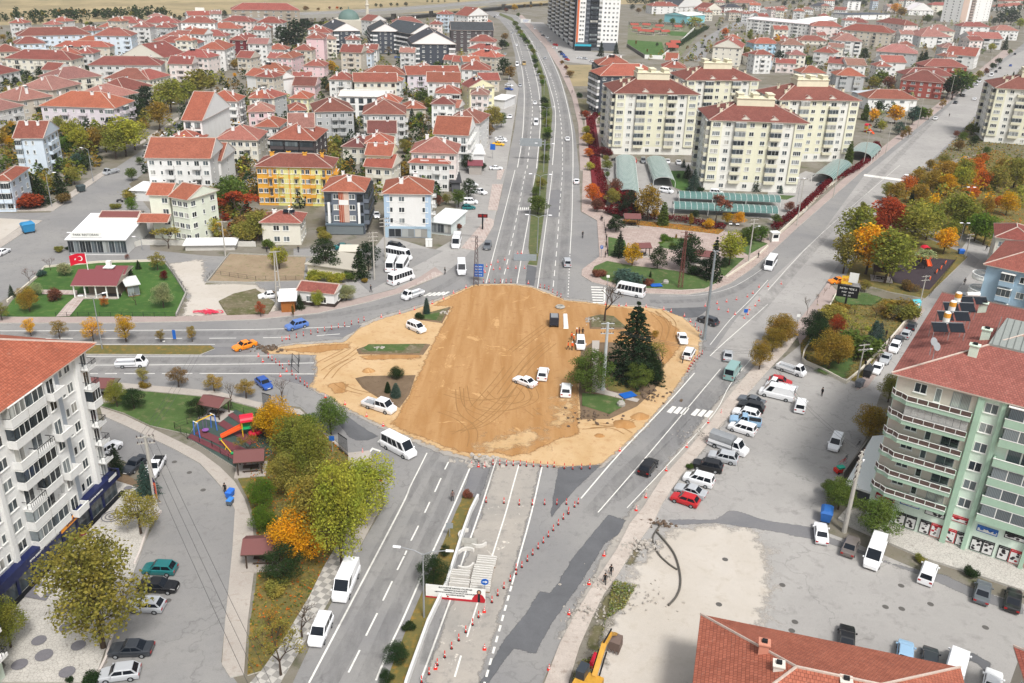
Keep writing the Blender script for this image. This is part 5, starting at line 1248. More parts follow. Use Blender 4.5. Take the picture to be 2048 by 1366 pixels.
gazebo('i 1730,590', 1.7, 'maroon-roofed gazebo at the far end of the near playground', rot=-.3); gazebo('i 2010,1030', 1.8, 'maroon-roofed gazebo at the near end of the near playground', rot=.2)
gazebo('m 2110,400', 1.9, 'maroon-roofed gazebo under the orange-yellow tree', rot=.1); gazebo('i 840,440', 1.9, 'maroon-roofed gazebo just behind the corner balconies', rot=0)
gazebo('g 955,440', 2, 'small brown-roofed gazebo at the back of the paved park', rot=0); gazebo('g 1035,680', 1.7, 'small brown-roofed gazebo beside the round yellow tree'); gazebo('g 1515,745', 2, 'small brown-roofed gazebo behind the thin dark spruce', rot=-.2); gazebo('h 905,870', 2, 'dark gazebo on a paved spot beside the dark play floor', col='4d3f3a', rot=-.3)
for s_ in ('c 1000,255', 'c 1075,225', 'c 1100,280', 'c 975,225', 'c 1180,235', 'c 1150,265', 'c 1040,275', 'c 1265,390', 'c 1300,370', 'c 1285,410', 'c 1220,280', 'c 1320,240'): gazebo(s_, 3.6, 'red-brown garden hut in the far leisure garden', 2.8, '9a4a3c', random.uniform(-.4, .4))
# arched car ports
def carport(sA, sB, wd, h, label, rib=True):
    a, b = GP(sA)[0], GP(sB)[0]; Ln = (b - a).length; t = thing('arched_carport', label, 'carport', (a.x, a.y, 0), math.atan2(b.y - a.y, b.x - a.x), 'green arched carports')
    n = 8; arc = [(wd / 2 * math.cos(math.pi * i / n), 1.6 + (h - 1.6) * math.sin(math.pi * i / n)) for i in range(n + 1)]
    mb = MB()
    for i in range(n):
        for s_ in (0, .05):
            (y0, z0), (y1, z1) = arc[i], arc[i + 1]; q = [(0, y0, z0 + s_), (0, y1, z1 + s_), (Ln, y1, z1 + s_), (Ln, y0, z0 + s_)]; mb.face(q if s_ else q[::-1])
    obj('canopy', mb.mesh('canopy', [m_const('green_polycarbonate', '587a76', .3, n=.3)], True), t)
    k = max(2, int(Ln / 1.6))
    mb = MB()
    for j in range(k + 1): mb.tube([(Ln * j / k, y, z + .1) for y, z in arc], .06, 4)
    obj('ribs', mb.mesh('ribs', [WHITE]), t)
    for x in (0, Ln * .33, Ln * .66, Ln):
        for y in (-wd / 2, wd / 2): mb = MB(); mb.tube([(x, y, 0), (x, y, 1.65)], .08, 5); obj('post', mb.mesh('post', [WHITE]), t)
carport('c 880,1320 g 950,200', 0, 0, 0, '') if False else None
carport('g 925,230', 'c 905,1310', 7, 3.2, 'long dark green arched carport beside the ivy strip'); carport('g 1215,130', 'c 1150,1320', 7, 3.2, 'dark green arched carport in the middle of the complex yard')
carport('g 1325,240', 'h 80,275', 5.5, 3.0, 'long green ribbed carport, the farther of the parallel pair'); carport('g 1285,325', 'h 60,365', 5.5, 3.0, 'long green ribbed carport, the nearer of the parallel pair')
carport('h 430,100', 'h 580,-20', 7, 3.2, 'pale arched carport beside the maroon hedge'); carport('d 720,1290', 'd 800,1215', 9, 3.6, 'white arched carport end behind the last cream block')
# ---------------- vehicles ----------------
def car_parts(L_, W_, H_, belt, wsb, rf, rr, rgb, hood, tail, zb=.24, sides=((.04, .46), (.5, .95)), wheel=.31, front_glass=1, rear_glass=1, wb=None, narrow=.80, nose=.25, rearpanel=True, hx=None):
    w = W_ / 2; hl = L_ / 2; body = MB()
    st = [(-hl, .5, tail - .12, .86), (-hl + .12, zb, tail, .95), (rgb, zb, belt, 1.0), (wsb, zb, belt - .02, 1.0), (hl - nose - .35, zb, hood, .97), (hl - nose * .5, zb, hood - .12, .9), (hl, .36, hood - .28, .74)]
    if rgb <= -hl + .14: st = [(-hl, .34, belt, .97), (-hl + .05, zb, belt, 1.0)] + st[3:]
    if tail < .7: st = [(-hl, .4, .62, .86), (-hl + .12, zb, .64, .9), (rgb - .04, zb, .64, .95), (rgb, zb, belt, 1.0)] + st[3:]
    rings = []
    for x, z0, z1, f in st:
        y = w * f; m = z0 + (z1 - z0) * .55
        rings.append([(x, -y * .93, z0), (x, -y, m), (x, -y * .98, z1 - .06), (x, -y * .88, z1), (x, y * .88, z1), (x, y * .98, z1 - .06), (x, y, m), (x, y * .93, z0)])
    n = 8; i0 = 0
    vs = [p for r in rings for p in r]; fs = []
    for i in range(len(rings) - 1):
        for k in range(n): a = i * n + k; b = i * n + (k + 1) % n; fs.append((a, a + n, b + n, b))
    fs.append(tuple(range(n))); fs.append(tuple((len(rings) - 1) * n + k for k in range(n))[::-1])
    body.faces(vs, fs, 0)
    B = [(rgb, -w * .9, belt - .04), (wsb, -w * .9, belt - .04), (wsb, w * .9, belt - .04), (rgb, w * .9, belt - .04)]
    T = [(rr, -w * narrow, H_ - .05), (rf, -w * narrow, H_ - .05), (rf, w * narrow, H_ - .05), (rr, w * narrow, H_ - .05)]
    body.hexa(B, T, 0)
    sh = .07; T2 = [(rr + sh * 1.5, -w * narrow + sh, H_), (rf - sh * 1.5, -w * narrow + sh, H_), (rf - sh * 1.5, w * narrow - sh, H_), (rr + sh * 1.5, w * narrow - sh, H_)]
    body.hexa(T, T2, 0)
    for s in (-1, 1): body.box(wsb - .32, s * (w + .09) - .09, belt - .02, wsb - .14, s * (w + .09) + .09, belt + .12, 0)
    gl = MB()
    def panel(p00, p10, p11, p01, u0, u1, v0, v1):
        p00, p10, p11, p01 = map(Vector, (p00, p10, p11, p01)); nrm = (p10 - p00).cross(p01 - p00).normalized() * .012
        f = lambda u, v: (p00.lerp(p10, u).lerp(p01.lerp(p11, u), v)) + nrm
        gl.face([f(u0, v0), f(u1, v0), f(u1, v1), f(u0, v1)])
    if front_glass: panel(B[1], B[2], T[2], T[1], .05, .95, .1, .95)
    if rear_glass: panel(B[3], B[0], T[0], T[3], .08, .92, .12 if rearpanel else .3, .9)
    for a, b in sides: panel(B[0], B[1], T[1], T[0], a, b, .14, .9); panel(B[2], B[3], T[3], T[2], 1 - b, 1 - a, .14, .9)
    if hx: hx(body, gl)
    wb = wb or L_ * .58; wx = (wb / 2 + .05, -wb / 2 + .0)
    return dict(body=body.mesh('car_body', [PAINT, DARK, STEEL]), glass=gl.mesh('car_glass', [CARGLASS]), wx=wx, w=w, wheel=wheel, hl=hl, hood=hood, tail=tail)
_wm = {}
def wheel_mesh(r):
    if r not in _wm:
        mb = MB(); mb.tube([(0, -.11, 0), (0, .11, 0)], r, 14, 0); mb.tube([(0, -.125, 0), (0, .125, 0)], r * .58, 10, 1); _wm[r] = mb.mesh('wheel', [DARK, STEEL])
    return _wm[r]
hl_ = MB(); hl_.box(-.04, -.2, -.07, .03, .2, .07); HEADM = hl_.mesh('headlight', [LAMPW])
tl_ = MB(); tl_.box(-.03, -.16, -.1, .04, .16, .1); TAILM = tl_.mesh('tail_light', [REDL])
def bed(x0, x1, w, z0=.75, h=.42, inner=1):
    def f(body, gl):
        body.box(x0, -w, z0 - .12, x1, w, z0, 2)
        for y in (-w, w - .05): body.box(x0, y, z0, x1, y + .05, z0 + h, 0)
        body.box(x0, -w + .05, z0, x0 + .05, w - .05, z0 + h, 0); body.box(x1 - .06, -w + .05, z0, x1, w - .05, z0 + h + .35, 1)
        body.box(x0 + .3, -.35, .35, x1, .35, z0 - .125, 1)
    return f
def canvas(body, gl):
    bed(-2.9, .9, 1.05, .95, .45)(body, gl)
    n = 6; arc = [(1.0 * math.cos(math.pi * i / n), 1.4 + .9 * math.sin(math.pi * i / n) ** .6 + .35) for i in range(n + 1)]; arc = [(1.0, 1.42)] + arc[0:] + [(-1.0, 1.42)]
    for i in range(len(arc) - 1):
        (y0, z0), (y1, z1) = arc[i], arc[i + 1]; body.face([(-2.85, y0, z0), (.85, y0, z0), (.85, y1, z1), (-2.85, y1, z1)][::-1], 2)
    body.face([(-2.85, y, z) for y, z in arc], 2); body.face([(.85, y, z) for y, z in arc][::-1], 2)
def dumper(body, gl): body.hexa([(-3, -1.2, 1.0), (.6, -1.2, 1.0), (.6, 1.2, 1.0), (-3, 1.2, 1.0)], [(-3.2, -1.25, 2.4), (.7, -1.25, 2.4), (.7, 1.25, 2.4), (-3.2, 1.25, 2.4)], 2)
S2 = ((.05, .47), (.52, .93)); MB_ = tuple((.05 + i * .13, .05 + i * .13 + .115) for i in range(7))
CT = {
 'sedan': car_parts(4.55, 1.78, 1.44, .93, .95, .35, -.75, -1.55, .88, .96, sides=S2),
 'hatch': car_parts(4.0, 1.72, 1.48, .93, .95, .35, -1.35, -1.88, .88, .95, sides=S2),
 'suv': car_parts(4.45, 1.85, 1.66, 1.02, 1.05, .45, -1.6, -2.1, 1.0, 1.05, sides=((.05, .36), (.4, .68), (.72, .93)), wheel=.35),
 'mpv': car_parts(4.4, 1.8, 1.82, 1.05, 1.35, .6, -1.95, -2.15, 1.0, 1.05, sides=((.06, .36), (.4, .68), (.72, .93))),
 'smallvan': car_parts(4.4, 1.8, 1.84, 1.05, 1.35, .6, -1.98, -2.17, 1.0, 1.05, sides=((.62, .92),)),
 'van': car_parts(5.9, 2.0, 2.45, 1.2, 2.25, 1.35, -2.85, -2.94, 1.1, 1.2, sides=((.74, .93),), wheel=.35, wb=3.6, narrow=.88),
 'bus': car_parts(6.9, 2.1, 2.65, 1.2, 3.0, 2.55, -3.3, -3.42, 1.0, 1.2, sides=MB_, wheel=.38, wb=3.9, narrow=.9, nose=.12),
 'minibus': car_parts(6.2, 2.05, 2.55, 1.2, 2.35, 1.45, -3.0, -3.08, 1.1, 1.2, sides=((.04, .3), (.32, .5), (.52, .7), (.76, .94)), wheel=.36, wb=3.7, narrow=.88),
 'pickup': car_parts(5.1, 1.8, 1.75, 1.0, 1.2, .6, -.25, -.4, .98, .95, sides=S2, wheel=.36, hx=lambda b, g: (b.box(-2.45, -.82, 1.0, -.45, -.76, 1.12), b.box(-2.45, .76, 1.0, -.45, .82, 1.12), b.box(-2.4, -.75, .96, -.5, .75, 1.005, 1))),
 'flatbed': car_parts(5.3, 1.75, 2.0, 1.15, 2.3, 1.75, .9, .85, 1.0, .5, sides=((.08, .86),), wheel=.33, wb=2.9, narrow=.86, nose=.15, hx=bed(-2.7, .8, .93)),
 'crewtruck': car_parts(5.9, 1.95, 2.1, 1.15, 2.1, 1.45, -.25, -.35, 1.1, .5, sides=S2, wheel=.36, wb=3.4, narrow=.86, hx=bed(-3.0, -.42, 1.0)),
 'canvastruck': car_parts(6.3, 2.0, 2.2, 1.2, 2.35, 1.75, 1.05, 1.0, 1.1, .5, sides=((.08, .86),), wheel=.36, wb=3.6, narrow=.86, hx=canvas),
 'dumper': car_parts(6.5, 2.3, 2.7, 1.5, 2.9, 2.6, 1.0, .95, 1.4, .6, sides=((.2, .8),), wheel=.5, wb=4, narrow=.9, nose=.1, hx=dumper),
}
CNAME = {'sedan': 'saloon car', 'hatch': 'hatchback', 'suv': 'sport utility car', 'mpv': 'high-roofed family car', 'smallvan': 'small van', 'van': 'panel van', 'bus': 'small bus', 'minibus': 'minibus', 'pickup': 'pickup', 'flatbed': 'flatbed truck', 'crewtruck': 'double-cab dropside truck', 'canvastruck': 'truck with grey canvas cover', 'dumper': 'dump truck'}
CCAT = {'sedan': 'car', 'hatch': 'car', 'suv': 'car', 'mpv': 'car', 'smallvan': 'van', 'van': 'van', 'bus': 'bus', 'minibus': 'minibus', 'pickup': 'pickup', 'flatbed': 'truck', 'crewtruck': 'truck', 'canvastruck': 'truck', 'dumper': 'truck'}
CCOL = {'w': ('e9eaec', 'white'), 's': ('aeb1b5', 'silver'), 'g': ('5d6268', 'grey'), 'k': ('17181b', 'black'), 'd': ('33373d', 'dark grey'), 'b': ('2450a0', 'blue'), 'u': ('5577b8', 'light metallic blue'), 'o': ('ee8a1c', 'orange'), 'y': ('e8b420', 'yellow'), 'r': ('b81c22', 'red'), 't': ('1c6a6c', 'dark teal'), 'c': ('86a7a4', 'pale grey-green'), 'l': ('8fb0cc', 'light blue'), 'n': ('6b6460', 'brown-grey'), 'a': ('b49a6a', 'tan'), 'e': ('14506a', 'petrol blue')}
VEH = []
def vehicle(kind, col, cx, cy, dx, dy, group, label=None, full=None):
    h = .55; g = G(cx, cy, h); q = G(cx + dx * .3, cy + dy * .3, h); a = math.atan2(q.y - g.y, q.x - g.x)
    p = CT[kind]; hexc, cn = CCOL[col]
    nm = {'car': 'parked_car' if 'parked' in group else 'car'}.get(CCAT[kind], CCAT[kind])
    t = thing(nm, label or f'{cn} {CNAME[kind]}', CCAT[kind], (g.x, g.y, 0), a, group)
    obj('body', p['body'], t, col=hexc); obj('glazing', p['glass'], t)
    for x in p['wx']:
        for s in (-1, 1): obj('wheel', wheel_mesh(p['wheel']), t, (x, s * (p['w'] - .1), p['wheel']))
    if g.y < 330:
        for s in (-1, 1): obj('headlight', HEADM, t, (p['hl'] - .12, s * p['w'] * .62, p['hood'] - .26)); obj('tail_light', TAILM, t, (-p['hl'] - .005, s * p['w'] * .72, max(.7, p['tail'] - .25)))
        mb = PLATE; obj('number_plate', mb, t, (p['hl'] + .0, 0, .45)); 
    VEH.append(t); return t
PLATE = MB(); PLATE.box(-.01, -.26, -.06, .015, .26, .06); PLATE = PLATE.mesh('number_plate', [WHITE])
ROADG, PARKG = 'vehicles on the roads and the site', 'vehicles parked in the lots and along the kerbs'
VT = '''
sedan w q 1050,763 -24,-9 R
suv w q 1086,748 3,-14 R
suv w q 1132,780 1,-14 R
mpv w q 1161,688 1,14 R
mpv w q 833,656 20,9 R
crewtruck w q 759,813 30,9 R
minibus w q 798,897 34,18 R
flatbed w q 264,727 30,-1 R
sedan o q 489,691 -20,6 R
hatch b q 528,767 14,12 R
suv u q 593,651 -20,5 R
flatbed w q 825,590 -18,6 R
bus w q 803,559 20,-7 P
bus w q 783,532 6,-14 P
bus w q 805,533 8,-13 P
bus w q 797,513 20,4 P
mpv k q 793,494 20,3 P
bus w q 913,486 -4,16 R
minibus w q 923,539 1,16 R
suv g q 975,492 -5,13 R
sedan w q 538,591 -18,2 P
sedan w q 753,430 3,10 P
sedan t q 687,493 20,-2 P
hatch t q 937,415 18,-1 P
mpv w q 941,404 16,0 P
pickup w q 959,384 14,3 P
hatch w q 944,369 14,2 P
bus w q 1259,585 -26,-5 R
mpv s q 1134,526 -3,-12 R
sedan w q 1153,363 0,-10 R
sedan w q 1135,278 -1,-9 R
van w q 1072,247 0,9 R
sedan w q 1070,206 0,6 R
hatch s q 1090,116 -3,-5 R
van w q 1034,130 1,6 R
dumper a q 1048,128 1,6 R
sedan s q 1040,171 0,6 R
sedan w q 1033,90 2,5 R
sedan s q 1025,66 2,4 R
mpv w q 1333,382 12,2 P
suv d q 1416,642 -17,-6 R
sedan w q 1365,677 4,12 R
mpv w q 1378,708 7,-12 R
sedan s q 1456,711 1,-12 R
van c q 1465,745 8,-12 R
suv k q 1297,934 12,-15 R
bus w q 1541,530 -7,11 R
sedan o q 1676,562 -18,1 P
hatch w q 1813,354 9,-6 R
hatch s q 1928,593 5,-11 P
flatbed w q 1583,740 30,10 P
hatch r q 1561,763 26,5 P
flatbed w q 1562,775 -28,-7 P
van w q 1553,789 -30,-7 P
sedan g q 1503,801 -26,-7 P
suv k q 1502,814 -26,-6 P
suv w q 1492,828 -24,-6 P
pickup l q 1491,842 -26,-4 P
mpv w q 1484,858 -26,-8 P
canvastruck w q 1456,893 34,12 P
suv s q 1446,915 -27,-6 P
suv k q 1415,932 -28,-6 P
mpv w q 1397,960 -28,-8 P
sedan s q 1381,982 -26,-8 P
hatch r q 1370,999 -28,-9 P
smallvan w q 1601,812 3,-14 P
smallvan w q 1671,887 -8,18 R
sedan w q 1642,1066 -2,-20 P
sedan n q 1701,1092 7,-18 P
van w q 1749,1110 -12,34 P
smallvan w q 1856,1147 9,-25 P
sedan g q 1965,1184 4,-22 P
sedan k q 2026,1200 3,-22 P
sedan k q 1693,1278 1,-22 P
hatch l q 1810,1306 2,-22 P
hatch d q 1859,1319 2,-22 P
van w q 1911,1338 6,-22 P
sedan w q 1984,1368 4,-22 P
suv w q 1789,695 -7,14 P
sedan s q 1771,717 -8,14 P
sedan w q 1754,737 -8,14 P
hatch d q 1823,652 6,-12 P
hatch s q 1812,668 7,-12 P
hatch d q 1797,680 6,-12 P
hatch t q 319,1137 -24,-1 P
sedan k q 317,1172 26,1 P
hatch s q 293,1211 -24,-1 P
sedan d q 262,1298 -36,1 P
hatch s q 239,1346 -34,4 P
sedan d q 270,929 -16,13 P
pickup w q 311,934 -10,17 P
suv w q 216,898 18,-11 P
van w q 692,1168 -14,32 P
mpv w q 641,1262 -14,32 P
sedan w q 4,504 18,-9 P
suv g q 352,252 8,-7 R
sedan w q 329,269 10,-4 P
hatch w q 318,277 10,-4 P
sedan w q 299,291 12,-3 P
flatbed s q 222,344 -12,3 P
sedan w q 1069,57 1,5 P
sedan s q 1081,64 8,2 P
sedan d q 1086,71 8,2 P
hatch w q 1094,75 8,2 P
sedan s q 1100,82 8,1 P
suv r q 1111,90 8,1 P
hatch w q 1110,96 8,1 P
sedan k q 1121,104 9,2 P
suv b q 1125,109 9,2 P
sedan b q 1130,114 9,2 P
sedan r q 1134,119 9,2 P
sedan w q 1160,116 8,1 P
sedan s q 1169,117 8,1 P
sedan w q 1184,123 9,2 P
suv w q 1018,171 8,1 P
sedan b q 1018,178 8,1 P
hatch w q 1007,234 8,1 P
sedan w q 1020,233 -1,7 P
sedan w q 1001,277 11,1 P
sedan y q 997,288 12,1 P
sedan w q 1003,281 11,1 P
sedan w q 992,336 12,0 P
sedan w q 1871,237 9,-7 P
sedan d q 1911,205 9,-7 P
sedan d q 1927,191 8,-7 P
sedan w q 1949,198 8,-7 R
sedan s q 1952,169 8,-7 P
suv w q 1959,163 8,-7 P
van w q 1983,151 7,-7 P
sedan d q 1992,143 7,-7 P
sedan k q 2000,136 7,-7 P
sedan b q 2021,131 6,-7 R
sedan d q 2030,108 6,-7 P
sedan w q 1391,120 2,-6 P
sedan s q 1390,113 2,-6 P
sedan k q 1410,94 4,-5 R
sedan k q 1407,81 4,-5 P
sedan d q 1437,59 7,-4 P
sedan w q 1475,49 6,-3 P
sedan k q 1236,319 11,1 P
sedan r q 1268,321 3,10 P
mpv g q 1286,322 3,10 P
sedan w q 1335,323 3,10 P
sedan w q 1357,325 4,10 P
mpv w q 1433,386 14,1 P
sedan d q 1645,368 -12,2 P
sedan s q 1010,108 2,6 R
sedan w q 995,30 -1,5 R
hatch d q 989,34 -2,4 R
suv w q 512,128 8,1 P
sedan w q 530,101 7,-3 P
sedan s q 590,83 8,0 P
sedan d q 750,113 9,0 P
flatbed b q 797,115 9,0 P
sedan w q 815,111 4,4 P
'''
for ln in VT.strip().splitlines():
    k, c, _, xy, dd, gr = ln.split(); x, y = map(float, xy.split(',')); dx, dy = map(float, dd.split(','))
    vehicle(k, c, x, y, dx, dy, ROADG if gr == 'R' else PARKG)
# ---------------- trees and plants ----------------
def leafcloud(mb, pts, size, rnd, flat=.5, m=0):
    for c in pts:
        s = size * rnd.uniform(.6, 1.4); a = rnd.uniform(0, 6.283); u = Vector((math.cos(a), math.sin(a), rnd.uniform(-flat, flat))).normalized()
        v = Vector((rnd.uniform(-1, 1), rnd.uniform(-1, 1), rnd.uniform(-1, 1))); v = (v - u * v.dot(u)).normalized()
        c = Vector(c); mb.face([c - u * s, c + v * s * .7, c + u * s, c - v * s * .7], m)
def in_lobes(rnd, lobes, n, shell=.55):
    out = []; tot = sum(r[3] ** 2 for r in lobes)
    for (x, y, z, r) in lobes:
        for _ in range(int(n * r * r / tot)):
            while 1:
                p = Vector((rnd.uniform(-1, 1), rnd.uniform(-1, 1), rnd.uniform(-1, 1)))
                if shell < p.length < 1: break
            q = p * r * (1 + .12 * rnd.gauss(0, 1)); out.append((x + q.x, y + q.y, z + q.z * .85))
    return out
def trunk_mesh(rnd, h, r0, tips, hb):
    mb = MB(); mb.tube([(0, 0, 0), (rnd.uniform(-.1, .1), rnd.uniform(-.1, .1), hb), (rnd.uniform(-.25, .25), rnd.uniform(-.25, .25), h * .72)], [r0, r0 * .7, r0 * .25], 7)
    for (x, y, z) in tips:
        b = Vector((0, 0, hb + rnd.uniform(0, .25) * h)); e = Vector((x, y, z)); mid = b.lerp(e, .5) + Vector((0, 0, -.04 * h)); mb.tube([b, mid, e], [r0 * .42, r0 * .26, r0 * .08], 5)
        for _ in range(3): e2 = e + Vector((rnd.uniform(-1, 1), rnd.uniform(-1, 1), rnd.uniform(0, 1))) * h * .11; mb.tube([mid.lerp(e, rnd.uniform(.2, .9)), e2], [r0 * .14, r0 * .04], 4)
    return mb.mesh('trunk', [BARK])
PROTO = {}
def proto(kind, var, lod):
    key = (kind, var, lod)
    if key in PROTO: return PROTO[key]
    rnd = random.Random(hash((kind.encode()[0], var, 5)) % 99991); N_ = {0: 9500, 1: 3000, 2: 800}[lod]; sz = {0: .112, 1: .21, 2: .42}[lod]
    crown = MB(); tr = None; H = 10.0
    if kind in 'DS':
        k = 11 if kind == 'D' else 8; lobes = []
        for i in range(k):
            a = i * 2.4 + rnd.uniform(-.4, .4); q = i / (k - 1); rad = 2.5 * math.sin(math.pi * (.22 + .66 * q)) * rnd.uniform(.7, 1.1); r = (1.75 if kind == 'D' else 1.35) * rnd.uniform(.75, 1.15)
            lobes.append((rad * math.cos(a), rad * math.sin(a), 3.4 + 5.0 * q, r))
        lobes.append((0, 0, 6, 1.9)); 
        leafcloud(crown, in_lobes(rnd, lobes, N_ if kind == 'D' else N_ * .45, .45), sz, rnd)
        tr = trunk_mesh(rnd, H, .22, [l[:3] for l in lobes[:-1]], 2.2)
    elif kind == 'O':       # poplar like / tall oval
        lobes = [(rnd.uniform(-.4, .4) , rnd.uniform(-.4, .4), 2.4 + i * .95, 1.35 * math.sin(math.pi * (i + 1.4) / 9.5) + .25) for i in range(8)]
        leafcloud(crown, in_lobes(rnd, lobes, N_ * .8, .4), sz, rnd); tr = trunk_mesh(rnd, H, .18, [(l[0] * 2, l[1] * 2, l[2]) for l in lobes[1:7]], 1.6)
    elif kind == 'C':       # spruce / cedar
        tiers = 15
        for i in range(tiers):
            q = i / (tiers - 1); z = 1.0 + 8.6 * q; R = 2.75 * (1 - q) ** .85 + .15; nb = int(13 - 7 * q)
            for b in range(nb):
                a = b * 6.283 / nb + i * .7 + rnd.uniform(-.2, .2); rr = R * rnd.uniform(.75, 1.15); m_ = max(3, int(N_ / tiers / nb * (1.5 - q)))
                pts = []
                for _ in range(m_):
                    s = rnd.random() ** .6; w = .32 * (1 - .4 * s) * rr * .5
                    pts.append((math.cos(a) * rr * s + rnd.uniform(-w, w), math.sin(a) * rr * s + rnd.uniform(-w, w), z - .33 * s * rr + rnd.uniform(-.12, .12)))
                leafcloud(crown, pts, sz * .95, rnd, .25)
        mb = MB(); mb.tube([(0, 0, 0), (0, 0, 9.7)], [.2, .03], 6); tr = mb.mesh('trunk', [BARK])
    elif kind == 'P':       # pine, rounded dark clumps
        lobes = []
        for i in range(13):
            a = i * 2.4; q = i / 12; rad = 2.6 * math.sin(math.pi * (.2 + .72 * q)) * rnd.uniform(.6, 1.1); lobes.append((rad * math.cos(a), rad * math.sin(a), 2.6 + 6.3 * q, rnd.uniform(1.15, 1.65)))
        leafcloud(crown, in_lobes(rnd, lobes, N_, .3), sz * .85, rnd, 1.0); tr = trunk_mesh(rnd, H, .2, [l[:3] for l in lobes], 2.0)
    elif kind == 'Y':       # cypress / columnar
        lobes = [(0, 0, .8 + i * 1.05, 1.25 * (1 - (i / 9) ** 1.8) + .25) for i in range(9)]
        leafcloud(crown, in_lobes(rnd, lobes, N_, .5), sz, rnd); mb = MB(); mb.tube([(0, 0, 0), (0, 0, 9)], [.15, .03], 5); tr = mb.mesh('trunk', [BARK])
    elif kind == 'B':       # bush: 10 = height, wide
        lobes = [(rnd.uniform(-3.2, 3.2), rnd.uniform(-3.2, 3.2), rnd.uniform(3, 6.5), rnd.uniform(2.4, 3.6)) for _ in range(9)]
        leafcloud(crown, in_lobes(rnd, lobes, N_ * .8, .4), sz * 1.9, rnd); mb = MB()
        for _ in range(5): mb.tube([(0, 0, 0), (rnd.uniform(-3, 3), rnd.uniform(-3, 3), 5)], [.25, .08], 4)
        tr = mb.mesh('trunk', [BARK])
    elif kind in 'NW':       # bare / thin
        mb = MB(); 
        def br(p, d, l, r, dep):
            e = p + d * l; mb.tube([p, p.lerp(e, .5) + Vector((rnd.uniform(-.05, .05), rnd.uniform(-.05, .05), 0)) * l, e], [r, r * .8, r * .6], 5 if dep > 2 else 3, caps=False)
            if dep == 0: tips.append(e); return
            for _ in range(3 if dep > 1 else 3):
                nd = (d + Vector((rnd.uniform(-.75, .75), rnd.uniform(-.75, .75), rnd.uniform(-.15, .5)))).normalized(); br(e, nd, l * rnd.uniform(.62, .85), r * .6, dep - 1)
        tips = []; br(Vector((0, 0, 0)), Vector((0, 0, 1)), 2.7, .2, 4 if lod < 2 else 3); tr = mb.mesh('trunk', [BARK])
        pts = []
        for e in tips:
            for _ in range(2 if kind == 'N' else 14): pts.append(e + Vector((rnd.gauss(0, .35), rnd.gauss(0, .35), rnd.gauss(0, .35))))
        leafcloud(crown, pts, sz * .6 if kind == 'N' else sz, rnd)
    PROTO[key] = (tr, crown.mesh('crown', [LEAF])); return PROTO[key]
TC = {'g': '8a8c42', 'G': '5f7138', 'D': '34462c', 'k': '2c3d2c', 'b': '4c645e', 'y': 'c99e28', 'Y': 'dba32a', 'o': 'c9702e', 'r': 'a84e34', 'R': '6b2028', 'l': 'a2a344', 'm': '8e8846', 'n': '846c44', 'p': '835548', 'w': '9ea57c', 'v': '5f7a2e', 'h': '9c823c'}
TN = {'g': 'olive green', 'G': 'green', 'D': 'dark green', 'k': 'very dark green', 'b': 'blue-green', 'y': 'golden yellow', 'Y': 'bright yellow-orange', 'o': 'orange', 'r': 'rusty red', 'R': 'dark maroon', 'l': 'yellow-green', 'm': 'olive and brown', 'n': 'brownish', 'p': 'reddish brown', 'w': 'pale grey-green', 'v': 'fresh green', 'h': 'ochre'}
KN = {'D': 'broadleaf tree', 'S': 'thin-crowned tree', 'O': 'tall oval tree', 'C': 'conifer', 'P': 'pine', 'Y': 'cypress', 'B': 'bush', 'N': 'bare tree', 'W': 'loose-crowned tree'}
WD = {'D': 1.0, 'S': 1.0, 'O': 1.0, 'C': 1.0, 'P': 1.0, 'Y': 1.0, 'B': 1.0, 'N': 1.0, 'W': 1.0}
TREES = []
trnd = random.Random(11)
def tree(kind, col, bx, by, ty, wf=1.0, label=None, z=0.0, group=None):
    """bx,by: foot of the trunk in the picture; ty: picture row of the top; wf: width factor"""
    g = G(bx, by, z); h = max(.8, height_of(bx, by, ty)) if ty < 2000 else ty - 2000
    lod = 0 if g.y < 175 else (1 if g.y < 380 else 2)
    if kind == 'B' and lod == 0: lod = 1
    tr, cr = proto(kind, trnd.randrange(3 if lod else 2), lod); s = h / (10.0 if kind != 'N' and kind != 'W' else 8.5); c = lin(TC[col]); j = trnd.uniform(.85, 1.15)
    c = (c[0] * j * trnd.uniform(.93, 1.07), c[1] * j, c[2] * j)
    if kind == 'B': s = h / 9.0
    t = thing('bush' if kind == 'B' else {'C': 'conifer_tree', 'P': 'pine_tree', 'Y': 'cypress_tree'}.get(kind, 'broadleaf_tree'), label or f'{TN[col]} {KN[kind]}', 'bush' if kind == 'B' else 'tree', (g.x, g.y, z), trnd.uniform(0, 6.28), group or ('bushes' if kind == 'B' else 'trees of the town'))
    t.scale = (s * wf, s * wf, s); obj('trunk', tr, t)
    if kind != 'N' or lod < 2: obj('crown', cr, t, col=c)
    TREES.append(t); return t
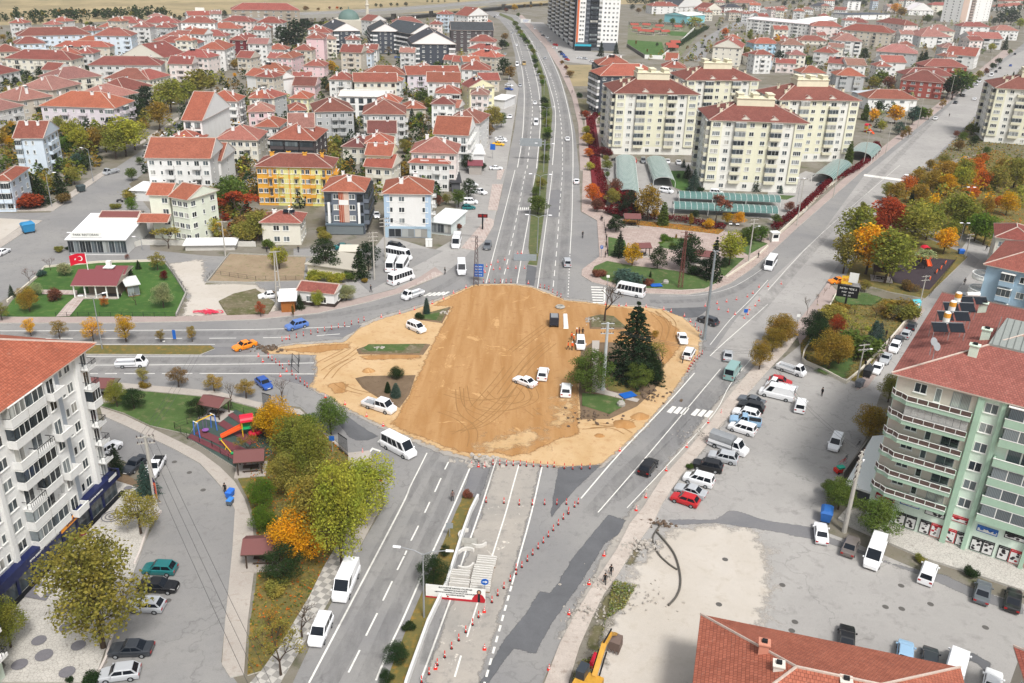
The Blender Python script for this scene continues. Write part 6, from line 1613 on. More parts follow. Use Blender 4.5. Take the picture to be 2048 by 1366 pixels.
# kind colour tile bx,by top_y(tile) width   (tile coordinates)
TT = '''
i 940,1055 0 C k 810 1.0
i 1180,1230 0 C b 950 1.2
m 1130,180 0 S m i1170 1.25
m 830,1090 0 D m 140 .95
m 90,1090 0 D g 690 .9
n 480,300 0 D m j1010 .9
j 450,1230 0 D g j600 .62
m 740,1366 0 B D 1280 1.2
m 560,1366 0 B D 1340 .8
i 940,525 0 D g 310 1.0
i 1075,540 0 P D 370 1.5
i 1590,600 0 P D 450 1.6
i 1145,320 0 S m 195 1.3
i 1430,360 0 S n 190 1.5
i 1715,400 0 S h 250 1.5
i 1970,450 0 S h 290 1.5
i 1160,370 0 B h 310 1.0
i 1850,520 0 N h 330 .9
i 1990,900 0 W h 740 1.3
e 250,1320 0 S y 1165 1.2
e 480,1340 0 S h 1180 1.2
e 750,1366 0 S y 1170 1.3
e 1010,1366 0 S y 1130 1.2
e 1290,1366 0 S h 1260 1.2
e 1540,1366 0 S h 1225 1.0
e 20,1200 0 S m 1050 1.3
e 240,1130 0 D h 920 1.1
e 100,1010 0 C D 905 1.1
e 520,840 0 D w 735 1.6
e 300,1000 0 D w 890 1.3
e 240,900 0 N p 780 1.2
e 405,800 0 N p 690 1.0
e 335,850 0 B b 790 1.0
e 1060,930 0 C D 770 1.2
e 1110,790 0 C D 710 1.3
e 1265,800 0 S m 640 1.3
e 1315,880 0 D R 790 1.0
e 1310,1100 0 D w 885 1.1
e 840,1095 0 S o 995 1.1
e 440,1040 0 B p 930 .9
e 1020,710 0 S p 660 1.2
e 1090,1080 0 N w 960 1.0
e 1350,620 0 W m 460 1.6
e 540,630 0 B D 600 1.2
e 640,640 0 B v 615 1.3
e 760,645 0 B D 620 1.3
e 900,640 0 B v 600 1.2
e 480,650 0 B m 600 1.3
e 1060,330 0 D v 205 1.1
e 930,300 0 B m 250 1.5
e 1060,230 0 B m 140 1.6
e 1700,510 0 D l 350 1.3
e 1620,500 0 B v 440 1.3
e 1750,260 0 D G 110 1.3
e 1870,330 0 D G 20 1.2
e 1650,350 0 B n 230 1.5
e 1820,380 0 W r 190 1.3
e 1930,400 0 W r 170 1.4
e 2020,480 0 B n 310 1.5
e 1960,580 0 D m 400 1.4
e 200,290 0 B r 160 1.9
e 120,270 0 B r 200 1.3
e 330,260 0 C D 30 1.4
e 480,180 0 C D -20 1.3
e 270,190 0 C k 20 1.3
e 600,110 0 D m -40 1.1
e 1060,80 0 D G -30 1.3
e 500,260 0 B n 170 1.2
f 60,250 0 D n 140 1.6
f 20,560 0 D m 300 1.2
f 110,620 0 B G 540 1.1
f 190,790 0 D l 600 1.2
f 480,890 0 B l 800 1.6
f 620,900 0 B l 810 1.6
f 560,810 0 P D 535 1.3
f 900,800 0 P k 560 1.1
f 830,860 0 C D 600 1.2
f 760,870 0 B G 790 1.5
f 870,890 0 B h 850 1.2
f 725,1040 0 D w 900 1.5
f 355,1110 0 C D 975 1.2
f 500,1090 0 D l 950 1.1
f 40,1170 0 S r 1030 .9
f 300,1170 0 O n 1060 .6
f 1365,1150 0 Y b 1010 1.3
f 1315,1185 0 B D 1130 1.2
f 1700,220 0 P D 55 1.2
f 1620,290 0 D G 140 1.2
f 1520,270 0 D m 180 1.2
f 1460,280 0 D p 190 1.2
f 1610,470 0 B p 400 1.0
f 520,500 0 B m 440 1.4
f 560,560 0 B m 480 1.2
j 1125,300 0 D D 195 1.6
j 1055,415 0 Y D 315 1.6
j 1120,450 0 Y b 325 2.0
j 170,830 0 D y 450 1.1
j 60,760 0 D h 560 1.0
j 600,740 0 D G 440 1.15
j 330,1010 0 D g 560 1.1
j 450,1130 0 D o 950 1.2
j 600,1250 0 D r 960 .8
j 250,1230 0 D m 890 1.1
j 60,1330 0 D v 1090 1.2
j 370,1366 0 D Y 1140 1.0
n 340,400 0 D Y -20 1.2
n 60,160 0 D v -50 1.2
n 690,480 0 D l j900 .6
n 860,60 0 D l j900 1.2
n 640,80 0 D m j960 1.3
n 220,560 0 P D 260 1.3
n 370,1010 0 N n 740 1.2
n 200,1310 0 W m 940 1.1
n 130,1000 0 W h 830 1.6
n 180,650 0 B m 560 1.6
n 130,330 0 P D 230 1.3
n 590,60 0 D h -60 1.1
j 210,480 0 N p 310 1.3
j 420,760 0 D v 560 1.2
n 1420,580 0 P D 360 1.5
n 1510,360 0 P D 260 1.1
n 1130,1200 0 P D 1060 1.8
n 1220,950 0 B D 890 1.2
n 1040,1366 0 P D 1270 1.6
j 1700,1250 0 B p 1180 .9
g 740,1210 0 N n 900 1.25
k 0,0 0 B G 0 .1
k 620,410 0 P G 60 1.4
k 560,330 0 P G 130 1.2
k 960,290 0 C k g1030 1.35
k 1110,310 0 C D 60 1.5
k 1000,370 0 P G 170 1.6
k 1130,330 0 P D 150 1.4
k 1180,230 0 W m 10 1.5
k 1070,210 0 P k 20 1.2
g 1140,1340 0 D h 1270 1.2
k 1415,1020 0 B G 970 .9
g 855,690 0 C k 480 1.1
g 960,765 0 D y 570 1.1
g 1160,790 0 P D 600 1.2
g 1410,780 0 P D 490 1.0
g 1360,800 0 P k 560 1.3
g 1600,880 0 C k 520 .8
g 1540,860 0 P k 700 1.3
g 1735,760 0 D l 480 1.2
g 1690,780 0 P D 690 1.2
g 700,845 0 B p 775 1.4
g 910,900 0 B b 795 2.1
g 1090,920 0 B p 860 1.3
g 1105,860 0 Y D 795 1.0
g 1470,840 0 B D 760 1.4
g 830,490 0 P D 350 1.5
g 790,480 0 P k 390 1.2
g 1080,405 0 D h 110 1.0
g 1010,380 0 D y 290 1.1
g 1140,390 0 D y 300 1.1
g 930,380 0 P k 150 1.0
g 1205,440 0 Y G 240 1.5
g 1425,450 0 O h 335 1.0
g 1570,470 0 D y 380 1.4
g 1630,420 0 W p 200 1.2
g 1460,390 0 D D 310 1.4
g 1810,440 0 D Y 320 1.3
g 1720,430 0 D y 330 1.3
g 1900,600 0 D G 430 1.2
g 1990,570 0 D v 430 1.3
g 1850,560 0 P G 450 1.2
g 1230,560 0 B v 505 1.5
g 1310,550 0 O h 500 1.0
g 1350,570 0 O v 530 1.0
g 1290,620 0 B G 570 1.0
g 205,350 0 D G 190 1.5
g 190,200 0 D G 120 1.4
g 230,150 0 D m 50 1.4
g 640,270 0 D o 90 1.1
g 680,330 0 D p 210 1.3
g 800,280 0 D m 130 1.2
g 820,200 0 D p 60 1.3
g 760,60 0 D G 0 1.2
g 880,260 0 B R 120 1.2
g 900,360 0 B R 230 1.6
g 1450,160 0 C b -20 1.3
g 1760,140 0 Y D 50 1.2
g 1830,150 0 C D 70 1.2
g 1945,160 0 C D 20 1.3
g 1510,170 0 B D 130 1.5
g 1400,60 0 C D -60 1.3
g 1330,60 0 P D 20 1.3
h 600,820 0 D m 490 1.0
h 680,640 0 D g 250 1.1
h 740,420 0 O g 240 1.3
h 780,830 0 D Y 420 1.2
h 930,540 0 D r 230 1.2
h 870,560 0 D r 330 1.1
h 1040,520 0 D o 290 1.1
h 930,900 0 D g 450 1.1
h 1020,800 0 D g 560 1.2
h 1150,610 0 D g 260 1.2
h 1260,560 0 D g 280 1.1
h 1400,670 0 D Y 480 1.2
h 1450,570 0 D g 420 1.1
h 1480,480 0 D g 200 1.25
h 1560,500 0 D g 240 1.1
h 1720,590 0 D v 370 1.1
h 1650,560 0 D v 360 1.1
h 1900,360 0 D y 190 1.1
h 1830,300 0 D o 230 1.1
h 1740,360 0 D h 240 1.0
h 1620,240 0 D r 150 1.2
h 1200,270 0 D p 130 1.3
h 1140,270 0 Y k 150 1.2
h 1010,260 0 D h 110 1.2
h 950,230 0 D g 120 1.2
h 1100,190 0 D o 60 1.2
h 1190,120 0 D p 0 1.2
h 1290,180 0 D h 20 1.2
h 1420,200 0 D y 50 1.2
h 1380,120 0 D h -60 1.2
h 1540,160 0 D l -10 1.2
h 1700,160 0 D o 10 1.2
h 1810,170 0 D m -20 1.3
h 1960,140 0 D m -80 1.3
h 1250,790 0 W w 640 1.8
h 1130,960 0 B n 870 1.1
h 770,970 0 D m 870 1.2
h 740,960 0 N n 880 1.2
h 1020,1160 0 B h 1020 1.6
h 1080,1180 0 B m 1040 1.5
h 350,1366 0 P k 1110 1.2
h 380,1366 0 P D 1160 1.2
h 540,1330 0 D r 1150 1.1
h 500,1200 0 B m 1080 1.6
h 660,1366 0 W l 1170 1.2
h 840,1366 0 Y b 1190 1.8
h 880,1366 0 C b 1200 1.3
h 860,1180 0 W n 1070 1.5
h 690,1160 0 W m 1080 1.5
h 590,1140 0 B h 1060 1.3
h 90,1366 0 D h 1140 1.3
h 30,1450 0 D h 1240 1.2
h 250,1180 0 N h 1130 .7
h 310,1160 0 N n 1000 .6
h 390,1080 0 N n 980 .6
h 445,1000 0 N n 930 .6
h 490,950 0 N n 890 .6
k 1975,225 0 D h -20 1.0
l 480,230 0 D h h1280 1.3
l 560,190 0 D h h1310 1.1
l 380,80 0 P D h1180 1.1
l 800,800 0 D h 490 1.2
l 960,480 0 D m 250 1.1
l 700,100 0 B G h1290 1.6
l 100,40 0 D h h1150 1.2
p 850,190 0 D G l1260 1.5
l 560,1340 0 D G 1090 1.3
l 480,1240 0 D G 1100 1.2
p 1620,520 0 B D 430 .8
p 1215,400 0 B m 340 1.0
d 840,980 0 D Y 860 1.0
d 1010,990 0 D Y 830 1.2
d 900,1060 0 D l 960 1.1
d 880,900 0 D D 800 1.2
d 1150,1000 0 D b 840 1.0
d 1040,1080 0 P b 970 1.3
d 1100,1080 0 D m 1000 1.2
d 770,960 0 Y G 820 1.5
d 790,900 0 P D 850 1.3
d 890,700 0 D G 550 1.3
d 960,720 0 D p 600 1.2
d 830,720 0 D m 600 1.2
d 1000,590 0 C b 500 1.0
d 760,490 0 P D 380 1.2
d 1210,530 0 C D 410 1.2
d 1250,500 0 Y D 400 1.6
d 850,370 0 Y b 320 1.2
d 470,320 0 D D 250 1.4
d 80,530 0 P k 400 1.2
d 210,540 0 D m 430 1.3
d 320,510 0 B G 440 1.6
d 60,420 0 O y 270 1.0
d 1270,190 0 D G 110 1.4
d 1010,110 0 D Y 20 1.4
d 1060,140 0 D h 50 1.4
d 1370,140 0 D G 80 1.5
d 1500,170 0 P D 90 1.2
d 260,100 0 D m 35 1.4
d 330,60 0 P k 20 1.5
d 130,50 0 P k 5 1.6
d 460,70 0 P k 10 1.5
d 200,40 0 P k 0 1.6
d 540,50 0 P k 0 1.5
d 850,60 0 P k 10 1.6
d 760,60 0 P k 0 1.6
d 980,40 0 P D 0 1.6
d 1120,210 0 D w 180 1.4
d 1180,310 0 W w 230 1.3
d 1090,290 0 D g 240 1.3
d 1150,330 0 B w 280 1.6
d 2010,230 0 D l 140 1.3
d 1850,200 0 P k 100 1.4
d 1940,200 0 P k 80 1.5
d 1800,200 0 P D 140 1.3
d 1600,320 0 P D 260 1.3
d 1690,330 0 P D 280 1.2
d 1780,420 0 D l 340 1.2
d 1890,400 0 C D 280 1.0
d 1930,440 0 D G 390 1.2
d 1840,520 0 D D 460 1.4
d 1790,560 0 D D 500 1.4
d 1740,600 0 D p 540 1.1
d 1680,640 0 D m 560 1.2
d 1630,670 0 D m 590 1.2
d 1540,770 0 D G 560 1.3
d 1470,800 0 D D 590 1.2
d 1500,720 0 D g 540 1.1
d 1430,780 0 D p 610 1.2
d 1390,870 0 S h 780 1.1
d 1280,960 0 S g 860 1.1
d 1210,950 0 B G 850 1.2
d 1120,1100 0 S n 1010 1.0
d 1070,1120 0 S n 1030 1.0
d 1730,950 0 D m 880 1.4
d 1690,1010 0 D G 930 1.4
d 1620,1080 0 D G 980 1.3
d 1690,1090 0 D G 1000 1.3
d 1550,1130 0 D G 1050 1.3
d 1640,1170 0 D D 1080 1.3
d 1520,1210 0 D n 1120 1.4
d 1500,1100 0 D p 1040 1.2
d 1740,1240 0 D G 1170 1.4
d 1980,1300 0 C k 1240 1.1
d 540,1290 0 C b 1240 1.1
d 1960,610 0 Y k 570 1.3
d 640,1310 0 Y G 1120 1.2
h 100,180 0 C b 110 1.2
h 170,330 0 D p 240 1.4
h 60,440 0 D G 340 1.3
h 2000,60 0 D l -60 1.3
h 1560,60 0 D g -70 1.3
h 1650,40 0 D o -80 1.3
h 1450,30 0 D y -50 1.3
d 1700,1340 0 D o 1220 1.3
d 1640,1360 0 D y 1280 1.3
d 1860,1366 0 D h 1260 1.3
d 1290,1366 0 D h 1270 1.2
d 1400,1330 0 D m 1230 1.3
a 1370,900 0 D g 610 1.3
a 1500,840 0 D g 630 1.1
a 1300,780 0 D m 700 1.0
a 1600,790 0 D m 540 1.2
a 1690,740 0 D m 600 1.1
a 1280,1040 0 D h 800 1.1
a 1100,970 0 P D 750 1.3
a 1180,880 0 P k 680 1.1
a 1030,920 0 D w 840 1.2
a 1010,1250 0 D l 920 1.2
a 1080,1200 0 D l 950 1.2
a 930,1270 0 D g 1010 1.2
a 850,1220 0 D m 990 1.1
a 770,1230 0 D h 1010 1.1
a 600,1170 0 D l 940 1.1
a 650,1240 0 D l 1010 1.2
a 560,1240 0 D v 1080 1.2
a 480,1060 0 D g 920 1.1
a 330,960 0 D v 850 1.3
a 400,1000 0 D g 890 1.2
a 220,960 0 D m 890 1.1
a 110,1080 0 D y 960 1.0
a 60,1100 0 D h 1000 1.2
a 30,1030 0 P k 880 1.3
a 20,1180 0 D h 1040 1.3
a 80,1180 0 D y 1080 1.2
a 620,1350 0 D b 1220 1.2
a 700,1366 0 P D 1240 1.2
a 460,1366 0 C D 1200 1.0
a 340,1366 0 C D 1230 1.0
a 240,1366 0 D h 1290 1.3
a 800,1310 0 D D 1240 1.4
a 1120,1320 0 D G 1250 1.3
a 1250,1190 0 D h 1110 1.2
a 760,780 0 P D 0 .1
a 690,570 0 P k 520 1.4
a 580,560 0 C b 500 1.3
a 460,590 0 C b 530 1.2
a 400,600 0 P D 540 1.4
a 320,620 0 P D 545 1.5
a 230,640 0 P D 560 1.5
a 180,630 0 D b 550 1.3
a 130,680 0 P k 610 1.5
a 50,690 0 P k 620 1.6
a 470,740 0 P D 650 1.4
a 80,800 0 C D 730 1.0
a 900,440 0 D G 360 1.4
a 360,380 0 D m 335 1.5
a 90,370 0 D m 310 1.5
a 30,330 0 D h 270 1.4
a 140,370 0 D h 330 1.3
a 1370,600 0 P b 540 1.3
a 1470,610 0 P D 560 1.3
a 1720,560 0 P D 490 1.3
a 1220,350 0 C D 230 1.2
a 740,250 0 P D 170 1.3
a 770,240 0 C D 190 1.1
a 100,150 0 O h 95 1.3
a 520,180 0 P D 130 1.4
a 260,150 0 D h 90 1.4
a 340,140 0 D l 85 1.5
a 490,130 0 D h 70 1.6
a 570,130 0 D h 65 1.5
a 670,130 0 D h 70 1.6
a 780,140 0 D m 70 1.6
a 930,120 0 D g 65 1.6
a 1060,140 0 D m 85 1.5
a 1130,170 0 P D 120 1.4
a 1190,140 0 P D 85 1.4
a 1250,120 0 D k 80 1.6
a 1400,150 0 P k 110 1.4
a 1480,140 0 P k 100 1.4
a 1440,160 0 P D 120 1.4
a 1300,110 0 D h 60 1.5
a 1750,140 0 P D 75 1.4
a 1800,140 0 P D 80 1.3
a 50,170 0 P D 135 1.5
a 160,185 0 P D 145 1.5
a 220,200 0 P D 155 1.5
a 280,195 0 P D 150 1.5
a 330,190 0 P D 140 1.5
a 400,200 0 P D 150 1.5
a 460,190 0 D o 150 1.4
a 590,190 0 P D 145 1.4
a 650,190 0 P k 150 1.4
a 700,210 0 D l 170 1.4
a 560,210 0 D o 180 1.4
a 1880,560 0 D h 470 1.4
a 1960,560 0 D l 480 1.3
a 1910,480 0 D g 430 1.4
a 1990,500 0 D g 430 1.4
a 1880,620 0 D y 580 1.3
a 1990,430 0 P k 360 1.2
a 2020,400 0 P k 340 1.2
b 250,400 0 P k 230 1.2
b 320,400 0 P k 150 1.1
b 380,290 0 P k 150 1.2
b 290,190 0 Y b 40 2.0
b 340,200 0 D v 130 1.3
b 250,220 0 D o 150 1.3
b 200,340 0 P D 200 1.2
b 230,130 0 P k 80 1.4
b 130,120 0 P k 70 1.3
b 420,240 0 P k 160 1.3
b 330,400 0 D y 350 1.3
b 330,370 0 C b 310 1.0
b 60,460 0 P k 360 1.3
b 120,400 0 C k 310 1.2
b 20,470 0 P D 400 1.2
b 430,480 0 D G 420 1.5
b 530,470 0 D G 400 1.5
b 600,450 0 D G 420 1.5
b 640,420 0 P D 370 1.3
b 610,590 0 D y 480 1.3
b 740,560 0 D Y 520 1.8
b 800,520 0 D h 480 1.3
b 560,740 0 P D 610 1.1
b 600,760 0 D n 660 1.2
b 390,600 0 D p 560 1.4
b 430,610 0 D n 570 1.3
b 250,900 0 C D 800 1.2
b 640,1110 0 C D 900 1.1
b 785,1060 0 C D 900 1.2
b 530,1060 0 D b 950 1.2
b 1180,1140 0 C D 960 1.1
b 1250,1000 0 C D 860 1.2
b 1310,990 0 D v 890 1.2
b 1340,850 0 D G 710 1.4
b 1390,890 0 D g 760 1.2
b 1290,800 0 D l 740 1.2
b 1410,950 0 D v 850 1.3
b 1500,900 0 D g 800 1.2
b 1470,960 0 D l 860 1.2
b 1450,550 0 D G 470 1.6
b 1530,560 0 B G 500 1.6
b 1390,530 0 P D 470 1.2
b 1260,530 0 P D 470 1.2
b 1170,520 0 P D 480 1.2
b 1070,530 0 D m 505 1.6
b 1205,340 0 P D 280 1.3
b 950,290 0 P D 230 1.4
b 890,300 0 P b 240 1.3
b 660,1190 0 D m 1090 1.3
b 600,1180 0 D h 1120 1.3
b 60,1180 0 D v 1090 1.3
b 20,1230 0 D m 1130 1.3
b 840,1240 0 D D 1180 1.2
b 830,1300 0 D l 1240 1.2
b 1190,1230 0 D m 1110 1.3
b 1370,1120 0 B m 1080 1.5
b 1890,1040 0 D m 840 1.3
b 1840,1110 0 D n 970 1.3
b 1960,1020 0 D G 890 1.1
b 1810,900 0 D m 840 1.1
b 1690,1366 0 P D 1230 1.1
b 1820,1366 0 D k 1300 1.1
b 1980,600 0 P D 460 1.5
b 2030,640 0 D n 520 1.2
b 1970,400 0 D k 310 1.2
b 1990,330 0 D n 260 1.3
b 2000,390 0 D G 330 1.4
b 600,135 0 P k 100 1.5
b 540,125 0 P D 95 1.5
b 470,135 0 P k 95 1.7
b 500,90 0 D n 60 1.5
b 400,90 0 D n 45 1.7
b 650,75 0 D o 50 1.7
b 680,80 0 D D 55 1.5
b 590,75 0 D p 50 1.5
b 570,210 0 D l 165 1.6
b 520,200 0 D g 165 1.6
b 480,215 0 D G 170 1.5
b 1080,50 0 P D 20 1.5
b 1130,50 0 P D 22 1.5
b 1200,50 0 P k 15 1.6
b 960,55 0 P D 25 1.5
b 1000,60 0 P D 28 1.5
b 1650,95 0 D y 60 1.4
b 920,130 0 D y 95 1.3
b 1690,40 0 D m 15 1.5
b 1410,20 0 P k 0 1.4
b 1460,20 0 P k 0 1.4
b 1510,18 0 P k 0 1.4
b 1620,18 0 P k -5 1.4
b 1900,30 0 P k 5 1.4
b 1980,60 0 D o 20 1.5
b 2000,100 0 D p 60 1.5
b 1370,20 0 P D 0 1.4
c 20,90 0 D y 30 1.4
c 100,60 0 D h 30 1.3
c 150,65 0 D h 35 1.3
c 230,50 0 D h 20 1.4
c 50,140 0 D G 100 1.3
c 400,520 0 D n 480 1.4
c 430,560 0 D p 520 1.4
c 460,620 0 D n 560 1.8
c 540,780 0 B D 735 1.0
c 660,840 0 P D 790 1.2
c 710,450 0 C k 330 1.0
c 830,430 0 C k 330 1.0
c 720,880 0 D R 840 1.6
c 740,960 0 D R 880 1.6
c 730,1020 0 D v 930 1.6
c 750,1150 0 Y D 1060 1.6
c 720,1260 0 D R 1170 1.6
c 770,1270 0 D R 1190 1.4
c 760,1366 0 D g 1280 1.5
c 750,1300 0 D m 1240 1.3
c 590,960 0 D r 880 1.3
c 590,1080 0 D l 1000 1.3
c 600,1170 0 D y 1060 1.4
c 610,1260 0 D o 1180 1.5
c 620,1366 0 D l 1290 1.5
c 560,930 0 D p 880 1.2
c 1370,1340 0 C b 1270 1.3
c 1190,1290 0 B D 1255 1.2
c 1280,200 0 D v 140 1.3
c 1460,205 0 D l 130 2.4
c 1185,190 0 D m 150 1.3
c 1700,290 0 D o 220 1.4
c 1830,370 0 D G 310 1.5
c 1870,480 0 D m 370 1.6
c 1900,330 0 O g 230 1.4
c 960,80 0 P k 30 1.4
c 1010,110 0 D n 60 1.4
c 1060,90 0 D m 40 1.4
c 1110,80 0 P D 40 1.3
c 1260,35 0 P k 0 1.3
c 1600,40 0 P k 0 1.6
c 1720,40 0 P k 0 1.6
c 1780,110 0 D v 70 1.4
c 1640,60 0 P k 20 1.4
c 1850,80 0 P k 30 1.4
c 1910,110 0 D m 70 1.4
c 1790,300 0 W w 250 1.3
c 1350,30 0 P D 0 1.3
c 1160,370 0 P D 340 1.4
c 1080,420 0 O n 390 1.3
c 990,360 0 O n 320 1.0
'''
MED = '''c 25,200 c 45,240 c 65,270 c 85,300 c 105,330 c 125,350 c 150,390 c 170,420 c 175,470 c 185,500 c 190,540 c 215,590 c 240,630 c 245,670 c 255,830 c 270,880 c 270,940 c 280,1000 c 285,1070 c 280,1110 c 270,1190 c 260,1290'''
for ln in TT.strip().splitlines():
    f = ln.split(); o = TL[f[0]]; x, y = map(float, f[1].split(',')); ty = f[5]
    if ty[0] in TL: tyy = TL[ty[0]][1] + float(ty[1:]) / 4
    else: tyy = o[1] + float(ty) / 4
    wf = float(f[6])
    if wf < .2: continue
    zz = 0.0
    if f[0] == 'h' and f[3] == 'D' and x > 900 and y < 700: tyy -= 9; f[4] = {'p': 'h', 'r': 'o'}.get(f[4], f[4]) if x > 1150 else f[4]
    tree(f[3], f[4], o[0] + x / 4, o[1] + y / 4, tyy, wf, z=zz)
mt = MED.split()
for i in range(0, len(mt), 2):
    x, y = PX(mt[i] + ' ' + mt[i + 1])[0]
    tree('D', 'GGgvD'[i // 2 % 5], x, y + 4, y - (15 if y > 200 else 9), 1.5, group='round trees along the green median')
# far windbreaks and a far wood as masses nobody could count
def far_mass(name, s, n, hmin, hmax, col, seed):
    rnd = random.Random(seed); pts = GP(s); mb = MB()
    for _ in range(n):
        i = rnd.randrange(len(pts) - 1); q = pts[i].lerp(pts[i + 1], rnd.random()); q = q + Vector((rnd.gauss(0, 14), rnd.gauss(0, 14), 0)); h = rnd.uniform(hmin, hmax)
        for _k in range(46):
            a = rnd.uniform(0, 6.28); z = rnd.random(); r = h * .42 * math.sin(math.pi * (.15 + .8 * z)) * rnd.random() ** .4
            leafcloud(mb, [(q.x + r * math.cos(a), q.y + r * math.sin(a), h * (.15 + .85 * z))], h * .11, rnd)
    o = obj(name, mb.mesh(name, [LEAF]), col=TC[col]); o['kind'] = 'stuff'; o['label'] = 'distant belt of dark trees'; return o
far_mass('distant_trees', 'q -100,45 100,38 250,36 330,30', 110, 5, 9, 'D', 1)
far_mass('distant_trees', 'c 950,40 1200,10 1600,5 d 400,20 800,20', 120, 6, 10, 'k', 2)
far_mass('distant_trees', 'd 1000,10 1300,20 1500,60 1850,120 2045,60', 110, 6, 11, 'D', 3)
far_mass('distant_trees', 'd 1500,5 2045,20 2400,60', 90, 6, 11, 'k', 4)
far_mass('ground_cover', 'd 1250,130 1150,200 1120,300 1050,350', 60, 1, 3, 'w', 5)
# hedges
def hedge(s, w, h, col, label, seed=1, dens=70):
    rnd = random.Random(seed); pts = GP(s); mb = MB(); t0 = pts[0]
    for i in range(len(pts) - 1):
        a, b = pts[i], pts[i + 1]; L_ = (b - a).length; d = (b - a).normalized(); nn = Vector((-d.y, d.x, 0))
        for _ in range(int(L_ * dens * (w / 2))):
            q = a.lerp(b, rnd.random()) + nn * rnd.uniform(-w / 2, w / 2); leafcloud(mb, [(q.x, q.y, h * rnd.random() ** .5 * rnd.uniform(.8, 1.1))], .2, rnd)
    o = obj('hedge', mb.mesh('hedge', [LEAF]), col=TC[col]); o['label'] = label; o['category'] = 'hedge'; AUTO.append(o); return o
hedge('h 40,480 240,340 400,190 480,110 700,0 d 800,1290 880,1210 860,1160', 2.2, 1.8, 'R', 'long dark red hedge along the avenue pavement')
hedge('g 740,330 900,360 1160,390 1400,410 1650,470 1700,460', 2.6, 1.6, 'R', 'dark red hedge behind the paved park', 2)
hedge('c 690,900 640,960 620,1050 640,1150 660,1300 670,1366 g 690,0 720,100 740,200 690,300', 3.2, .7, 'R', 'strip of red ivy beside the wide road', 3, 40)
hedge('c 1430,310 1560,230', 5, 3, 'D', 'tall dark hedge of the far leisure garden, upper side', 4, 30); hedge('c 1250,420 1400,330 1480,260', 5, 3, 'D', 'tall dark hedge of the far leisure garden, street side', 5, 30)
hedge('c 930,200 1220,205 1540,215', 4, 3, 'D', 'dark hedge below the turquoise hall', 6, 25)
hedge('g 1180,590 1260,545 1400,560 1430,585', 1.2, .5, 'v', 'low clipped hedge ring in the paved park', 7, 60)
# grass tufts and fallen leaves
def scatter(name, s, n, size, cols, seed, label):
    rnd = random.Random(seed); poly = [(p.x, p.y) for p in GP(s)]; xs = [p[0] for p in poly]; ys = [p[1] for p in poly]
    def inside(x, y):
        c = False; j = len(poly) - 1
        for i in range(len(poly)):
            if (poly[i][1] > y) != (poly[j][1] > y) and x < (poly[j][0] - poly[i][0]) * (y - poly[i][1]) / (poly[j][1] - poly[i][1]) + poly[i][0]: c = not c
            j = i
        return c
    mbs = [MB() for _ in cols]; k = 0
    while k < n:
        x, y = rnd.uniform(min(xs), max(xs)), rnd.uniform(min(ys), max(ys))
        if inside(x, y): leafcloud(mbs[k % len(cols)], [(x, y, .32 + rnd.random() * size * .6)], size, rnd, .4); k += 1
    for mb, c in zip(mbs, cols): o = obj(name, mb.mesh(name, [LEAF]), col=TC[c]); o['kind'] = 'stuff'; o['label'] = label
scatter('fallen_leaves', 'q 511,818 600,830 697,912 690,1090 672,1094 647,1136 619,1194 562,1289 522,1344 495,1352 500,1250 512,1170 516,1120 512,1050 496,1000', 5200, .13, 'ohmG', 1, 'fallen leaves and grass under the trees')
scatter('fallen_leaves', 'q 1604,722 1600,690 1620,665 1650,622 1676,585 1780,600 1830,606 1790,665 1716,768', 3600, .14, 'mhGn', 2, 'grass and leaves in the walled garden')
scatter('fallen_leaves', 'q 1745,440 1785,395 1850,350 1990,300 2048,330 2048,440 1990,500 1930,470', 5000, .2, 'homn', 3, 'grass and leaves in the autumn park')
scatter('low_weeds', 'o 810,560 1000,600 900,780 740,880 700,1130 560,1200 480,1366 600,1366 700,1130', 1500, .1, 'mGw', 4, 'weeds beside the broken pavement')
scatter('fallen_leaves', 'g 890,395 1600,460 1700,480 1650,515 1180,460 880,430', 1500, .13, 'hoy', 5, 'yellow leaves at the back of the paved park')
scatter('low_weeds', 'd 1240,1366 1480,1130 1740,850 2045,540 2045,1300', 3500, .35, 'mGnh', 6, 'rough growth behind the roadside trees')
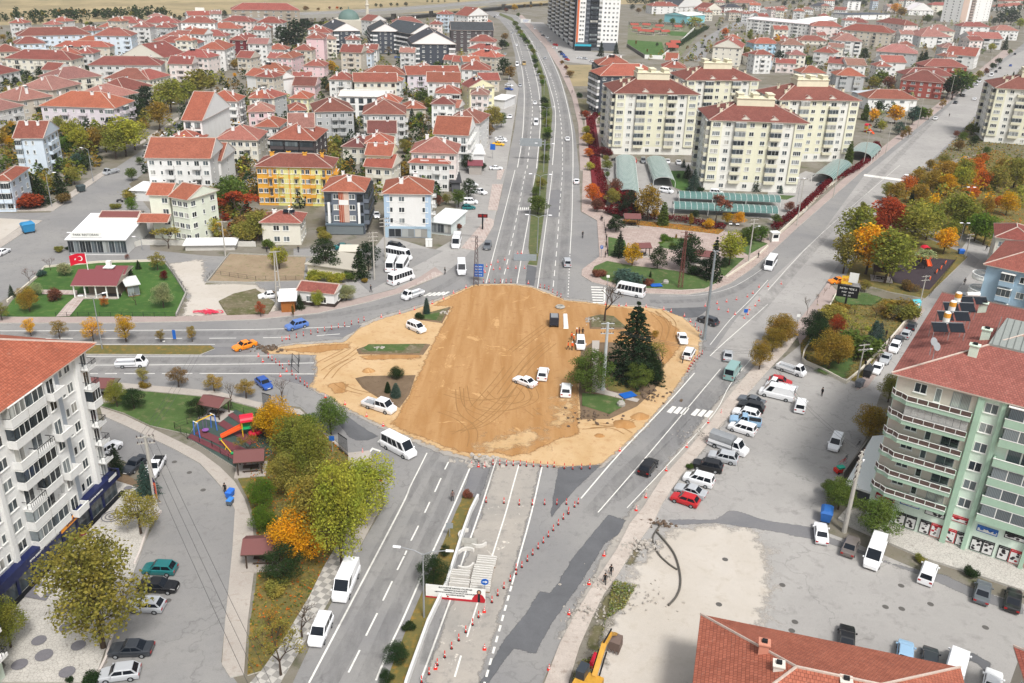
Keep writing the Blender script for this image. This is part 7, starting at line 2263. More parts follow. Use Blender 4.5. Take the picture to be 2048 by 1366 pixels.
# ---------------- people ----------------
SKIN = m_const('skin', 'b98868', .6, n=.05); HAIR = m_const('dark_hair', '231a16', .8); TROUSER = m_const('dark_trousers', '22242a', .9, n=.2)
def person_mesh(pose):
    bm = bmesh.new(); sl = bm.verts.layers.skin.verify()
    def v(x, y, z, r, rt=False):
        a = bm.verts.new((x, y, z)); a[sl].radius = (r, r * .8 if r > .09 else r); a[sl].use_root = rt; return a
    def ch(a, *ps):
        for p in ps: b = v(*p); bm.edges.new((a, b)); a = b
        return a
    k = {'stand': (0, 0), 'walk': (.22, -.22)}[pose]
    pel = v(0, 0, .95, .15, True); ab = ch(pel, (0, 0, 1.1, .14), (0, .01, 1.32, .17), (0, .01, 1.46, .1)); ch(ab, (0, .01, 1.54, .055), (0, .02, 1.62, .09), (0, .02, 1.70, .095), (0, .01, 1.76, .06))
    for s, q in ((-1, k[0]), (1, k[1])):
        ch(pel, (s * .1, .0, .86, .1), (s * .11, q * .5 + .02, .5, .065), (s * .11, q - .02, .1, .045), (s * .12, q + .1, .04, .04))
        sh = [w for w in bm.verts if abs(w.co.z - 1.46) < .01][0]
        hnd = ch(sh, (s * .19, 0, 1.42, .065), (s * .25, -q * .25, 1.14, .045), (s * .25, -q * .6 + .06, .9, .032), (s * .25, -q * .6 + .08, .84, .034))
        for i in range(4): ch(hnd, (s * .25 + (i - 1.5) * .017, -q * .6 + .1, .79 - .004 * abs(i - 1.5), .008), (s * .25 + (i - 1.5) * .017, -q * .6 + .12, .755, .007))
        ch(hnd, (s * .225, -q * .6 + .12, .81, .009))
    me = bpy.data.meshes.new('p'); bm.to_mesh(me); bm.free(); o = bpy.data.objects.new('p', me); COL.objects.link(o)
    o.modifiers.new('s', 'SKIN'); q = o.modifiers.new('u', 'SUBSURF'); q.levels = 1; q.render_levels = 1
    dg = bpy.context.evaluated_depsgraph_get(); r = bpy.data.meshes.new_from_object(o.evaluated_get(dg)); bpy.data.objects.remove(o)
    r.name = 'person'; r.materials.clear()
    for mm in (FLAT, TROUSER, SKIN, DARK): r.materials.append(mm)
    for p in r.polygons:
        z = p.center.z; x = abs(p.center.x)
        p.material_index = 3 if z < .1 else (2 if (z > 1.53 or (x > .19 and z < .9)) else (1 if z < .93 and x < .2 else 0)); p.use_smooth = True
    return r
PM = {k: person_mesh(k) for k in ('stand', 'walk')}
hm = MB(); hm.lathe([(.098, -.05), (.11, .02), (.09, .085), (.04, .115)], 0, 0, 10); HM = hm.mesh('hair', [HAIR], True)
hm = MB(); hm.lathe([(.15, 0), (.13, .03), (.12, .09), (.05, .14)], 0, 0, 10); HELM = hm.mesh('helmet', [WHITE], True)
def person(px, py, a, label, col='1b1c20', pose='stand', helmet=False, group='people out on the streets', z=.02, h=1.0):
    g = G(px, py); t = obj('person', PM[pose], None, (g.x, g.y, z), a, col, (h, h, h)); t['label'] = label; t['category'] = 'person'; t['group'] = group; AUTO.append(t)
    obj('helmet' if helmet else 'hair', HELM if helmet else HM, t, (0, .01, 1.71)); return t
for px, py, a, lb, c, ps, hl in (
    (1143, 681, .5, 'site worker in orange vest behind the white van', 'd9602c', 'stand', 0), (1147, 686, 2, 'site worker in orange vest and white helmet beside the white van', 'e0743c', 'stand', 1), (1136, 700, 1, 'site worker in orange vest left of the white van', 'd9602c', 'walk', 0), (1144, 701, 3, 'site worker in bright orange vest and helmet by the white van door', 'ee5a1c', 'stand', 1), (1153, 673, 2, 'site worker in dark orange vest with white helmet', 'a84a32', 'stand', 1), (1158, 672, 4, 'person in dark red jacket among the site workers', '5a2026', 'stand', 0), (1165, 672, 3, 'person in black standing right of the site workers', '1b1c20', 'stand', 0),
    (1365, 727, 1, 'person in dark clothes at the open tailgate of a white car', '2a2e35', 'stand', 0), (905, 1003, .3, 'person in grey with a white bag crossing the carriageway', '6d5a58', 'stand', 0), (890, 549, 2, 'person in black walking off the pavement corner', '15161a', 'walk', 0), (742, 585, 1, 'person in black walking on the left pavement', '15161a', 'walk', 0), (597, 505, 0, 'person in black in the lane behind the dry lot', '15161a', 'walk', 0), (534, 505, 0, 'person in dark clothes at the corner of the lane', '202126', 'walk', 0),
    (1643, 793, 2, 'person in black standing alone in the car park', '15161a', 'stand', 0), (451, 988, 3, 'person in black beside the blue cart', '15161a', 'stand', 0), (1221, 1153, 2.8, 'man in black jacket on the broken pavement, the farther of two', '101114', 'walk', 0), (1209, 1170, 3.0, 'man in black suit on the broken pavement, the nearer of two', '101114', 'walk', 0), (1729, 736, 2, 'person in black coat on the street pavement', '1a1a1e', 'stand', 0), (1737, 741, 2, 'person in grey shirt walking on the street pavement', '7d8088', 'walk', 0), (1928, 570, 3, 'woman in a long black coat in the right street', '0d0d10', 'stand', 0), (1972, 502, 0, 'person in black crossing at the far corner of the right street', '15161a', 'walk', 0),
    (1516, 517, 2, 'small dark-clad person on the avenue pavement', '1a1a1e', 'walk', 0), (1898, 234, 2, 'person in black crossing the bright avenue', '15161a', 'walk', 0), (1757, 702, 1, 'person in black under the garden trees, nearer', '15161a', 'stand', 0), (1768, 700, 1, 'person in dark blue by the row of parked cars', '20304a', 'stand', 0), (1777, 688, 1, 'person in black standing at the garden wall', '15161a', 'stand', 0), (1771, 676, 0, 'person in black by the garden hedge, farther', '17181c', 'stand', 0), (1144, 187, 1, 'person on the road shoulder by the last dry plot', '15161a', 'walk', 0), (1926, 195, 1, 'person beside the parked cars of the avenue', '15161a', 'stand', 0)):
    person(px, py, a, lb, c, ps, hl)
for i, (x, y) in enumerate(((1204, 440), (1211, 463), (1213, 478), (1212, 492), (1214, 506), (1210, 512))):
    person(x, y + 4, i, 'person in dark clothes waiting in the row along the park pavement', '25201f', 'stand')
# cyclist
g = G(1165, 476); t = thing('bicycle', 'bicycle with a rider in black on the wide road', 'bicycle', (g.x, g.y, 0), math.pi / 2)
for x in (-.52, .52): mb = MB(); mb.tube([(x, -.02, .34), (x, .02, .34)], .34, 14, 0, False); obj('wheel', mb.mesh('wheel', [DARK]), t)
mb = MB(); mb.tube([(-.52, 0, .34), (-.15, 0, .85), (.4, 0, .9), (.52, 0, .34)], .025, 5); mb.tube([(-.1, 0, .35), (-.15, 0, .95)], .02, 5); mb.tube([(.42, -.25, 1.0), (.42, .25, 1.0)], .02, 5); obj('frame', mb.mesh('frame', [STEEL]), t)
p_ = person(1165, 476, 0, 'cyclist in black riding up the wide road', '141518', 'walk', z=.12)
# ---------------- cones and posts ----------------
mb = MB(); mb.box(-.22, -.22, 0, .22, .22, .04, 0); mb.lathe([(.16, .04), (.125, .25)], 0, 0, 10, 0); mb.lathe([(.125, .25), (.1, .4)], 0, 0, 10, 1); mb.lathe([(.1, .4), (.075, .55)], 0, 0, 10, 0); mb.lathe([(.075, .55), (.055, .68)], 0, 0, 10, 1); mb.lathe([(.055, .68), (.03, .85)], 0, 0, 10, 0)
CONE = mb.mesh('traffic_cone', [REDP, WHITE])
mb = MB(); mb.lathe([(.16, 0), (.14, .06)], 0, 0, 8, 2); mb.lathe([(.06, .06), (.055, .35)], 0, 0, 7, 0); mb.lathe([(.057, .35), (.057, .48)], 0, 0, 7, 1); mb.lathe([(.055, .48), (.055, .85)], 0, 0, 7, 0)
POSTM = mb.mesh('flexible_post', [REDP, WHITE, DARK])
CN = 'f 1820,800 1832,812 1845,765 1880,752 1935,730 1990,712 1900,790 1950,785 2015,780 1680,935 1580,978 1500,1025 1410,1062 1268,1110 1150,1140 1003,1170 243,1345 j 20,115 55,160 245,235 195,275 555,445 712,500 885,595 1018,672 853,885 1725,985 1780,998 1830,995 k 862,872 1673,572 1570,648 1397,842 1233,1030 1070,1245 993,1348 o 735,350 616,578 457,818 296,1262 n 1436,1255 1826,800 g 30,780 100,780 130,900 45,662 75,660 748,1068 855,1080 912,1080 1072,1090 1213,1108 1272,1128 1378,1162 1427,1208 1545,1082 1640,1062 1716,1048 1795,1030 1883,1008 1925,980 1975,930 1975,1040 1945,1080 1900,1112 1885,1148 1652,1108 1727,1128 1783,1148 1858,1178 h 0,925 105,905 j 1000,1110 n 1600,700 1828,1100'
PN = 'f 865,1200 820,1215 765,1230 710,1245 660,1255 605,1270 550,1282 495,1295 440,1308 380,1320 325,1335 270,1350 210,1362 1820,895 1865,895 1910,895 1955,895 2000,895 2040,895 j 100,128 130,150 160,170 190,190 215,215 290,265 322,298 355,320 390,348 410,362 265,185 1895,985 1950,985 2003,990 1840,1285 1983,1292 k 10,990 65,990 115,995 172,998 228,998 284,1002 336,1002 418,1015 485,1020 555,1018 622,1015 58,1305 162,1305 260,1302 358,1302 435,1300 500,1322 528,1295 452,1366 1520,100 1500,118 1480,138 1460,158 1445,178 1430,198 1415,222 1405,242 o 450,18 410,58 370,105 330,150 290,200 250,248 208,295 165,345 122,395 78,445 32,465 32,500 n 2033,555 1983,612 1933,670 1887,725 1780,845 1732,905 1678,965 1622,1030 1565,1095 1510,1165 1450,1228 1385,1300 1325,1366 g 225,935 260,940 293,950 325,975 360,998 390,1012 1465,1250 1490,1280 1510,1315'
for (x, y) in PX(CN):
    g = G(x, y); c = thing('traffic_cone', 'red and white traffic cone', 'traffic cone', (g.x, g.y, .035), 0, 'red and white traffic cones', me=CONE, scale=(.9,) * 3)
for (x, y) in PX(PN):
    g = G(x, y); c = thing('flexible_post', 'slim red lane post with a white band', 'lane post', (g.x, g.y, .035), 0, 'slim red lane posts', me=POSTM, scale=(1.1,) * 3)
# ---------------- lamps and poles ----------------
def arm_lamp(bx, by, ty, label, arms=((1, 0),), reach=2.2, rot=0.0, m=STEEL, r=.12, group='street lamps'):
    g = G(bx, by); h = height_of(bx, by, ty); t = thing('street_lamp', label, 'street lamp', (g.x, g.y, 0), rot, group)
    mb = MB(); mb.tube([(0, 0, 0), (0, 0, h)], [r, r * .55], 8); obj('pole', mb.mesh('pole', [m]), t)
    for ax, ay in arms:
        mb = MB(); e = Vector((ax, ay, 0)).normalized() * reach; mb.tube([(0, 0, h - .1), (e.x * .4, e.y * .4, h + .35), (e.x, e.y, h + .55)], r * .45, 5); a = obj('arm', mb.mesh('arm', [m]), t)
        mb = MB(); f = e.normalized(); s = Vector((-f.y, f.x, 0)) * .16; b = e; c = e + f * .85; z0 = h + .5
        mb.hexa([(b - s) + Vector((0, 0, z0)), (c - s) + Vector((0, 0, z0)), (c + s) + Vector((0, 0, z0)), (b + s) + Vector((0, 0, z0))], [(b - s * .5) + Vector((0, 0, z0 + .16)), (c - s * .5) + Vector((0, 0, z0 + .13)), (c + s * .5) + Vector((0, 0, z0 + .13)), (b + s * .5) + Vector((0, 0, z0 + .16))]); obj('lamp_head', mb.mesh('lamp_head', [LAMPW]), a)
    return t
arm_lamp(848, 1236, 1108, 'grey double-armed street lamp on the near median', ((1, .0), (-1, .15)), 2.5)
for x, y, ty in ((1074, 507, 434), (1078, 425, 352), (1087, 345, 290), (1092, 262, 216), (1088, 190, 150), (1072, 118, 85)): arm_lamp(x, y, ty, 'grey double-armed street lamp on the green median', ((1, 0), (-1, 0)), 2.4)
arm_lamp(104, 414, 349, 'single-armed lamp at the corner of the side road', ((1, .2),), 1.8); arm_lamp(187, 364, 300, 'single-armed lamp on the pavement of the side road', ((-1, .2),), 1.8)
arm_lamp(205, 699, 596, 'tall lamp in the grass strip before the pavilion park', ((-1, -.2), (.6, .5)), 1.6); arm_lamp(285, 500, 478, 'low white lamp by the restaurant wall', ((-1, 0),), 1.2)
for x, y, ty in ((1919, 490, 450), (1464, 478, 452), (1929, 430, 378), (1590, 430, 360)): arm_lamp(x, y, ty, 'thin park lamp with white twin heads', ((1, 0), (-1, 0)), .5, r=.07, group='park lamps')
for x, y, ty in ((360, 236, 208), (160, 500, 470)): arm_lamp(x, y, ty, 'thin lamp by the tree-lined side street', ((-1, 0),), 1.5, r=.07)
INS = m_const('brown_insulator', '3a2a26', .4); CCP = m_const('pole_concrete', 'b1ada5', .85, n=.3, sc=2.0)
def utility(bx, by, ty, label, r=.2, arms=2, twin=False, rot=.3, lamp=False, ins=True, m=None, name='utility_pole'):
    g = G(bx, by); h = height_of(bx, by, ty); t = thing(name, label, 'utility pole', (g.x, g.y, 0), rot, 'utility poles')
    mb = MB()
    if twin: 
        for x in (-.35, .35): mb.tube([(x * 1.5, 0, 0), (x * .4, 0, h)], [r * .8, r * .5], 8)
        for z in (h * .3, h * .6): mb.box(-.45, -.06, z, .45, .06, z + .15)
    else: mb.tube([(0, 0, 0), (0, 0, h)], [r, r * .55], 10)
    obj('shaft', mb.mesh('shaft', [m or CCP]), t)
    for i in range(arms):
        z = h - .25 - i * .9; mb = MB(); mb.box(-1.1, -.08, z, 1.1, .08, z + .14); a = obj('crossarm', mb.mesh('crossarm', [m or CCP]), t)
        if ins:
            mb = MB()
            for x in (-1.0, -.5, .5, 1.0): mb.lathe([(.07, z + .14), (.09, z + .22), (.05, z + .3), (.08, z + .38)], x, 0, 6)
            obj('insulators', mb.mesh('insulators', [INS]), a)
    if lamp:
        mb = MB(); mb.tube([(0, 0, h * .8), (1.3, 0, h * .8 + .4)], .04, 5); a = obj('lamp_arm', mb.mesh('lamp_arm', [STEEL]), t); mb = MB(); mb.box(1.3, -.12, h * .8 + .32, 1.85, .12, h * .8 + .48); obj('lamp_head', mb.mesh('lamp_head', [LAMPW]), a)
    t['_h'] = h; return t
utility(312, 1006, 872, 'thick concrete pole with a wide head of black insulators in the left side street', .34, 2, rot=.25)
utility(1688, 1064, 903, 'leaning-looking thick concrete pole with many crossarms beside the white annex', .34, 5, rot=.9, lamp=True)
utility(1713, 766, 688, 'concrete pole with small lamp at the corner of the walled garden', .17, 2, lamp=True); utility(1838, 614, 551, 'concrete pole at the turquoise bin in the right street', .17, 2); utility(1930, 516, 468, 'concrete pole at the far corner of the playground garden', .17, 2)
utility(1593, 452, 358, 'tall thin pole beside the red hedge', .15, 1); utility(1666, 396, 300, 'tall thin pole on the avenue pavement by the pale carport', .15, 1); utility(1496, 527, 438, 'concrete pole at the park corner with twin crossarms', .2, 2, lamp=True)
utility(558, 604, 502, 'twin-legged concrete pole behind the orange-brown shed', .22, 1, twin=True, ins=False); utility(749, 559, 464, 'concrete pole left of the parked white buses', .2, 3); utility(771, 527, 436, 'concrete pole rising behind the parked white buses', .24, 3, lamp=True); utility(451, 512, 442, 'concrete pole at the roadside wall left of the vacant lot', .2, 1, ins=False)
for x, y, ty in ((1726, 332, 262), (1771, 307, 242), (1808, 262, 205), (1834, 258, 197), (1897, 207, 150), (1937, 170, 128), (1962, 154, 112), (1981, 126, 98), (1996, 118, 92)): utility(x, y, ty, 'thin pale pole along the bright avenue', .14, 1, ins=False)
utility(1205, 783, 645, 'tall pale pole with cameras and black insulators in the big island', .38, 3, rot=.1, m=m_const('pale_steel', 'b9bec0', .5, .1))
g = G(1408, 679); h = height_of(1408, 679, 503); t = thing('lamp_mast', 'tall grey steel floodlight mast at the right of the site', 'light mast', (g.x, g.y, 0))
mb = MB(); mb.tube([(0, 0, 0), (0, 0, h)], [.33, .2], 12); obj('shaft', mb.mesh('shaft', [m_const('grey_mast', '8f979c', .45, .3)]), t); mb = MB(); mb.lathe([(.4, 0), (.4, .1)], 0, 0, 12); obj('base_plate', mb.mesh('base_plate', [STEEL]), t)
for a in (0, 2.1, 4.2): mb = MB(); mb.box(.4 * math.cos(a) - .2, .4 * math.sin(a) - .15, h, .4 * math.cos(a) + .2, .4 * math.sin(a) + .15, h + .15); obj('floodlight', mb.mesh('floodlight', [STEEL]), t)
for dy in (-1.6, 1.2): pass
# lattice pylons
def pylon(bx, by, ty, label, w=.55, m=None):
    g = G(bx, by); h = height_of(bx, by, ty); t = thing('lattice_pylon', label, 'pylon', (g.x, g.y, 0), .1); mb = MB()
    for sx in (-1, 1):
        for sy in (-1, 1): mb.tube([(sx * w, sy * w, 0), (sx * w * .35, sy * w * .35, h)], .06, 4)
    n = int(h / 1.1)
    for i in range(n):
        a, b = i / n, (i + 1) / n; wa, wb = w * (1 - .65 * a), w * (1 - .65 * b)
        for (x0, y0, x1, y1) in ((-1, -1, 1, -1), (1, -1, 1, 1), (1, 1, -1, 1), (-1, 1, -1, -1)):
            mb.tube([(x0 * wa, y0 * wa, a * h), (x1 * wb, y1 * wb, b * h)], .03, 3); mb.tube([(x1 * wa, y1 * wa, a * h), (x0 * wb, y0 * wb, b * h)], .03, 3)
    obj('lattice', mb.mesh('lattice', [m or m_const('rusty_brown_steel', '5a4a48', .7)]), t)
    for z in (h - .3, h - 1.2): mb = MB(); mb.box(-1.3, -.05, z, 1.3, .05, z + .1); obj('crossarm', mb.mesh('crossarm', [m or STEEL]), t)
    return t
pylon(952, 570, 472, 'slim dark lattice pylon at the near corner of the wide road'); pylon(1360, 577, 462, 'rust-brown lattice mast among the pines of the corner park', .45, m_const('red_brown_steel', '70443c', .7))
# direction signs and boards
BLUE = m_const('blue_board', '1d5fb4', .5); GREYB = m_const('grey_board_back', '9aa0a4', .5, .2)
def board(px, py, ty, w, hgt, label, m, z=None, rot=0.0, legs=1, name='road_sign', txt=None, tm=None, cat='sign', tsz=.4, legm=STEEL):
    g = G(px, py); h = height_of(px, py, ty); t = thing(name, label, cat, (g.x, g.y, 0), rot); mb = MB()
    for i in range(legs): x = 0 if legs == 1 else (-w / 2 + .1 + (w - .2) * i / (legs - 1)); mb.tube([(x, .05, 0), (x, .05, h)], .06 if legm is STEEL else .22, 6)
    obj('post', mb.mesh('post', [legm]), t); mb = MB(); mb.box(-w / 2, -.03, h - hgt, w / 2, .0, h); b = obj('panel', mb.mesh('panel', [m]), t)
    for i, (tx, zz, sz) in enumerate(txt or []): writing(tx, sz, b, (0, -.05, h - hgt + zz), (math.pi / 2, 0, 0), tm or WHITE)
    return t
board(957, 562, 528, 2.2, 3.0, 'blue direction board on the dark lattice pylon', BLUE, txt=[('ANKARA', 2.4, .42), ('ESKISEHIR', 1.75, .36), ('SEHIR MERKEZI', 1.1, .26), ('HASTANE', .45, .36)])
board(1202, 517, 491, .7, .8, 'small blue sign on the park kerb', BLUE, txt=[('P', .4, .6)]); board(1214, 582, 550, .7, .6, 'small white round sign at the zebra crossing', WHITE); board(1490, 634, 618, .8, .8, 'round blue arrow sign among the right cones', BLUE)
board(350, 682, 660, .6, 1.8, 'narrow blue sign in the grass strip before the tall lamp', BLUE); board(1594, 650, 628, .7, .7, 'small white sign on the avenue pavement corner', WHITE)
board(1051, 56, 38, 9, 3.2, 'far white and blue direction board beside the wide road', WHITE, legs=2, tm=BLUE, txt=[('ANKARA', 2.2, 1.3), ('KONYA', .8, 1.2)]); board(1050, 522, 508, 5.5, 1.7, 'grey back of a low board standing at the site entrance', GREYB, legs=3)
board(899, 1075, 1046, .9, .8, 'grey triangular sign back on the near median', GREYB); board(665, 905, 872, .8, .8, 'blue sign beside the black gate under the trees', BLUE)
board(985, 318, 288, 1.8, 2.0, 'square blue shop sign beside the parking lane', BLUE); board(965, 460, 428, 2.6, 1.0, 'slim black pole with a red display by the parking lot', m_const('dark_red_display', '5a1a1e', .4), legm=BLACKM, tm=REDP, txt=[('ECZANE', .5, .45)])
board(400, 24, 15, 9, 5, 'white board far off in the fields', WHITE); board(1689, 616, 572, 4.4, 2.6, 'black board of a pide restaurant on a thick black post', BLACKP, rot=-.35, txt=[('FATIH PIDE 2', 1.95, .6), ('PAKET SERVIS', 1.15, .4), ('0222 222', .45, .4)], legm=BLACKP, name='shop_board')
YEL = m_const('yellow_board', 'e8b838', .5); board(1692, 573, 552, 2.4, 2.0, 'yellow board of a shop behind the orange taxi', YEL, rot=-.3, txt=[('SOK', 1.0, .9)], tm=REDS, name='shop_board'); board(1704, 575, 546, 2, 2.4, 'pale map board on the corner of the playground garden', WHITE, rot=-.4)
t = board(902 + 9, 1201, 1173, 7.0, 2.0, 'white and red construction banner with a woman in red across the closed lane', WHITE, rot=-.09, legs=3, name='banner', cat='banner', tm=BLACKP, txt=[('BULVARIMIZ KAVSAK CALISMASI', 1.72, .27), ('NEDENIYLE KAPALIDIR', 1.38, .27), ('VERDIGIMIZ RAHATSIZLIKTAN DOLAYI OZUR DILERIZ', 1.06, .2), ('BUYUKSEHIR BELEDIYESI', .74, .2)])
h = height_of(911, 1201, 1173); pn = [c for c in t.children if c.name.startswith('panel')][0]
mb = MB(); mb.box(-3.5, -.045, h - 2.0, 2.3, -.031, h - 1.7, 0)
mb.face([(2.0, -.055, h - 1.98), (3.45, -.055, h - 1.98), (3.5, -.055, h - 1.5), (3.2, -.055, h - .95), (2.95, -.055, h - .75), (2.55, -.055, h - .75), (2.25, -.055, h - .95), (1.95, -.055, h - 1.5)], 0)
mb.face([(2.6, -.06, h - 1.95), (2.9, -.06, h - 1.95), (2.9, -.06, h - .85), (2.6, -.06, h - .85)], 1)
mb.face([(2.75 + .27 * math.cos(a * .6), -.062, h - .5 + .36 * math.sin(a * .6)) for a in range(10)][::1], 1); mb.face([(2.75 + .17 * math.cos(a * .6), -.068, h - .5 + .22 * math.sin(a * .6)) for a in range(10)], 2)
mb.face([(-.9 + .12 * math.cos(a * .6), -.068, h - 1.5 + .12 * math.sin(a * .6)) for a in range(10)], 0)
obj('printed_figure', mb.mesh('printed_figure', [REDS, DARK, SKIN]), pn)
# gantry over the main road
g0 = G(1088, 322); h = 7.5; t = thing('sign_gantry', 'grey sign gantry reaching over the left carriageway, seen from behind', 'gantry', (g0.x, g0.y, 0)); mb = MB(); mb.tube([(0, 0, 0), (0, 0, h)], .25, 8); mb.tube([(0, 0, h - .6), (-9, 0, h - .6)], .14, 6); mb.tube([(0, 0, h - 1.6), (-9, 0, h - 1.6)], .14, 6); obj('frame', mb.mesh('frame', [STEEL]), t)
mb = MB(); mb.box(-8.6, -.1, h - 2.4, -1, -.02, h + .3)
for i in range(12): mb.box(-8.6 + i * .65, -.16, h - 2.3, -8.54 + i * .65, -.1, h + .2)
obj('panel', mb.mesh('panel', [GREYB]), t)
# flag
g = G(184, 583); h = height_of(184, 583, 507); t = thing('flagpole', 'white flagpole with a large red flag in the pavilion park', 'flagpole', (g.x, g.y, 0)); mb = MB(); mb.tube([(0, 0, 0), (0, 0, h + .3)], [.13, .07], 8); obj('pole', mb.mesh('pole', [WHITE]), t)
mb = MB(); FL, FH_ = 3.3, 2.2
def fp(u, v): return (-u * FL - .1, .22 * math.sin(u * 5) * u, h - v * FH_ - .35 * u * u - .15 * u + .15 * math.sin(u * 4) * u)
for i in range(12):
    for j in range(6):
        q = [fp(i / 12, j / 6), fp((i + 1) / 12, j / 6), fp((i + 1) / 12, (j + 1) / 6), fp(i / 12, (j + 1) / 6)]; mb.face(q)
def emb(off, m_):
    def P2(u, v, o): x, y, z = fp(u, v); return (x, y + o, z)
    cx, cy, r = .36, .5, .25
    out = [(cx + r * math.cos(a) * FH_ / FL, cy + r * math.sin(a)) for a in [math.pi * .2 + k * (1.6 * math.pi) / 14 + math.pi * 0 for k in range(15)]]
    # crescent opens away from the pole
    ring = []
    for k in range(17):
        a = R_(38) + k * R_(284) / 16; ring.append((cx - r * math.cos(a) * FH_ / FL * -1, cy + r * math.sin(a)))
    inn = []
    for k in range(17):
        a = R_(46) + k * R_(268) / 16; inn.append((cx + .062 * FH_ / FL + .2 * math.cos(a) * FH_ / FL, cy + .2 * math.sin(a)))
    for k in range(16):
        mb.face([P2(*ring[k], off), P2(*ring[k + 1], off), P2(*inn[k + 1], off), P2(*inn[k], off)], m_)
    sx, sy = cx + .3, cy; st = []
    for k in range(10): rr = .12 if k % 2 == 0 else .048; a = math.pi + k * math.pi / 5; st.append(P2(sx + rr * math.cos(a) * FH_ / FL, sy + rr * math.sin(a), off * 1.2))
    mb.face(st, m_)
emb(-.03, 1); emb(.03, 1)
obj('flag', mb.mesh('flag', [m_const('flag_red', 'c8102e', .7, n=.05), WHITE], False), t)
# ---------------- wires ----------------
WIRE = m_const('wire', '4a4a4c', .6)
def wires(a, b, label, n=3, sp=.45, sag=.8, r=.02):
    a, b = Vector(a), Vector(b); d = (b - a); s = Vector((-d.y, d.x, 0)).normalized() * sp; t = thing('overhead_wires', label, 'wires', (a.x, a.y, a.z))
    for k in range(n):
        o = s * (k - (n - 1) / 2); mb = MB(); pts = [a + o + d * (i / 12) - Vector((0, 0, sag * 4 * (i / 12) * (1 - i / 12))) - a for i in range(13)]; mb.tube(pts, r, 3, caps=False); obj('wire', mb.mesh('wire', [WIRE]), t)
def top(px, py, ty, dz=0): g = G(px, py); return (g.x, g.y, height_of(px, py, ty) + dz)
wires(top(312, 1006, 872), (G(720, 1366, 9).x, G(720, 1366, 9).y - 14, 9), 'three overhead wires running down over the near trees and road', 3, .9, .8, .022)
wires(top(312, 1006, 872), (G(400, 785).x, G(400, 785).y, 7), 'overhead wires from the left concrete pole over the lawn', 3, .7, .4, .022)
wires(top(1713, 766, 688), top(1838, 614, 551), 'overhead wires above the walled garden', 4, .35); wires(top(1838, 614, 551), top(1930, 516, 468), 'overhead wires above the playground garden', 4, .35)
wires(top(1688, 1064, 903), (G(1536, 840).x, G(1536, 840).y, 9), 'thin wires crossing the car park', 2, .6, 1); wires(top(1593, 452, 358), top(1496, 527, 438), 'wires beside the red hedge', 3, .4); wires(top(1593, 452, 358), top(1666, 396, 300), 'wires along the avenue', 3, .4)
wires(top(1205, 783, 645, -1), (G(1500, 800).x, G(1500, 800).y, 9), 'thin wires crossing the avenue from the island pole', 3, .6, 1); wires(top(771, 527, 436), top(952, 570, 472), 'wires between the bus park pole and the lattice pylon', 3, .5, .8, .02); wires(top(749, 559, 464), top(558, 604, 502), 'wires above the dark pines', 3, .5)
# ---------------- walls, fences, barriers ----------------
def wall(s, w, h, label, m=CONC, name='low_wall', cat='wall', z0=0.0, smooth=False):
    p = GP(s); mb = MB(); o0 = p[0]; p = [Vector((q.x - o0.x, q.y - o0.y)) for q in p]; ribbon(mb, p, w, h, 0, z0); t = thing(name, label, cat, (o0.x, o0.y, 0), me=mb.mesh(name, [m])); return t
wall('q 956,998 941,1028 924,1076 894,1171 856,1251 814,1368 805,1400', .3, .85, 'long white concrete barrier along the near median', m_const('white_concrete', 'd6d6d4', .8, n=.2), 'concrete_barrier', 'barrier')
wall('q 1604,722 1610,728 1640,741 1691,768 1720,745 1780,682 1822,632', .3, .75, 'low pale wall round the corner of the walled garden', m_const('pale_wall', 'd3ccbd', .9)); wall('q 1604,722 1608,705 1616,690 1672,590', .25, .5, 'thin pale kerb wall along the upper side of the walled garden', m_const('pale_wall', 'd3ccbd', .9))
wall('e 1040,620 1140,590 f 0,605 -30,600', .2, 1.3, 'pale panel wall in front of the low white shed', m_const('panel_wall', 'c9c7c0', .9)); wall('e 1310,730 1390,830 1490,990 1410,1165', .3, .6, 'low stone wall on the right side of the pavilion park', CONC)
wall('e 60,1050 300,850 360,775 800,735 1290,722', .3, .5, 'low stone wall behind the pavilion park', m_const('pale_wall', 'd3ccbd', .9)); wall('e 1660,890 1840,668 f 500,700', .25, .5, 'low wall round the bare soil lot'); wall('e 1655,900 1900,905 2045,912', .3, .6, 'near concrete wall of the bare soil lot')
wall('m 905,975 850,1180 790,1300 740,1366', .25, .35, 'white and red kerb of the left forecourt', m_const('white_kerb', 'c9c0ba', .9)); wall('m 1290,0 1190,110 1120,330 1080,420', .25, .35, 'pale kerb beside the round trees of the forecourt', m_const('white_kerb', 'c9c0ba', .9))
wall('g 1710,860 1950,700 2045,610', .3, .6, 'low wall at the right edge of the corner park', m_const('pale_wall', 'd3ccbd', .9)); wall('c 920,375 1060,465', .8, 2.2, 'dark retaining wall of the hotel lawn', m_const('dark_wall', '5d5a55', .9)); wall('c 1060,468 1205,475', .6, 2.5, 'white balustrade of the hotel lawn', WHITE); wall('c 1200,460 1370,320 1460,230', .6, 1.6, 'white wall along the far street', WHITE)
wall('l 870,690 800,820 760,880 590,1110', .2, 1.6, 'grey fence wall along the white annex', m_const('grey_wall', '8d8880', .9)); wall('q 1744,868 1698,985 1688,1000', .2, .9, 'kerb wall below the annex', CONC)
wall('h 80,520 260,350 480,130 720,-40 d 900,1200', .3, .9, 'pale retaining wall under the red hedge', m_const('pale_wall', 'd3ccbd', .9)); wall('f 540,1190 900,1120', .1, .02, 'x') if False else None
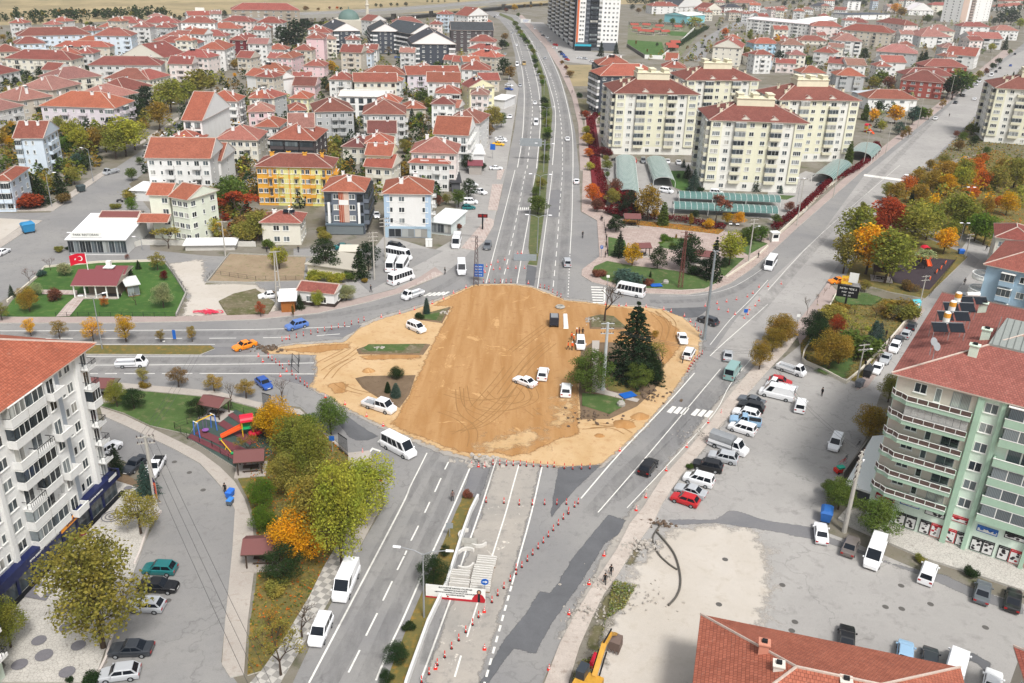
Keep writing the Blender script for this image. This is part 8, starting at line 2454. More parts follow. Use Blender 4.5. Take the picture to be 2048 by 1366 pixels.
def fence(s, h, label, m=BLACKM, step=2.0, name='metal_fence'):
    p = GP(s); o0 = p[0]; t = thing(name, label, 'fence', (o0.x, o0.y, .1)); mb = MB(); mp = MB(); p = [Vector((q.x - o0.x, q.y - o0.y, 0)) for q in p]
    for a, b in zip(p, p[1:]):
        n = max(1, int((b - a).length / step))
        for k in range(n + 1): q = a.lerp(b, k / n); mp.tube([(q.x, q.y, 0), (q.x, q.y, h)], .04, 4)
        for z in (h * .15, h * .55, h * .95): mb.tube([(a.x, a.y, z), (b.x, b.y, z)], .02, 3)
    obj('posts', mp.mesh('posts', [m]), t)['kind'] = 'stuff'; obj('rails', mb.mesh('rails', [m]), t)
fence('i 1500,780 1400,700 1600,630 1850,560', 1.2, 'dark fence on the far side of the near playground'); fence('i 1500,780 1700,850 1900,1010', 1.2, 'dark fence beside the near playground seesaw'); fence('i 1860,540 2045,620 j 60,700', 1.2, 'dark fence at the right of the near playground')
fence('e 450,1170 1410,1172', 1.0, 'dark fence between the pavilion park and the pavement'); fence('e 1310,720 1490,980', 1.2, 'dark fence on the right of the pavilion park'); fence('e 1660,880 1700,830 f 0,880 400,880', 1.1, 'dark fence on the wall of the bare soil lot'); fence('h 970,930 1060,960 1290,1005 1500,720', 1.0, 'fence round the dark playground'); fence('g 735,420 750,520 770,690', 1.0, 'dark fence at the left side of the corner park')
def gatep(s, h, label): p = GP(s); o0 = p[0]; t = thing('metal_gate', label, 'gate', (o0.x, o0.y, .1)); q = p[1] - p[0]; mb = MB(); ribbon(mb, [Vector((0, 0)), Vector((q.x, q.y))], .08, .15, 0, 0); ribbon(mb, [Vector((0, 0)), Vector((q.x, q.y))], .08, h, 0, h - .12); obj('frame', mb.mesh('frame', [BLACKM]), t); mb = MB(); [mb.tube([(q.x * k / 14, q.y * k / 14, .1), (q.x * k / 14, q.y * k / 14, h)], .03, 4) for k in range(15)]; obj('bars', mb.mesh('bars', [BLACKM]), t)
gatep('j 665,870 735,920', 3.0, 'black barred panel beside the road under the trees'); gatep('j 60,540 130,560', 3.0, 'grey barred panel beside the orange-yellow tree')
# ---------------- playgrounds ----------------
SB = m_const('play_blue', '4a78c8', .5); SY = m_const('play_yellow', 'e2b52a', .5); SR = m_const('play_red', 'd0203a', .45); SG = m_const('play_green', '1fa060', .5); SO = m_const('play_orange', 'e8602c', .5)
a, b = GP('i 1580,770 1715,705'); t = thing('swing_set', 'swing set with blue legs and a yellow bar', 'swing set', (a.x, a.y, .2), math.atan2(b.y - a.y, b.x - a.x)); Ln = (b - a).length
for x in (0, Ln):
    for y in (-.7, .7): mb = MB(); mb.tube([(x, y, 0), (x, y * .7, 2.6)], .09, 8); obj('leg', mb.mesh('leg', [SB]), t)
    mb = MB(); mb.tube([(x, -.55, 2.6), (x, .55, 2.6)], .07, 6); obj('cap', mb.mesh('cap', [WHITE]), t)
mb = MB(); mb.tube([(0, 0, 2.6), (Ln, 0, 2.6)], .08, 8); obj('bar', mb.mesh('bar', [SY]), t); mb = MB(); mb.tube([(Ln * .4, 0, 2.6), (Ln * .4, 0, .6)], .02, 4); mb.tube([(Ln * .6, 0, 2.6), (Ln * .6, 0, .6)], .02, 4); mb.lathe([(.5, .55), (.5, .62), (.38, .62)], Ln * .5, 0, 14); obj('nest_seat', mb.mesh('nest_seat', [m_const('purple_rope', '8a5aa0', .6)]), t)
a, b = GP('i 1770,830 1860,915'); t = thing('seesaw', 'yellow seesaw with green ends', 'seesaw', (a.x, a.y, .2), math.atan2(b.y - a.y, b.x - a.x)); Ln = (b - a).length
mb = MB(); mb.tube([(0, 0, .9), (Ln, 0, .3)], .08, 6); obj('beam', mb.mesh('beam', [SY]), t); mb = MB(); mb.tube([(Ln / 2, -.25, 0), (Ln / 2, 0, .6), (Ln / 2, .25, 0)], .06, 5); obj('support', mb.mesh('support', [SY]), t)
for x, z in ((0, .95), (Ln, .35)): mb = MB(); mb.lathe([(.22, z - .1), (.22, z + .1)], x, 0, 10); obj('seat', mb.mesh('seat', [SG]), t)
def slide(s, rot, label, scale=1.0, z=.2, tower=1):
    g = GP(s)[0]; t = thing('play_slide', label, 'slide', (g.x, g.y, z), rot); t.scale = (scale,) * 3
    for x in (-.8, .8):
        for y in (-.8, .8): mb = MB(); mb.tube([(x, y, 0), (x, y, 2.9)], .08, 6); obj('post', mb.mesh('post', [SY]), t)
    mb = MB(); mb.box(-.9, -.9, 1.35, .9, .9, 1.45); obj('platform', mb.mesh('platform', [SG]), t)
    mb = MB(); n = 8; arc = [(math.cos(math.pi * i / n), 2.6 + .8 * math.sin(math.pi * i / n)) for i in range(n + 1)]
    for i in range(n): mb.face([(-1, arc[i][0], arc[i][1]), (1, arc[i][0], arc[i][1]), (1, arc[i + 1][0], arc[i + 1][1]), (-1, arc[i + 1][0], arc[i + 1][1])])
    obj('roof', mb.mesh('roof', [SR], True), t)
    mb = MB()
    for y in (-.45, .4): mb.hexa([(-.9, y, 1.3), (-4.0, y, .2), (-4.0, y + .08, .2), (-.9, y + .08, 1.3)][::-1], [(-.9, y, 1.75), (-4.0, y, .5), (-4.0, y + .08, .5), (-.9, y + .08, 1.75)][::-1])
    mb.face([(-.9, -.4, 1.45), (-4, -.4, .25), (-4, .4, .25), (-.9, .4, 1.45)]); obj('chute', mb.mesh('chute', [SO if tower else SR]), t)
    mb = MB()
    for i in range(8): a = i * .8; mb.tube([(1.2 + 1.0 * math.sin(a), 1.0 * math.cos(a) - 1, 1.6 - i * .17), (1.2 + 1.0 * math.sin(a + .8), 1.0 * math.cos(a + .8) - 1, 1.43 - i * .17)], .32, 8)
    obj('tube_slide', mb.mesh('tube_slide', [SR], True), t); mb = MB(); mb.box(.9, -.7, 1.45, .98, .7, 2.2); mb.box(-.7, .9, 1.45, .7, .98, 2.2); obj('side_panel', mb.mesh('side_panel', [SY]), t); return t
slide('i 1985,745', .4, 'red and yellow slide tower of the near playground', 1.0); slide('h 1240,730', 1.5, 'slide tower with red arch and yellow rails on the dark play floor', 1.15, .3); slide('d 790,1060', 1.9, 'orange slide beside the yellow trees by the avenue', 1.1, 0)
for s_ in ('h 1415,760', 'h 1380,800', 'h 1345,830', 'h 1290,890'): g = GP(s_)[0]; t = thing('spring_rider', 'small coloured spring rider on the dark play floor', 'spring rider', (g.x, g.y, .3), 1, 'spring riders'); mb = MB(); mb.lathe([(.12, 0), (.12, .35)], 0, 0, 8); obj('spring', mb.mesh('spring', [STEEL]), t); mb = MB(); mb.hexa([(-.5, -.1, .35), (.4, -.1, .35), (.4, .1, .35), (-.5, .1, .35)], [(-.4, -.1, .8), (.6, -.1, 1.0), (.6, .1, 1.0), (-.4, .1, .8)]); obj('body', mb.mesh('body', [SO]), t)
# ---------------- bins, carts, piles ----------------
def bin_(px, py, rot, col, label, name='waste_container', s=1.0, lid=None):
    g = G(px, py); t = thing(name, label, 'waste container', (g.x, g.y, .1), rot); t.scale = (s,) * 3
    mb = MB(); mb.hexa([(-.6, -.4, .2), (.6, -.4, .2), (.6, .4, .2), (-.6, .4, .2)], [(-.75, -.52, 1.15), (.75, -.52, 1.15), (.75, .52, 1.15), (-.75, .52, 1.15)]); obj('tub', mb.mesh('tub', [FLAT]), t, col=col)
    mb = MB(); mb.hexa([(-.78, -.55, 1.16), (.78, -.55, 1.16), (.78, .55, 1.16), (-.78, .55, 1.16)], [(-.6, -.3, 1.4), (.6, -.3, 1.4), (.6, .3, 1.4), (-.6, .3, 1.4)]); obj('lid', mb.mesh('lid', [FLAT]), t, col=lid or col)
    for x in (-.5, .5):
        for y in (-.35, .35): mb = MB(); mb.tube([(x, y - .04, .12), (x, y + .04, .12)], .12, 8); obj('wheel', mb.mesh('wheel', [DARK]), t)
bin_(461, 995, 1.4, '2f6fd0', 'bright blue cart on the curved pavement, upper of two', 'hand_cart', .85); bin_(461, 1010, 1.4, '5c6670', 'grey cart with blue lid below the bright blue one', 'hand_cart', .7, '3f86d8'); bin_(1650, 1042, 1.2, '2a62a8', 'big blue container beside the white car and thick pole', s=1.45); bin_(1718, 775, .8, '6c7076', 'grey open container at the corner of the walled garden', s=1.1); bin_(1734, 754, 1, '33363a', 'dark covered container beside the corner pole', s=1.4); bin_(1833, 634, 1, '55585c', 'grey container below the turquoise kiosk', s=1.1); bin_(1921, 509, 0, '2a6fd0', 'small blue container at the playground corner', s=1.0); bin_(163, 384, 1, '3f4a4c', 'dark green containers on the side road', s=1.5)
t = bin_(58, 466, .8, '2f7fae', 'turquoise-blue trailer parked at the kerb', 'trailer', 2.0); g = G(1827, 622); t = thing('clothes_bank', 'turquoise clothes bank beside the pavement', 'container', (g.x, g.y, .1), .3); mb = MB(); mb.box(-.9, -.7, 0, .9, .7, 2.2); mb.box(-.6, -.74, 1.4, .6, -.7, 1.9, 1); obj('box', mb.mesh('box', [m_const('turquoise_metal', '58b4c0', .5), WHITE]), t); mb = MB(); mb.hexa([(-.95, -.75, 2.2), (.95, -.75, 2.2), (.95, .75, 2.2), (-.95, .75, 2.2)], [(-.95, -.1, 2.6), (.95, -.1, 2.6), (.95, .1, 2.6), (-.95, .1, 2.6)]); obj('lid', mb.mesh('lid', [m_const('turquoise_metal', '58b4c0', .5)]), t)
g = G(1547, 482); t = thing('kiosk', 'small white security kiosk at the end of the red hedge', 'kiosk', (g.x, g.y, .1), .2); mb = MB(); mb.box(-1, -.9, 0, 1, .9, 2.3); obj('wall', mb.mesh('wall', [WHITE]), t); mb = MB(); mb.box(-1.2, -1.1, 2.3, 1.2, 1.1, 2.45); obj('roof', mb.mesh('roof', [WHITE]), t); mb = MB(); mb.box(-.7, -.93, 1, .7, -.905, 1.9); obj('window', mb.mesh('window', [CARGLASS]), t)
g = G(858, 494); t = thing('white_cabinet', 'white electrical cabinet at the end of the shop pavement', 'cabinet', (g.x, g.y, .1)); mb = MB(); mb.box(-.8, -.4, 0, .8, .4, 1.9); mb.box(-.85, -.45, 1.9, .85, .45, 2.0); mb.box(-.02, -.42, .1, .02, -.4, 1.8, 1); obj('body', mb.mesh('body', [WHITE, DARK]), t)
PALEC = m_const('pale_kerb', 'cfccc6', .85, n=.2)
# kerbstone stacks
def kstack(s, n, label, brown=False):
    a = GP(s)[0]; t = thing('kerbstone_stack', label, 'kerbstone stack', (a.x, a.y, .04), -.1, 'stacks of concrete kerbstones')
    for k in range(n):
        mb = MB(); y = k * .42 - n * .21; mb.box(-1.2, y, .1, 1.2, y + .16, .62); obj('kerbstone', mb.mesh('kerbstone', [PALEC]), t)
    mb = MB(); mb.box(-1.2, -n * .21 - .12, 0, 1.2, n * .21, .1); obj('pallet', mb.mesh('pallet', [m_const('pallet_wood', '8a7462', .9)]), t)
kstack('n 1845,405', 4, 'stack of four kerbstones, the farthest on the right'); kstack('n 1812,515', 8, 'long stack of eight kerbstones in the closed lane'); kstack('n 1795,610', 3, 'short stack of kerbstones under the round arrow sign'); kstack('n 1635,510', 3, 'stack of three kerbstones beside the barrier'); kstack('n 1630,580', 3, 'stack of kerbstones just behind the banner')
def curb_curve(s, rot, label):
    g = GP(s)[0]; mb = MB(); n = 8
    for i in range(n):
        a, b = math.pi * .15 + i * math.pi * .7 / n, math.pi * .15 + (i + 1) * math.pi * .7 / n; q = []
        for z in (0, .45): q.append([(1.2 * math.cos(a), 1.2 * math.sin(a), z), (1.2 * math.cos(b), 1.2 * math.sin(b), z), (.95 * math.cos(b), .95 * math.sin(b), z), (.95 * math.cos(a), .95 * math.sin(a), z)])
        mb.hexa(q[0][::-1], q[1][::-1])
    thing('curved_kerbstone', label, 'kerbstone', (g.x, g.y, .04), rot, 'curved kerbstones in the closed lane', me=mb.mesh('curved_kerbstone', [PALEC]))
curb_curve('n 1690,350', .3, 'curved concrete kerbstone bent like a bow, nearer half'); curb_curve('n 1670,420', 3.5, 'curved concrete kerbstone lying open side up the road'); curb_curve('n 1690,200', 1, 'curved concrete kerbstone against the barrier'); curb_curve('n 1780,245', 3.2, 'curved concrete kerbstone at the right of the pile')
g = GP('n 1705,255')[0]; mb = MB(); mb.hexa([(-1.1, -.6, 0), (1.1, -.6, 0), (1.1, .7, 0), (-1.1, .7, 0)], [(-.9, -.5, .5), (.9, -.5, .5), (1.0, .6, .45), (-1.0, .6, .45)]); mb.box(-.6, -1.3, 0, .6, -.65, .4); thing('concrete_block', 'broad pale concrete block in the pile of curved kerbstones', 'concrete block', (g.x, g.y, .04), me=mb.mesh('concrete_block', [CONC]))
# arrow sign on stand
g = GP('n 1828,690')[0]; t = thing('arrow_sign', 'round blue arrow sign on a stand next to the banner', 'sign', (g.x, g.y, .04)); mb = MB(); mb.tube([(0, 0, 0), (0, 0, 2.6)], .04, 5); [mb.tube([(0, 0, .4), (.7 * math.cos(a), .7 * math.sin(a), 0)], .035, 4) for a in (0, 2, 4)]; obj('stand', mb.mesh('stand', [STEEL]), t); mb = MB(); mb.tube([(0, -.06, 2.4), (0, -.03, 2.4)], .45, 18); q = obj('disc', mb.mesh('disc', [BLUE]), t); mb = MB(); mb.box(-.25, -.075, 2.35, .1, -.062, 2.45); mb.face([(.08, -.07, 2.2), (.32, -.07, 2.4), (.08, -.07, 2.6)]); obj('arrow', mb.mesh('arrow', [WHITE]), q)
# hoses
def hose(s, r, label, m=DARK):
    p = GP(s); o0 = p[0]; pts = smooth_line([(q.x - o0.x, q.y - o0.y) for q in p], 6); mb = MB(); mb.tube([(q.x, q.y, r + .03) for q in pts], r, 6); thing('black_pipe', label, 'pipe', (o0.x, o0.y, .02), me=mb.mesh('black_pipe', [m]))
hose('o 1195,105 1150,160 1125,230 1170,340 1250,420 1320,468', .11, 'thick grey-black pipe lying on the pale dirt, shorter one', m_const('grey_pipe', '5a5650', .6)); hose('o 1150,160 1230,250 1300,350 1340,480 1345,600 1310,690 1250,755', .13, 'thick grey-black pipe curving across the pale dirt, longer one', m_const('grey_pipe', '5a5650', .6))
# fallen signs, rubble
for s_, rot, lb in (('k 925,445', .5, 'blue sign lying in the grass of the big island'), ('g 1150,930', .2, 'blue sign lying in the corner park lawn')):
    g = GP(s_)[0]; t = thing('fallen_sign', lb, 'sign', (g.x, g.y, .35), rot); mb = MB(); mb.box(-1.3, -.9, .15, 1.3, .9, .22); obj('panel', mb.mesh('panel', [BLUE]), t); mb = MB(); mb.tube([(-.8, 0, .1), (-2.6, -1.8, .1) if 'big' in lb else (2.6, 1.4, .1)], .08, 6); obj('post', mb.mesh('post', [STEEL]), t); mb = MB(); x, y = (-2.9, -2.2) if 'big' in lb else (2.9, 1.6); mb.lathe([(.7, -.1), (.75, .35), (.45, .7)], x, y, 7); obj('footing', mb.mesh('footing', [CONC]), t)
def rubble(s, n, r, label, m, seed, sc=.3):
    g = GP(s)[0]; rnd = random.Random(seed); mb = MB()
    for _ in range(n):
        x, y = rnd.gauss(0, r), rnd.gauss(0, r * .6); q = sc * rnd.uniform(.4, 1.3); a = rnd.uniform(0, 3); u = Vector((math.cos(a), math.sin(a), 0)) * q; v = Vector((-u.y, u.x, 0)) * rnd.uniform(.4, 1); z = max(0, .5 - math.hypot(x, y) / r * .3) * rnd.random(); c = Vector((x, y, z))
        mb.hexa([c - u - v, c + u - v, c + u + v, c - u + v], [c - u * .7 - v * .7 + Vector((0, 0, q * .8)), c + u * .7 - v * .7 + Vector((0, 0, q * .5)), c + u * .7 + v * .7 + Vector((0, 0, q * .7)), c - u * .7 + v * .7 + Vector((0, 0, q * .9))])
    o = obj('rubble', mb.mesh('rubble', [m]), None, (g.x, g.y, .05)); o['kind'] = 'stuff'; o['label'] = label
RUB = m_const('broken_concrete', 'b5aea5', .9, n=.4); DRT = m_const('dark_clods', '6a5a4c', .95, n=.4)
rubble('j 1790,960', 60, 1.5, 'rubble at the end of the median', RUB, 1); rubble('j 90,60', 50, 1.6, 'dark spoil heap', DRT, 2); rubble('o 1040,280', 80, 1.5, 'broken paving', RUB, 3, .22); rubble('o 1160,100', 40, 1.0, 'broken paving', DRT, 4, .2); rubble('g 650,1200', 60, 1.2, 'gravel heap', RUB, 5, .2); rubble('k 620,600', 50, 2.5, 'spoil', DRT, 6, .2); rubble('k 1060,430', 60, 2.2, 'rocks by the island edge', DRT, 7, .3); rubble('f 1500,1140', 30, .8, 'pale rocks', RUB, 9, .25); rubble('j 990,55', 30, .9, 'pale rocks', RUB, 10, .25); rubble('q 1215,1165', 90, 1.6, 'stones of the broken pavement', RUB, 11, .12); rubble('q 1172,1230', 90, 1.6, 'stones of the broken pavement', RUB, 12, .12); rubble('q 1405,872', 80, 1.8, 'stones of the broken pavement', RUB, 13, .12); rubble('o 900,700', 60, 3, 'stones in the weeds', RUB, 14, .14); rubble('k 800,240', 25, .8, 'pale stone heap behind the island pole', RUB, 15, .5)
# red mesh heap, concrete drum, generator, white strip
g = GP('e 1665,1140')[0]; mb = MB(); rnd = random.Random(4)
for i in range(26): a = rnd.uniform(0, 6.28); r = rnd.uniform(.5, 1.0); cx, cy = rnd.gauss(0, 1.1), rnd.gauss(0, .35); mb.tube([(cx + r * math.cos(k * .7 + a), cy + r * .6 * math.sin(k * .7 + a), .25 + .2 * rnd.random()) for k in range(9)], .06, 4)
thing('coiled_pipe_heap', 'heap of bright pinkish red coiled pipe by the pavement', 'coiled pipe', (g.x, g.y, .1), me=mb.mesh('coiled_pipe_heap', [m_const('pink_red_pipe', 'd8405c', .5)]))
g = GP('g 335,1235')[0]; t = thing('site_machine', 'small dark site machine standing on the sand', 'machine', (g.x, g.y, .03)); mb = MB(); mb.box(-.9, -1.3, .5, .9, 1.3, 2.1); mb.box(-.7, -1.1, 2.1, .7, .9, 2.25, 1); obj('body', mb.mesh('body', [m_const('navy_machine', '2a2f3a', .5), STEEL]), t)
for x in (-.8, .8):
    for y in (-.9, .9): mb = MB(); mb.tube([(x - .1, y, .35), (x + .1, y, .35)], .35, 10); obj('wheel', mb.mesh('wheel', [DARK]), t)
g = GP('g 385,1095')[0]; mb = MB(); mb.lathe([(.9, 0), (1.1, .25), (.9, .45), (.55, .5), (.5, .15)], 0, 0, 8); thing('concrete_drum', 'low octagonal concrete base on the sand', 'concrete base', (g.x, g.y, .04), me=mb.mesh('concrete_base', [CONC]))
g = GP('g 425,1200')[0]; mb = MB(); mb.hexa([(-.5, -4, 0), (.5, -4, 0), (.6, 3.5, 0), (-.3, 3.5, 0)], [(-.4, -3.8, .12), (.4, -3.8, .1), (.5, 3.3, .25), (-.2, 3.3, .2)]); thing('white_sheet', 'long strip of white sheeting on the sand', 'plastic sheet', (g.x, g.y, .04), me=mb.mesh('white_sheet', [WHITE]))
# barricade beside the left carriageway, steel frame
g = GP('j 290,200')[0]; t = thing('steel_barricade', 'dark welded steel barricade on the closed left lane', 'barricade', (g.x, g.y, .03), .2); mb = MB()
for x in (0, 1.2): mb.tube([(x, 2.5, 0), (x, 2.5, 1.5), (x, -2.5, 1.5), (x, -2.5, 0)], .05, 4); mb.tube([(x, 2.5, 0), (x, -2.5, 1.5)], .04, 4); mb.tube([(x, 0, 0), (x, 0, 1.5)], .04, 4)
for y in (-2.5, 0, 2.5): mb.tube([(0, y, 1.5), (1.2, y, 0)], .04, 4)
obj('frame', mb.mesh('frame', [BLACKM]), t)
# excavator
g = GP('o 590,1490')[0]; t = thing('excavator', 'yellow excavator reaching up from the bottom edge of the photo', 'excavator', (g.x, g.y, .04), 1.12); EY = m_const('excavator_yellow', 'c9973a', .5, n=.35, sc=2)
mb = MB(); mb.box(-1.9, -1.3, .95, 1.4, 1.3, 2.1); mb.box(-1.9, -1.2, 2.1, -.4, 1.2, 2.5); obj('body', mb.mesh('body', [EY]), t)
mb = MB(); mb.box(.0, .35, 2.1, 1.5, 1.3, 3.1); obj('cab', mb.mesh('cab', [m_const('dark_cab', '3b4148', .3)]), t)
for y in (-1.45, .95):
    mb = MB(); mb.tube([(-1.6, y + .25, .45), (1.6, y + .25, .45)], .45, 10); mb.box(-1.6, y, .05, 1.6, y + .5, .9); obj('track', mb.mesh('track', [DARK]), t)
mb = MB(); mb.tube([(1.2, -.3, 2.0), (3.6, -.3, 4.3), (5.6, -.3, 4.0)], [.38, .36, .26], 4); obj('boom', mb.mesh('boom', [EY]), t)
mb = MB(); mb.tube([(5.2, -.3, 4.4), (7.6, -.3, 2.4)], [.26, .18], 4); obj('stick', mb.mesh('stick', [EY]), t); mb = MB(); mb.tube([(3.4, -.3, 4.7), (5.6, -.3, 4.7)], .1, 6); mb.tube([(1.6, -.7, 1.9), (3.3, -.7, 3.7)], .09, 6); mb.tube([(1.6, .1, 1.9), (3.3, .1, 3.7)], .09, 6); obj('hydraulic_rams', mb.mesh('hydraulic_rams', [DARK]), t)
mb = MB(); mb.hexa([(7.0, -1.0, .5), (8.0, -1.0, .9), (8.0, .4, .9), (7.0, .4, .5)], [(6.9, -1.0, 1.7), (7.8, -1.0, 2.3), (7.8, .4, 2.3), (6.9, .4, 1.7)]); [mb.box(6.9, y, .3, 7.05, y + .12, .7) for y in (-.95, -.55, -.15, .25)]; obj('bucket', mb.mesh('bucket', [m_const('rusty_steel', '6a5a52', .6)]), t)
g = GP('o 650,1205')[0]; t = thing('road_barrier_block', 'red and white plastic barrier lying in the weeds by the excavator', 'barrier', (g.x, g.y, .05), 1.2); mb = MB(); mb.hexa([(-.9, -.3, 0), (.9, -.3, 0), (.9, .3, 0), (-.9, .3, 0)], [(-.8, -.18, .7), (.8, -.18, .7), (.8, .18, .7), (-.8, .18, .7)]); obj('body', mb.mesh('body', [SR]), t); mb = MB(); mb.box(-.7, -.34, .25, .7, -.305, .45); obj('stripe', mb.mesh('stripe', [WHITE]), t)
# feather flag, door mat, clothes, bicycles, junk
g = G(318, 1010); t = thing('feather_flag', 'purple and orange feather flag with lettering beside the small spruce', 'flag', (g.x, g.y, .1), -.4); mb = MB(); mb.tube([(0, 0, 0), (0, 0, 3.6), (-.35, 0, 4.2), (-.8, 0, 4.3)], .03, 5); obj('pole', mb.mesh('pole', [STEEL]), t)
mb = MB(); mb.face([(0, .01, .8), (-.75, .01, .9), (-.8, .01, 3.3), (0, .01, 3.4)][::-1], 0); mb.face([(0, .01, 3.4), (-.8, .01, 3.3), (-1.0, .01, 4.2), (-.35, .01, 4.2)][::-1], 1); q = obj('cloth', mb.mesh('cloth', [m_const('feather_orange', 'd8643c', .6), m_const('feather_purple', '332050', .6)]), t); o_ = writing('PIRELLI', .55, q, (-.4, -.03, 2.1), (math.pi / 2, -math.pi / 2, 0), NAVY)
g = GP('m 590,213')[0]; mb = MB(); mb.box(-1.4, -.6, 0, 1.4, .6, .03); thing('door_mat', 'dark red mat on the white paving before the shops', 'mat', (g.x, g.y, .25), .9, me=mb.mesh('door_mat', [m_const('red_mat', '7a2430', .95)]))
def bike(px, py, rot, label, c):
    g = G(px, py); t = thing('bicycle', label, 'bicycle', (g.x, g.y, .05), rot, 'bicycles by the annex fence')
    for x in (-.5, .5): mb = MB(); mb.tube([(x, -.02, .33), (x, .02, .33)], .33, 12, 0, False); obj('wheel', mb.mesh('wheel', [DARK]), t)
    mb = MB(); mb.tube([(-.5, 0, .33), (-.15, 0, .8), (.4, 0, .85), (.5, 0, .33)], .03, 4); mb.tube([(-.1, 0, .33), (.4, 0, .85)], .03, 4); mb.tube([(.4, -.25, .98), (.4, .25, .98)], .02, 4); obj('frame', mb.mesh('frame', [c]), t)
bike(1690, 922, .8, 'dark bicycle leaning by the annex fence', BLACKM); bike(1684, 929, .3, 'red-framed bicycle by the annex fence', REDP)
bike(1716, 893, .8, 'small dark bicycle at the upper end of the annex fence', BLACKM)
g = G(1680, 945); t = thing('play_truck', 'red and turquoise plastic ride-on cart by the annex fence', 'ride-on cart', (g.x, g.y, .05), .3); mb = MB(); mb.box(-.9, -.5, .2, .9, .5, .7); obj('body', mb.mesh('body', [REDP]), t); mb = MB(); mb.hexa([(-.5, -.35, .7), (.5, -.35, .7), (.5, .35, .7), (-.5, .35, .7)], [(-.55, -.4, 1.0), (.55, -.4, 1.0), (.55, .4, 1.0), (-.55, .4, 1.0)]); obj('tray', mb.mesh('tray', [m_const('turquoise_plastic', '1cb898', .5)]), t)
for x in (-.6, .6):
    for y in (-.5, .5): mb = MB(); mb.tube([(x, y - .05, .2), (x, y + .05, .2)], .2, 8); obj('wheel', mb.mesh('wheel', [DARK]), t)
# motorcycle
def moto(px, py, rot, label):
    g = G(px, py); t = thing('motorcycle', label, 'motorcycle', (g.x, g.y, .1), rot)
    for x in (-.65, .65): mb = MB(); mb.tube([(x, -.07, .3), (x, .07, .3)], .3, 12); obj('wheel', mb.mesh('wheel', [DARK]), t)
    mb = MB(); mb.hexa([(-.7, -.15, .45), (.4, -.15, .4), (.4, .15, .4), (-.7, .15, .45)], [(-.75, -.14, .8), (.3, -.14, .85), (.3, .14, .85), (-.75, .14, .8)]); mb.tube([(.65, 0, .3), (.4, 0, 1.05)], .05, 5); mb.tube([(.4, -.3, 1.08), (.4, .3, 1.08)], .025, 5); obj('body', mb.mesh('body', [BLACKM]), t)
moto(884, 466, .2, 'black motorcycle parked by the pale annex'); moto(1610, 722, 1.2, 'black motorcycle at the tip of the walled garden'); moto(240, 405, .2, 'dark motorcycle under the shrubs by the side road'); moto(1202, 440, 1.5, 'black motorcycle at the row of waiting people')
# ---------------- yard vegetation between the houses ----------------
def inside_any(x, y):
    for t in HOUSES:
        dx, dy = x - t.location.x, y - t.location.y; a = -t.rotation_euler.z; u = dx * math.cos(a) - dy * math.sin(a); v = dx * math.sin(a) + dy * math.cos(a); d = t['_d']
        if -1.8 < u < t['_w'] + 1.8 and min(0, d) - 1.8 < v < max(0, d) + 1.8: return True
    return False
def in_poly(poly, x, y):
    c = False; j = len(poly) - 1
    for i in range(len(poly)):
        if (poly[i][1] > y) != (poly[j][1] > y) and x < (poly[j][0] - poly[i][0]) * (y - poly[i][1]) / (poly[j][1] - poly[i][1]) + poly[i][0]: c = not c
        j = i
    return c
fr = random.Random(21)
for s_, n_, wmax in (('q 0,62 240,50 480,42 610,60 640,100 600,130 470,150 420,190 300,140 0,270', 18, 14), ('q 480,150 620,110 960,110 975,200 950,260 900,290 760,300 640,290 480,280 430,230', 17, 11), ('q 1400,115 1500,75 1700,60 1800,90 1950,110 1890,150 1780,185 1700,160 1500,150', 20, 13), ('q 1290,18 1540,10 1900,8 1900,30 1600,45 1400,50', 22, 15)):
    poly = PX(s_); xs = [p[0] for p in poly]; ys = [p[1] for p in poly]; k = 0
    for _t in range(900):
        if k >= n_: break
        x, y = fr.uniform(min(xs), max(xs)), fr.uniform(min(ys), max(ys))
        if not in_poly(poly, x, y): continue
        w, d, a = fr.uniform(8, wmax), fr.uniform(8, 11), fr.choice((0, 0, .25, -.2)) ; g = G(x, y); ux = Vector((math.cos(a), math.sin(a), 0)); uy = Vector((-ux.y, ux.x, 0))
        if any(inside_any(*(g + ux * w * i / 3 + uy * d * j / 3)[:2]) for i in range(4) for j in range(4)): continue
        fl = fr.choice((2, 3, 3, 4)); H = fl * 2.8 + .2; q = g + Vector((0, 0, H)); wc, rc = fr.choice('wwwcGeWpb'), fr.choice('orrOdpf'); kd = fr.choice(('hip', 'hip', 'gx')); k += 1
        build(P(q), P(q + ux * w), d, fl, kd, wc, rc, label=f"{WN[wc]} {('', '', 'two', 'three', 'four')[fl]}-storey {'house' if fl < 3 else 'block'} with {RN[rc]} roof", slope=.5, cat='house' if fl < 3 else 'apartment block')
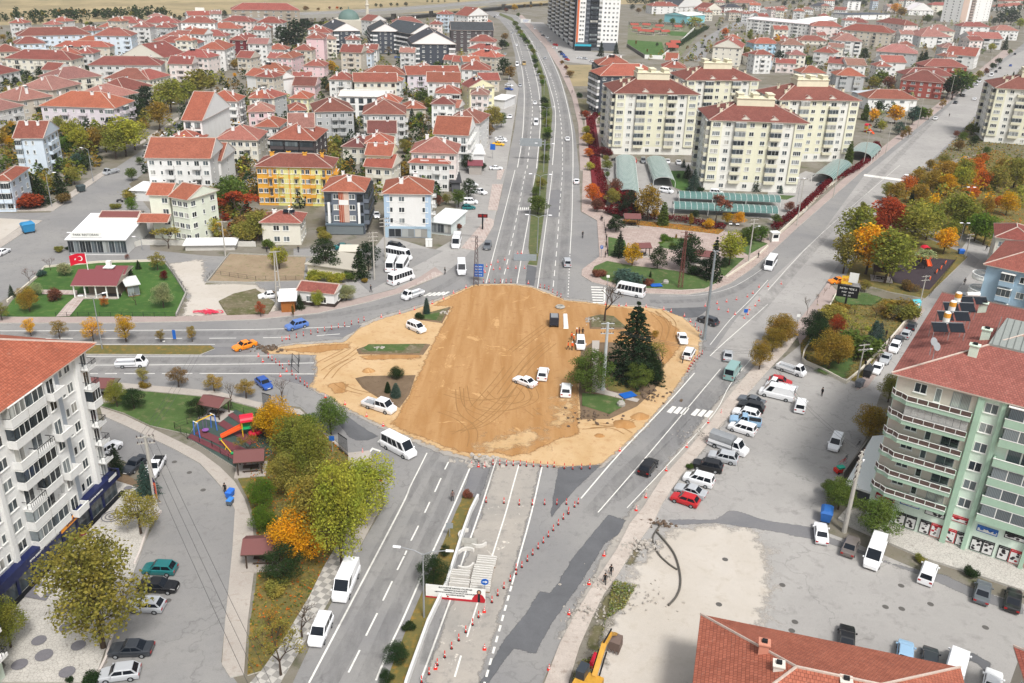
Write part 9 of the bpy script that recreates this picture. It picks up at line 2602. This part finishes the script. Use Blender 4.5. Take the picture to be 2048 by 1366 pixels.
def yards(s, n, seed, cols, hmin=1.5, hmax=6):
    rnd = random.Random(seed); poly = PX(s); xs = [p[0] for p in poly]; ys = [p[1] for p in poly]; mbs = [MB() for _ in cols]; k = 0
    for _t in range(n * 12):
        if k >= n: break
        x, y = rnd.uniform(min(xs), max(xs)), rnd.uniform(min(ys), max(ys)); c = False; j = len(poly) - 1
        for i in range(len(poly)):
            if (poly[i][1] > y) != (poly[j][1] > y) and x < (poly[j][0] - poly[i][0]) * (y - poly[i][1]) / (poly[j][1] - poly[i][1]) + poly[i][0]: c = not c
            j = i
        if not c: continue
        g = G(x, y); x, y = g.x, g.y
        if inside_any(x, y): continue
        h = rnd.uniform(hmin, hmax); k += 1; mb = mbs[rnd.randrange(len(cols))]
        for _ in range(int(30 + h * 12)):
            z = rnd.random(); r = h * .45 * math.sin(math.pi * (.2 + .75 * z)) * rnd.random() ** .4; a = rnd.uniform(0, 6.28); leafcloud(mb, [(x + r * math.cos(a), y + r * math.sin(a), h * z)], .4, rnd)
    for mb, c in zip(mbs, cols): o = obj('yard_shrubs', mb.mesh('yard_shrubs', [LEAF]), col=TC[c]); o['kind'] = 'stuff'; o['label'] = 'mixed shrubs and small trees filling the yards between the houses'
yards('q 0,55 250,50 500,45 660,40 900,40 960,50 980,120 965,260 900,300 880,400 600,420 500,400 420,420 280,360 330,270 400,190 240,290 60,330 0,320', 1500, 1, 'kDDGgmhnl')
yards('q 400,400 510,390 520,480 400,480', 40, 2, 'GmhnrD', 1, 4); yards('q 1270,120 1360,130 1480,100 1700,170 1750,260 1780,230 1960,110 2048,40 2048,0 1500,0 1260,10 1370,60 1420,80', 800, 3, 'kDGgmwhnl', 1.5, 5.5); yards('q 0,330 180,300 200,330 130,380 60,400 0,390', 70, 4, 'GDghm', 1.5, 5); yards('c 700,1250 690,870 820,860 840,1290', 14, 6, 'DRG', 1, 3)
yards('h 920,230 1200,60 1700,-60 2045,0 2045,330 1820,420 1560,430 1080,330', 60, 7, 'glhYmGy', 2, 6)
hz = MB(); hz.box(-9100, -400, -1, 9100, 11100, 74)
def _hz(t):
    v = N(t, 'ShaderNodeVolumePrincipled'); v.inputs['Density'].default_value = .00009; v.inputs['Color'].default_value = (.93, .95, 1, 1); L(t, v.outputs[0], N(t, 'ShaderNodeOutputMaterial').inputs['Volume'])
hzo = struct('haze', hz.mesh('haze', [mat('thin_haze', _hz)]), 'stuff', 'thin pale haze in the air')
# ---------------- labels that single each thing out ----------------
LMK = [('the flag', 165, 515), ('the maroon pavilion', 205, 555), ('the white restaurant', 200, 470), ('the pale green house', 340, 420), ('the orange-yellow block', 590, 360), ('the brick-panel block', 690, 410), ('the blue-floored shop block', 815, 430), ('the tea house', 600, 585), ('the dark pines', 655, 520), ('the parked white buses', 800, 540), ('the dark lattice pylon', 952, 530), ('the site machine', 1108, 655), ('the bare tree', 1210, 600), ('the big cedar', 1275, 670), ('the steel mast', 1415, 600), ('the zebra crossing', 1380, 825), ('the canvas truck', 1455, 893), ('the red hatchback', 1369, 998), ('the near playground', 440, 865), ('the orange taxi on the left', 489, 691), ('the sand flatbed', 262, 727), ('the white minibus', 798, 897), ('the crew truck', 759, 813), ('the banner', 912, 1190), ('the kerbstone stacks', 950, 1140), ('the median lamp', 847, 1150), ('the white van by the kerb', 692, 1168), ('the teal hatchback', 319, 1137), ('the navy shops', 110, 1060), ('the feather flag', 312, 985), ('the round forecourt tree', 200, 1160), ('the excavator', 1200, 1330), ('the black pipes', 1335, 1130), ('the large white van', 1749, 1110), ('the near orange roof', 1600, 1300), ('the mint block', 1900, 800), ('the thick right pole', 1705, 980), ('the walled garden', 1690, 690), ('the black pide board', 1690, 580), ('the dark play floor', 1850, 560), ('the autumn park', 1900, 400), ('the paved park', 1340, 480), ('the green carports', 1440, 395), ('the red ivy strip', 1195, 320), ('the nearest cream block', 1510, 290), ('the left cream block', 1310, 240), ('the right cream block', 1640, 230), ('the edge cream block', 2010, 250), ('the low white house', 1785, 200), ('the brick-red blocks', 1850, 170), ('the long avenue', 1900, 250), ('the white long block', 1580, 50), ('the far garden huts', 1320, 65), ('the turquoise hall', 1370, 35), ('the tower', 1170, 50), ('the second high-rise', 1960, 20), ('the black and white blocks', 860, 90), ('the mosque dome', 697, 38), ('the white-roofed block', 730, 195), ('the pink tower block', 640, 85), ('the viaduct', 850, 15), ('the lilac long block', 165, 220), ('the blue-grey block', 75, 280), ('the sky-blue gabled house', 20, 360), ('the white gabled block', 400, 250), ('the white block with balconies', 370, 330), ('the dark red block', 480, 85), ('the long pale blue block', 110, 75), ('the long cream block', 75, 125), ('the parking lane', 960, 380), ('the road gantry', 1065, 290), ('the green median', 1070, 200), ('the road bend', 1010, 100), ('the dry plot', 1150, 150), ('the tree-lined street', 330, 270), ('the kiosk', 1547, 475), ('the row of spruces', 1440, 370), ('the side road', 150, 380), ('the sandy site', 980, 700), ('the left lawn', 290, 800), ('the curved pavement', 470, 1050), ('the leafy strip', 620, 950), ('the checkered pavement', 620, 1220), ('the closed lane', 1000, 1000), ('the black car on the road', 1297, 934), ('the broken pavement', 1210, 1160), ('the dirt lot', 1400, 1200), ('the shop posters', 1900, 1060), ('the big blue container', 1650, 1040), ('the sky-blue house', 2010, 560), ('the solar heaters', 1900, 650)]
from collections import defaultdict
def pxy(o):
    p = o.matrix_basis.translation.copy()
    if o.type == 'MESH' and o.name.startswith('hedge') : p = Vector(o.bound_box[0]) * .5 + Vector(o.bound_box[6]) * .5
    return P((p.x, p.y, p.z + .5))
def words(s): return len(s.split())
def short(l):
    w = l.split()
    while len(w) > 16: w.pop(next((i for i, x in enumerate(w) if x in ('the', 'a', 'with', 'tiled', 'bright')), -1))
    return ' '.join(w)
def finish_labels(pool):
    by = defaultdict(list)
    for o in pool: by[o['label']].append(o)
    ORD = ['leftmost', 'second', 'third', 'fourth', 'fifth', 'sixth', 'seventh', 'eighth', 'ninth', 'tenth', 'eleventh', 'twelfth'] + [f'{k}th' for k in range(13, 40)]
    for lab, os_ in list(by.items()):
        if len(os_) == 1 and words(lab) >= 6: continue
        if words(lab) > 8: pass
        sub = defaultdict(list)
        for o in os_:
            x, y = pxy(o); cand = sorted(LMK, key=lambda l: math.hypot(l[1] - x, (l[2] - y) * 1.6))
            # a thing is not described by itself
            l = cand[0]; d = math.hypot(l[1] - x, l[2] - y)
            if d < 14: l = cand[1]
            dx, dy = x - l[1], y - l[2]
            rel = ('right of' if dx > 0 else 'left of') if abs(dx) > abs(dy) * 1.3 else ('behind' if dy < 0 else 'in front of')
            sub[f'{rel} {l[0]}'].append((x, y, o))
        for ph, ls in sub.items():
            if len(ls) == 1: ls[0][2]['label'] = f'{lab} {ph}'; continue
            spread_x = max(a[0] for a in ls) - min(a[0] for a in ls); spread_y = max(a[1] for a in ls) - min(a[1] for a in ls)
            if spread_x >= spread_y * .8: ls.sort(key=lambda a: a[0]); f, l_ = 'leftmost', 'from left'
            else: ls.sort(key=lambda a: -a[1]); f, l_ = 'nearest', 'from the front'
            for i, (x, y, o) in enumerate(ls):
                o['label'] = f'{lab} {ph}, ' + (f if i == 0 else f'{ORD[i]} {l_}')
finish_labels([o for o in AUTO if 'label' in o])
for o in AUTO:
    if 'label' in o: o['label'] = short(o['label'])
for o in bpy.data.objects:
    for k in ('_px', '_w', '_H', '_d', '_rh', '_h'):
        if k in o: del o[k]
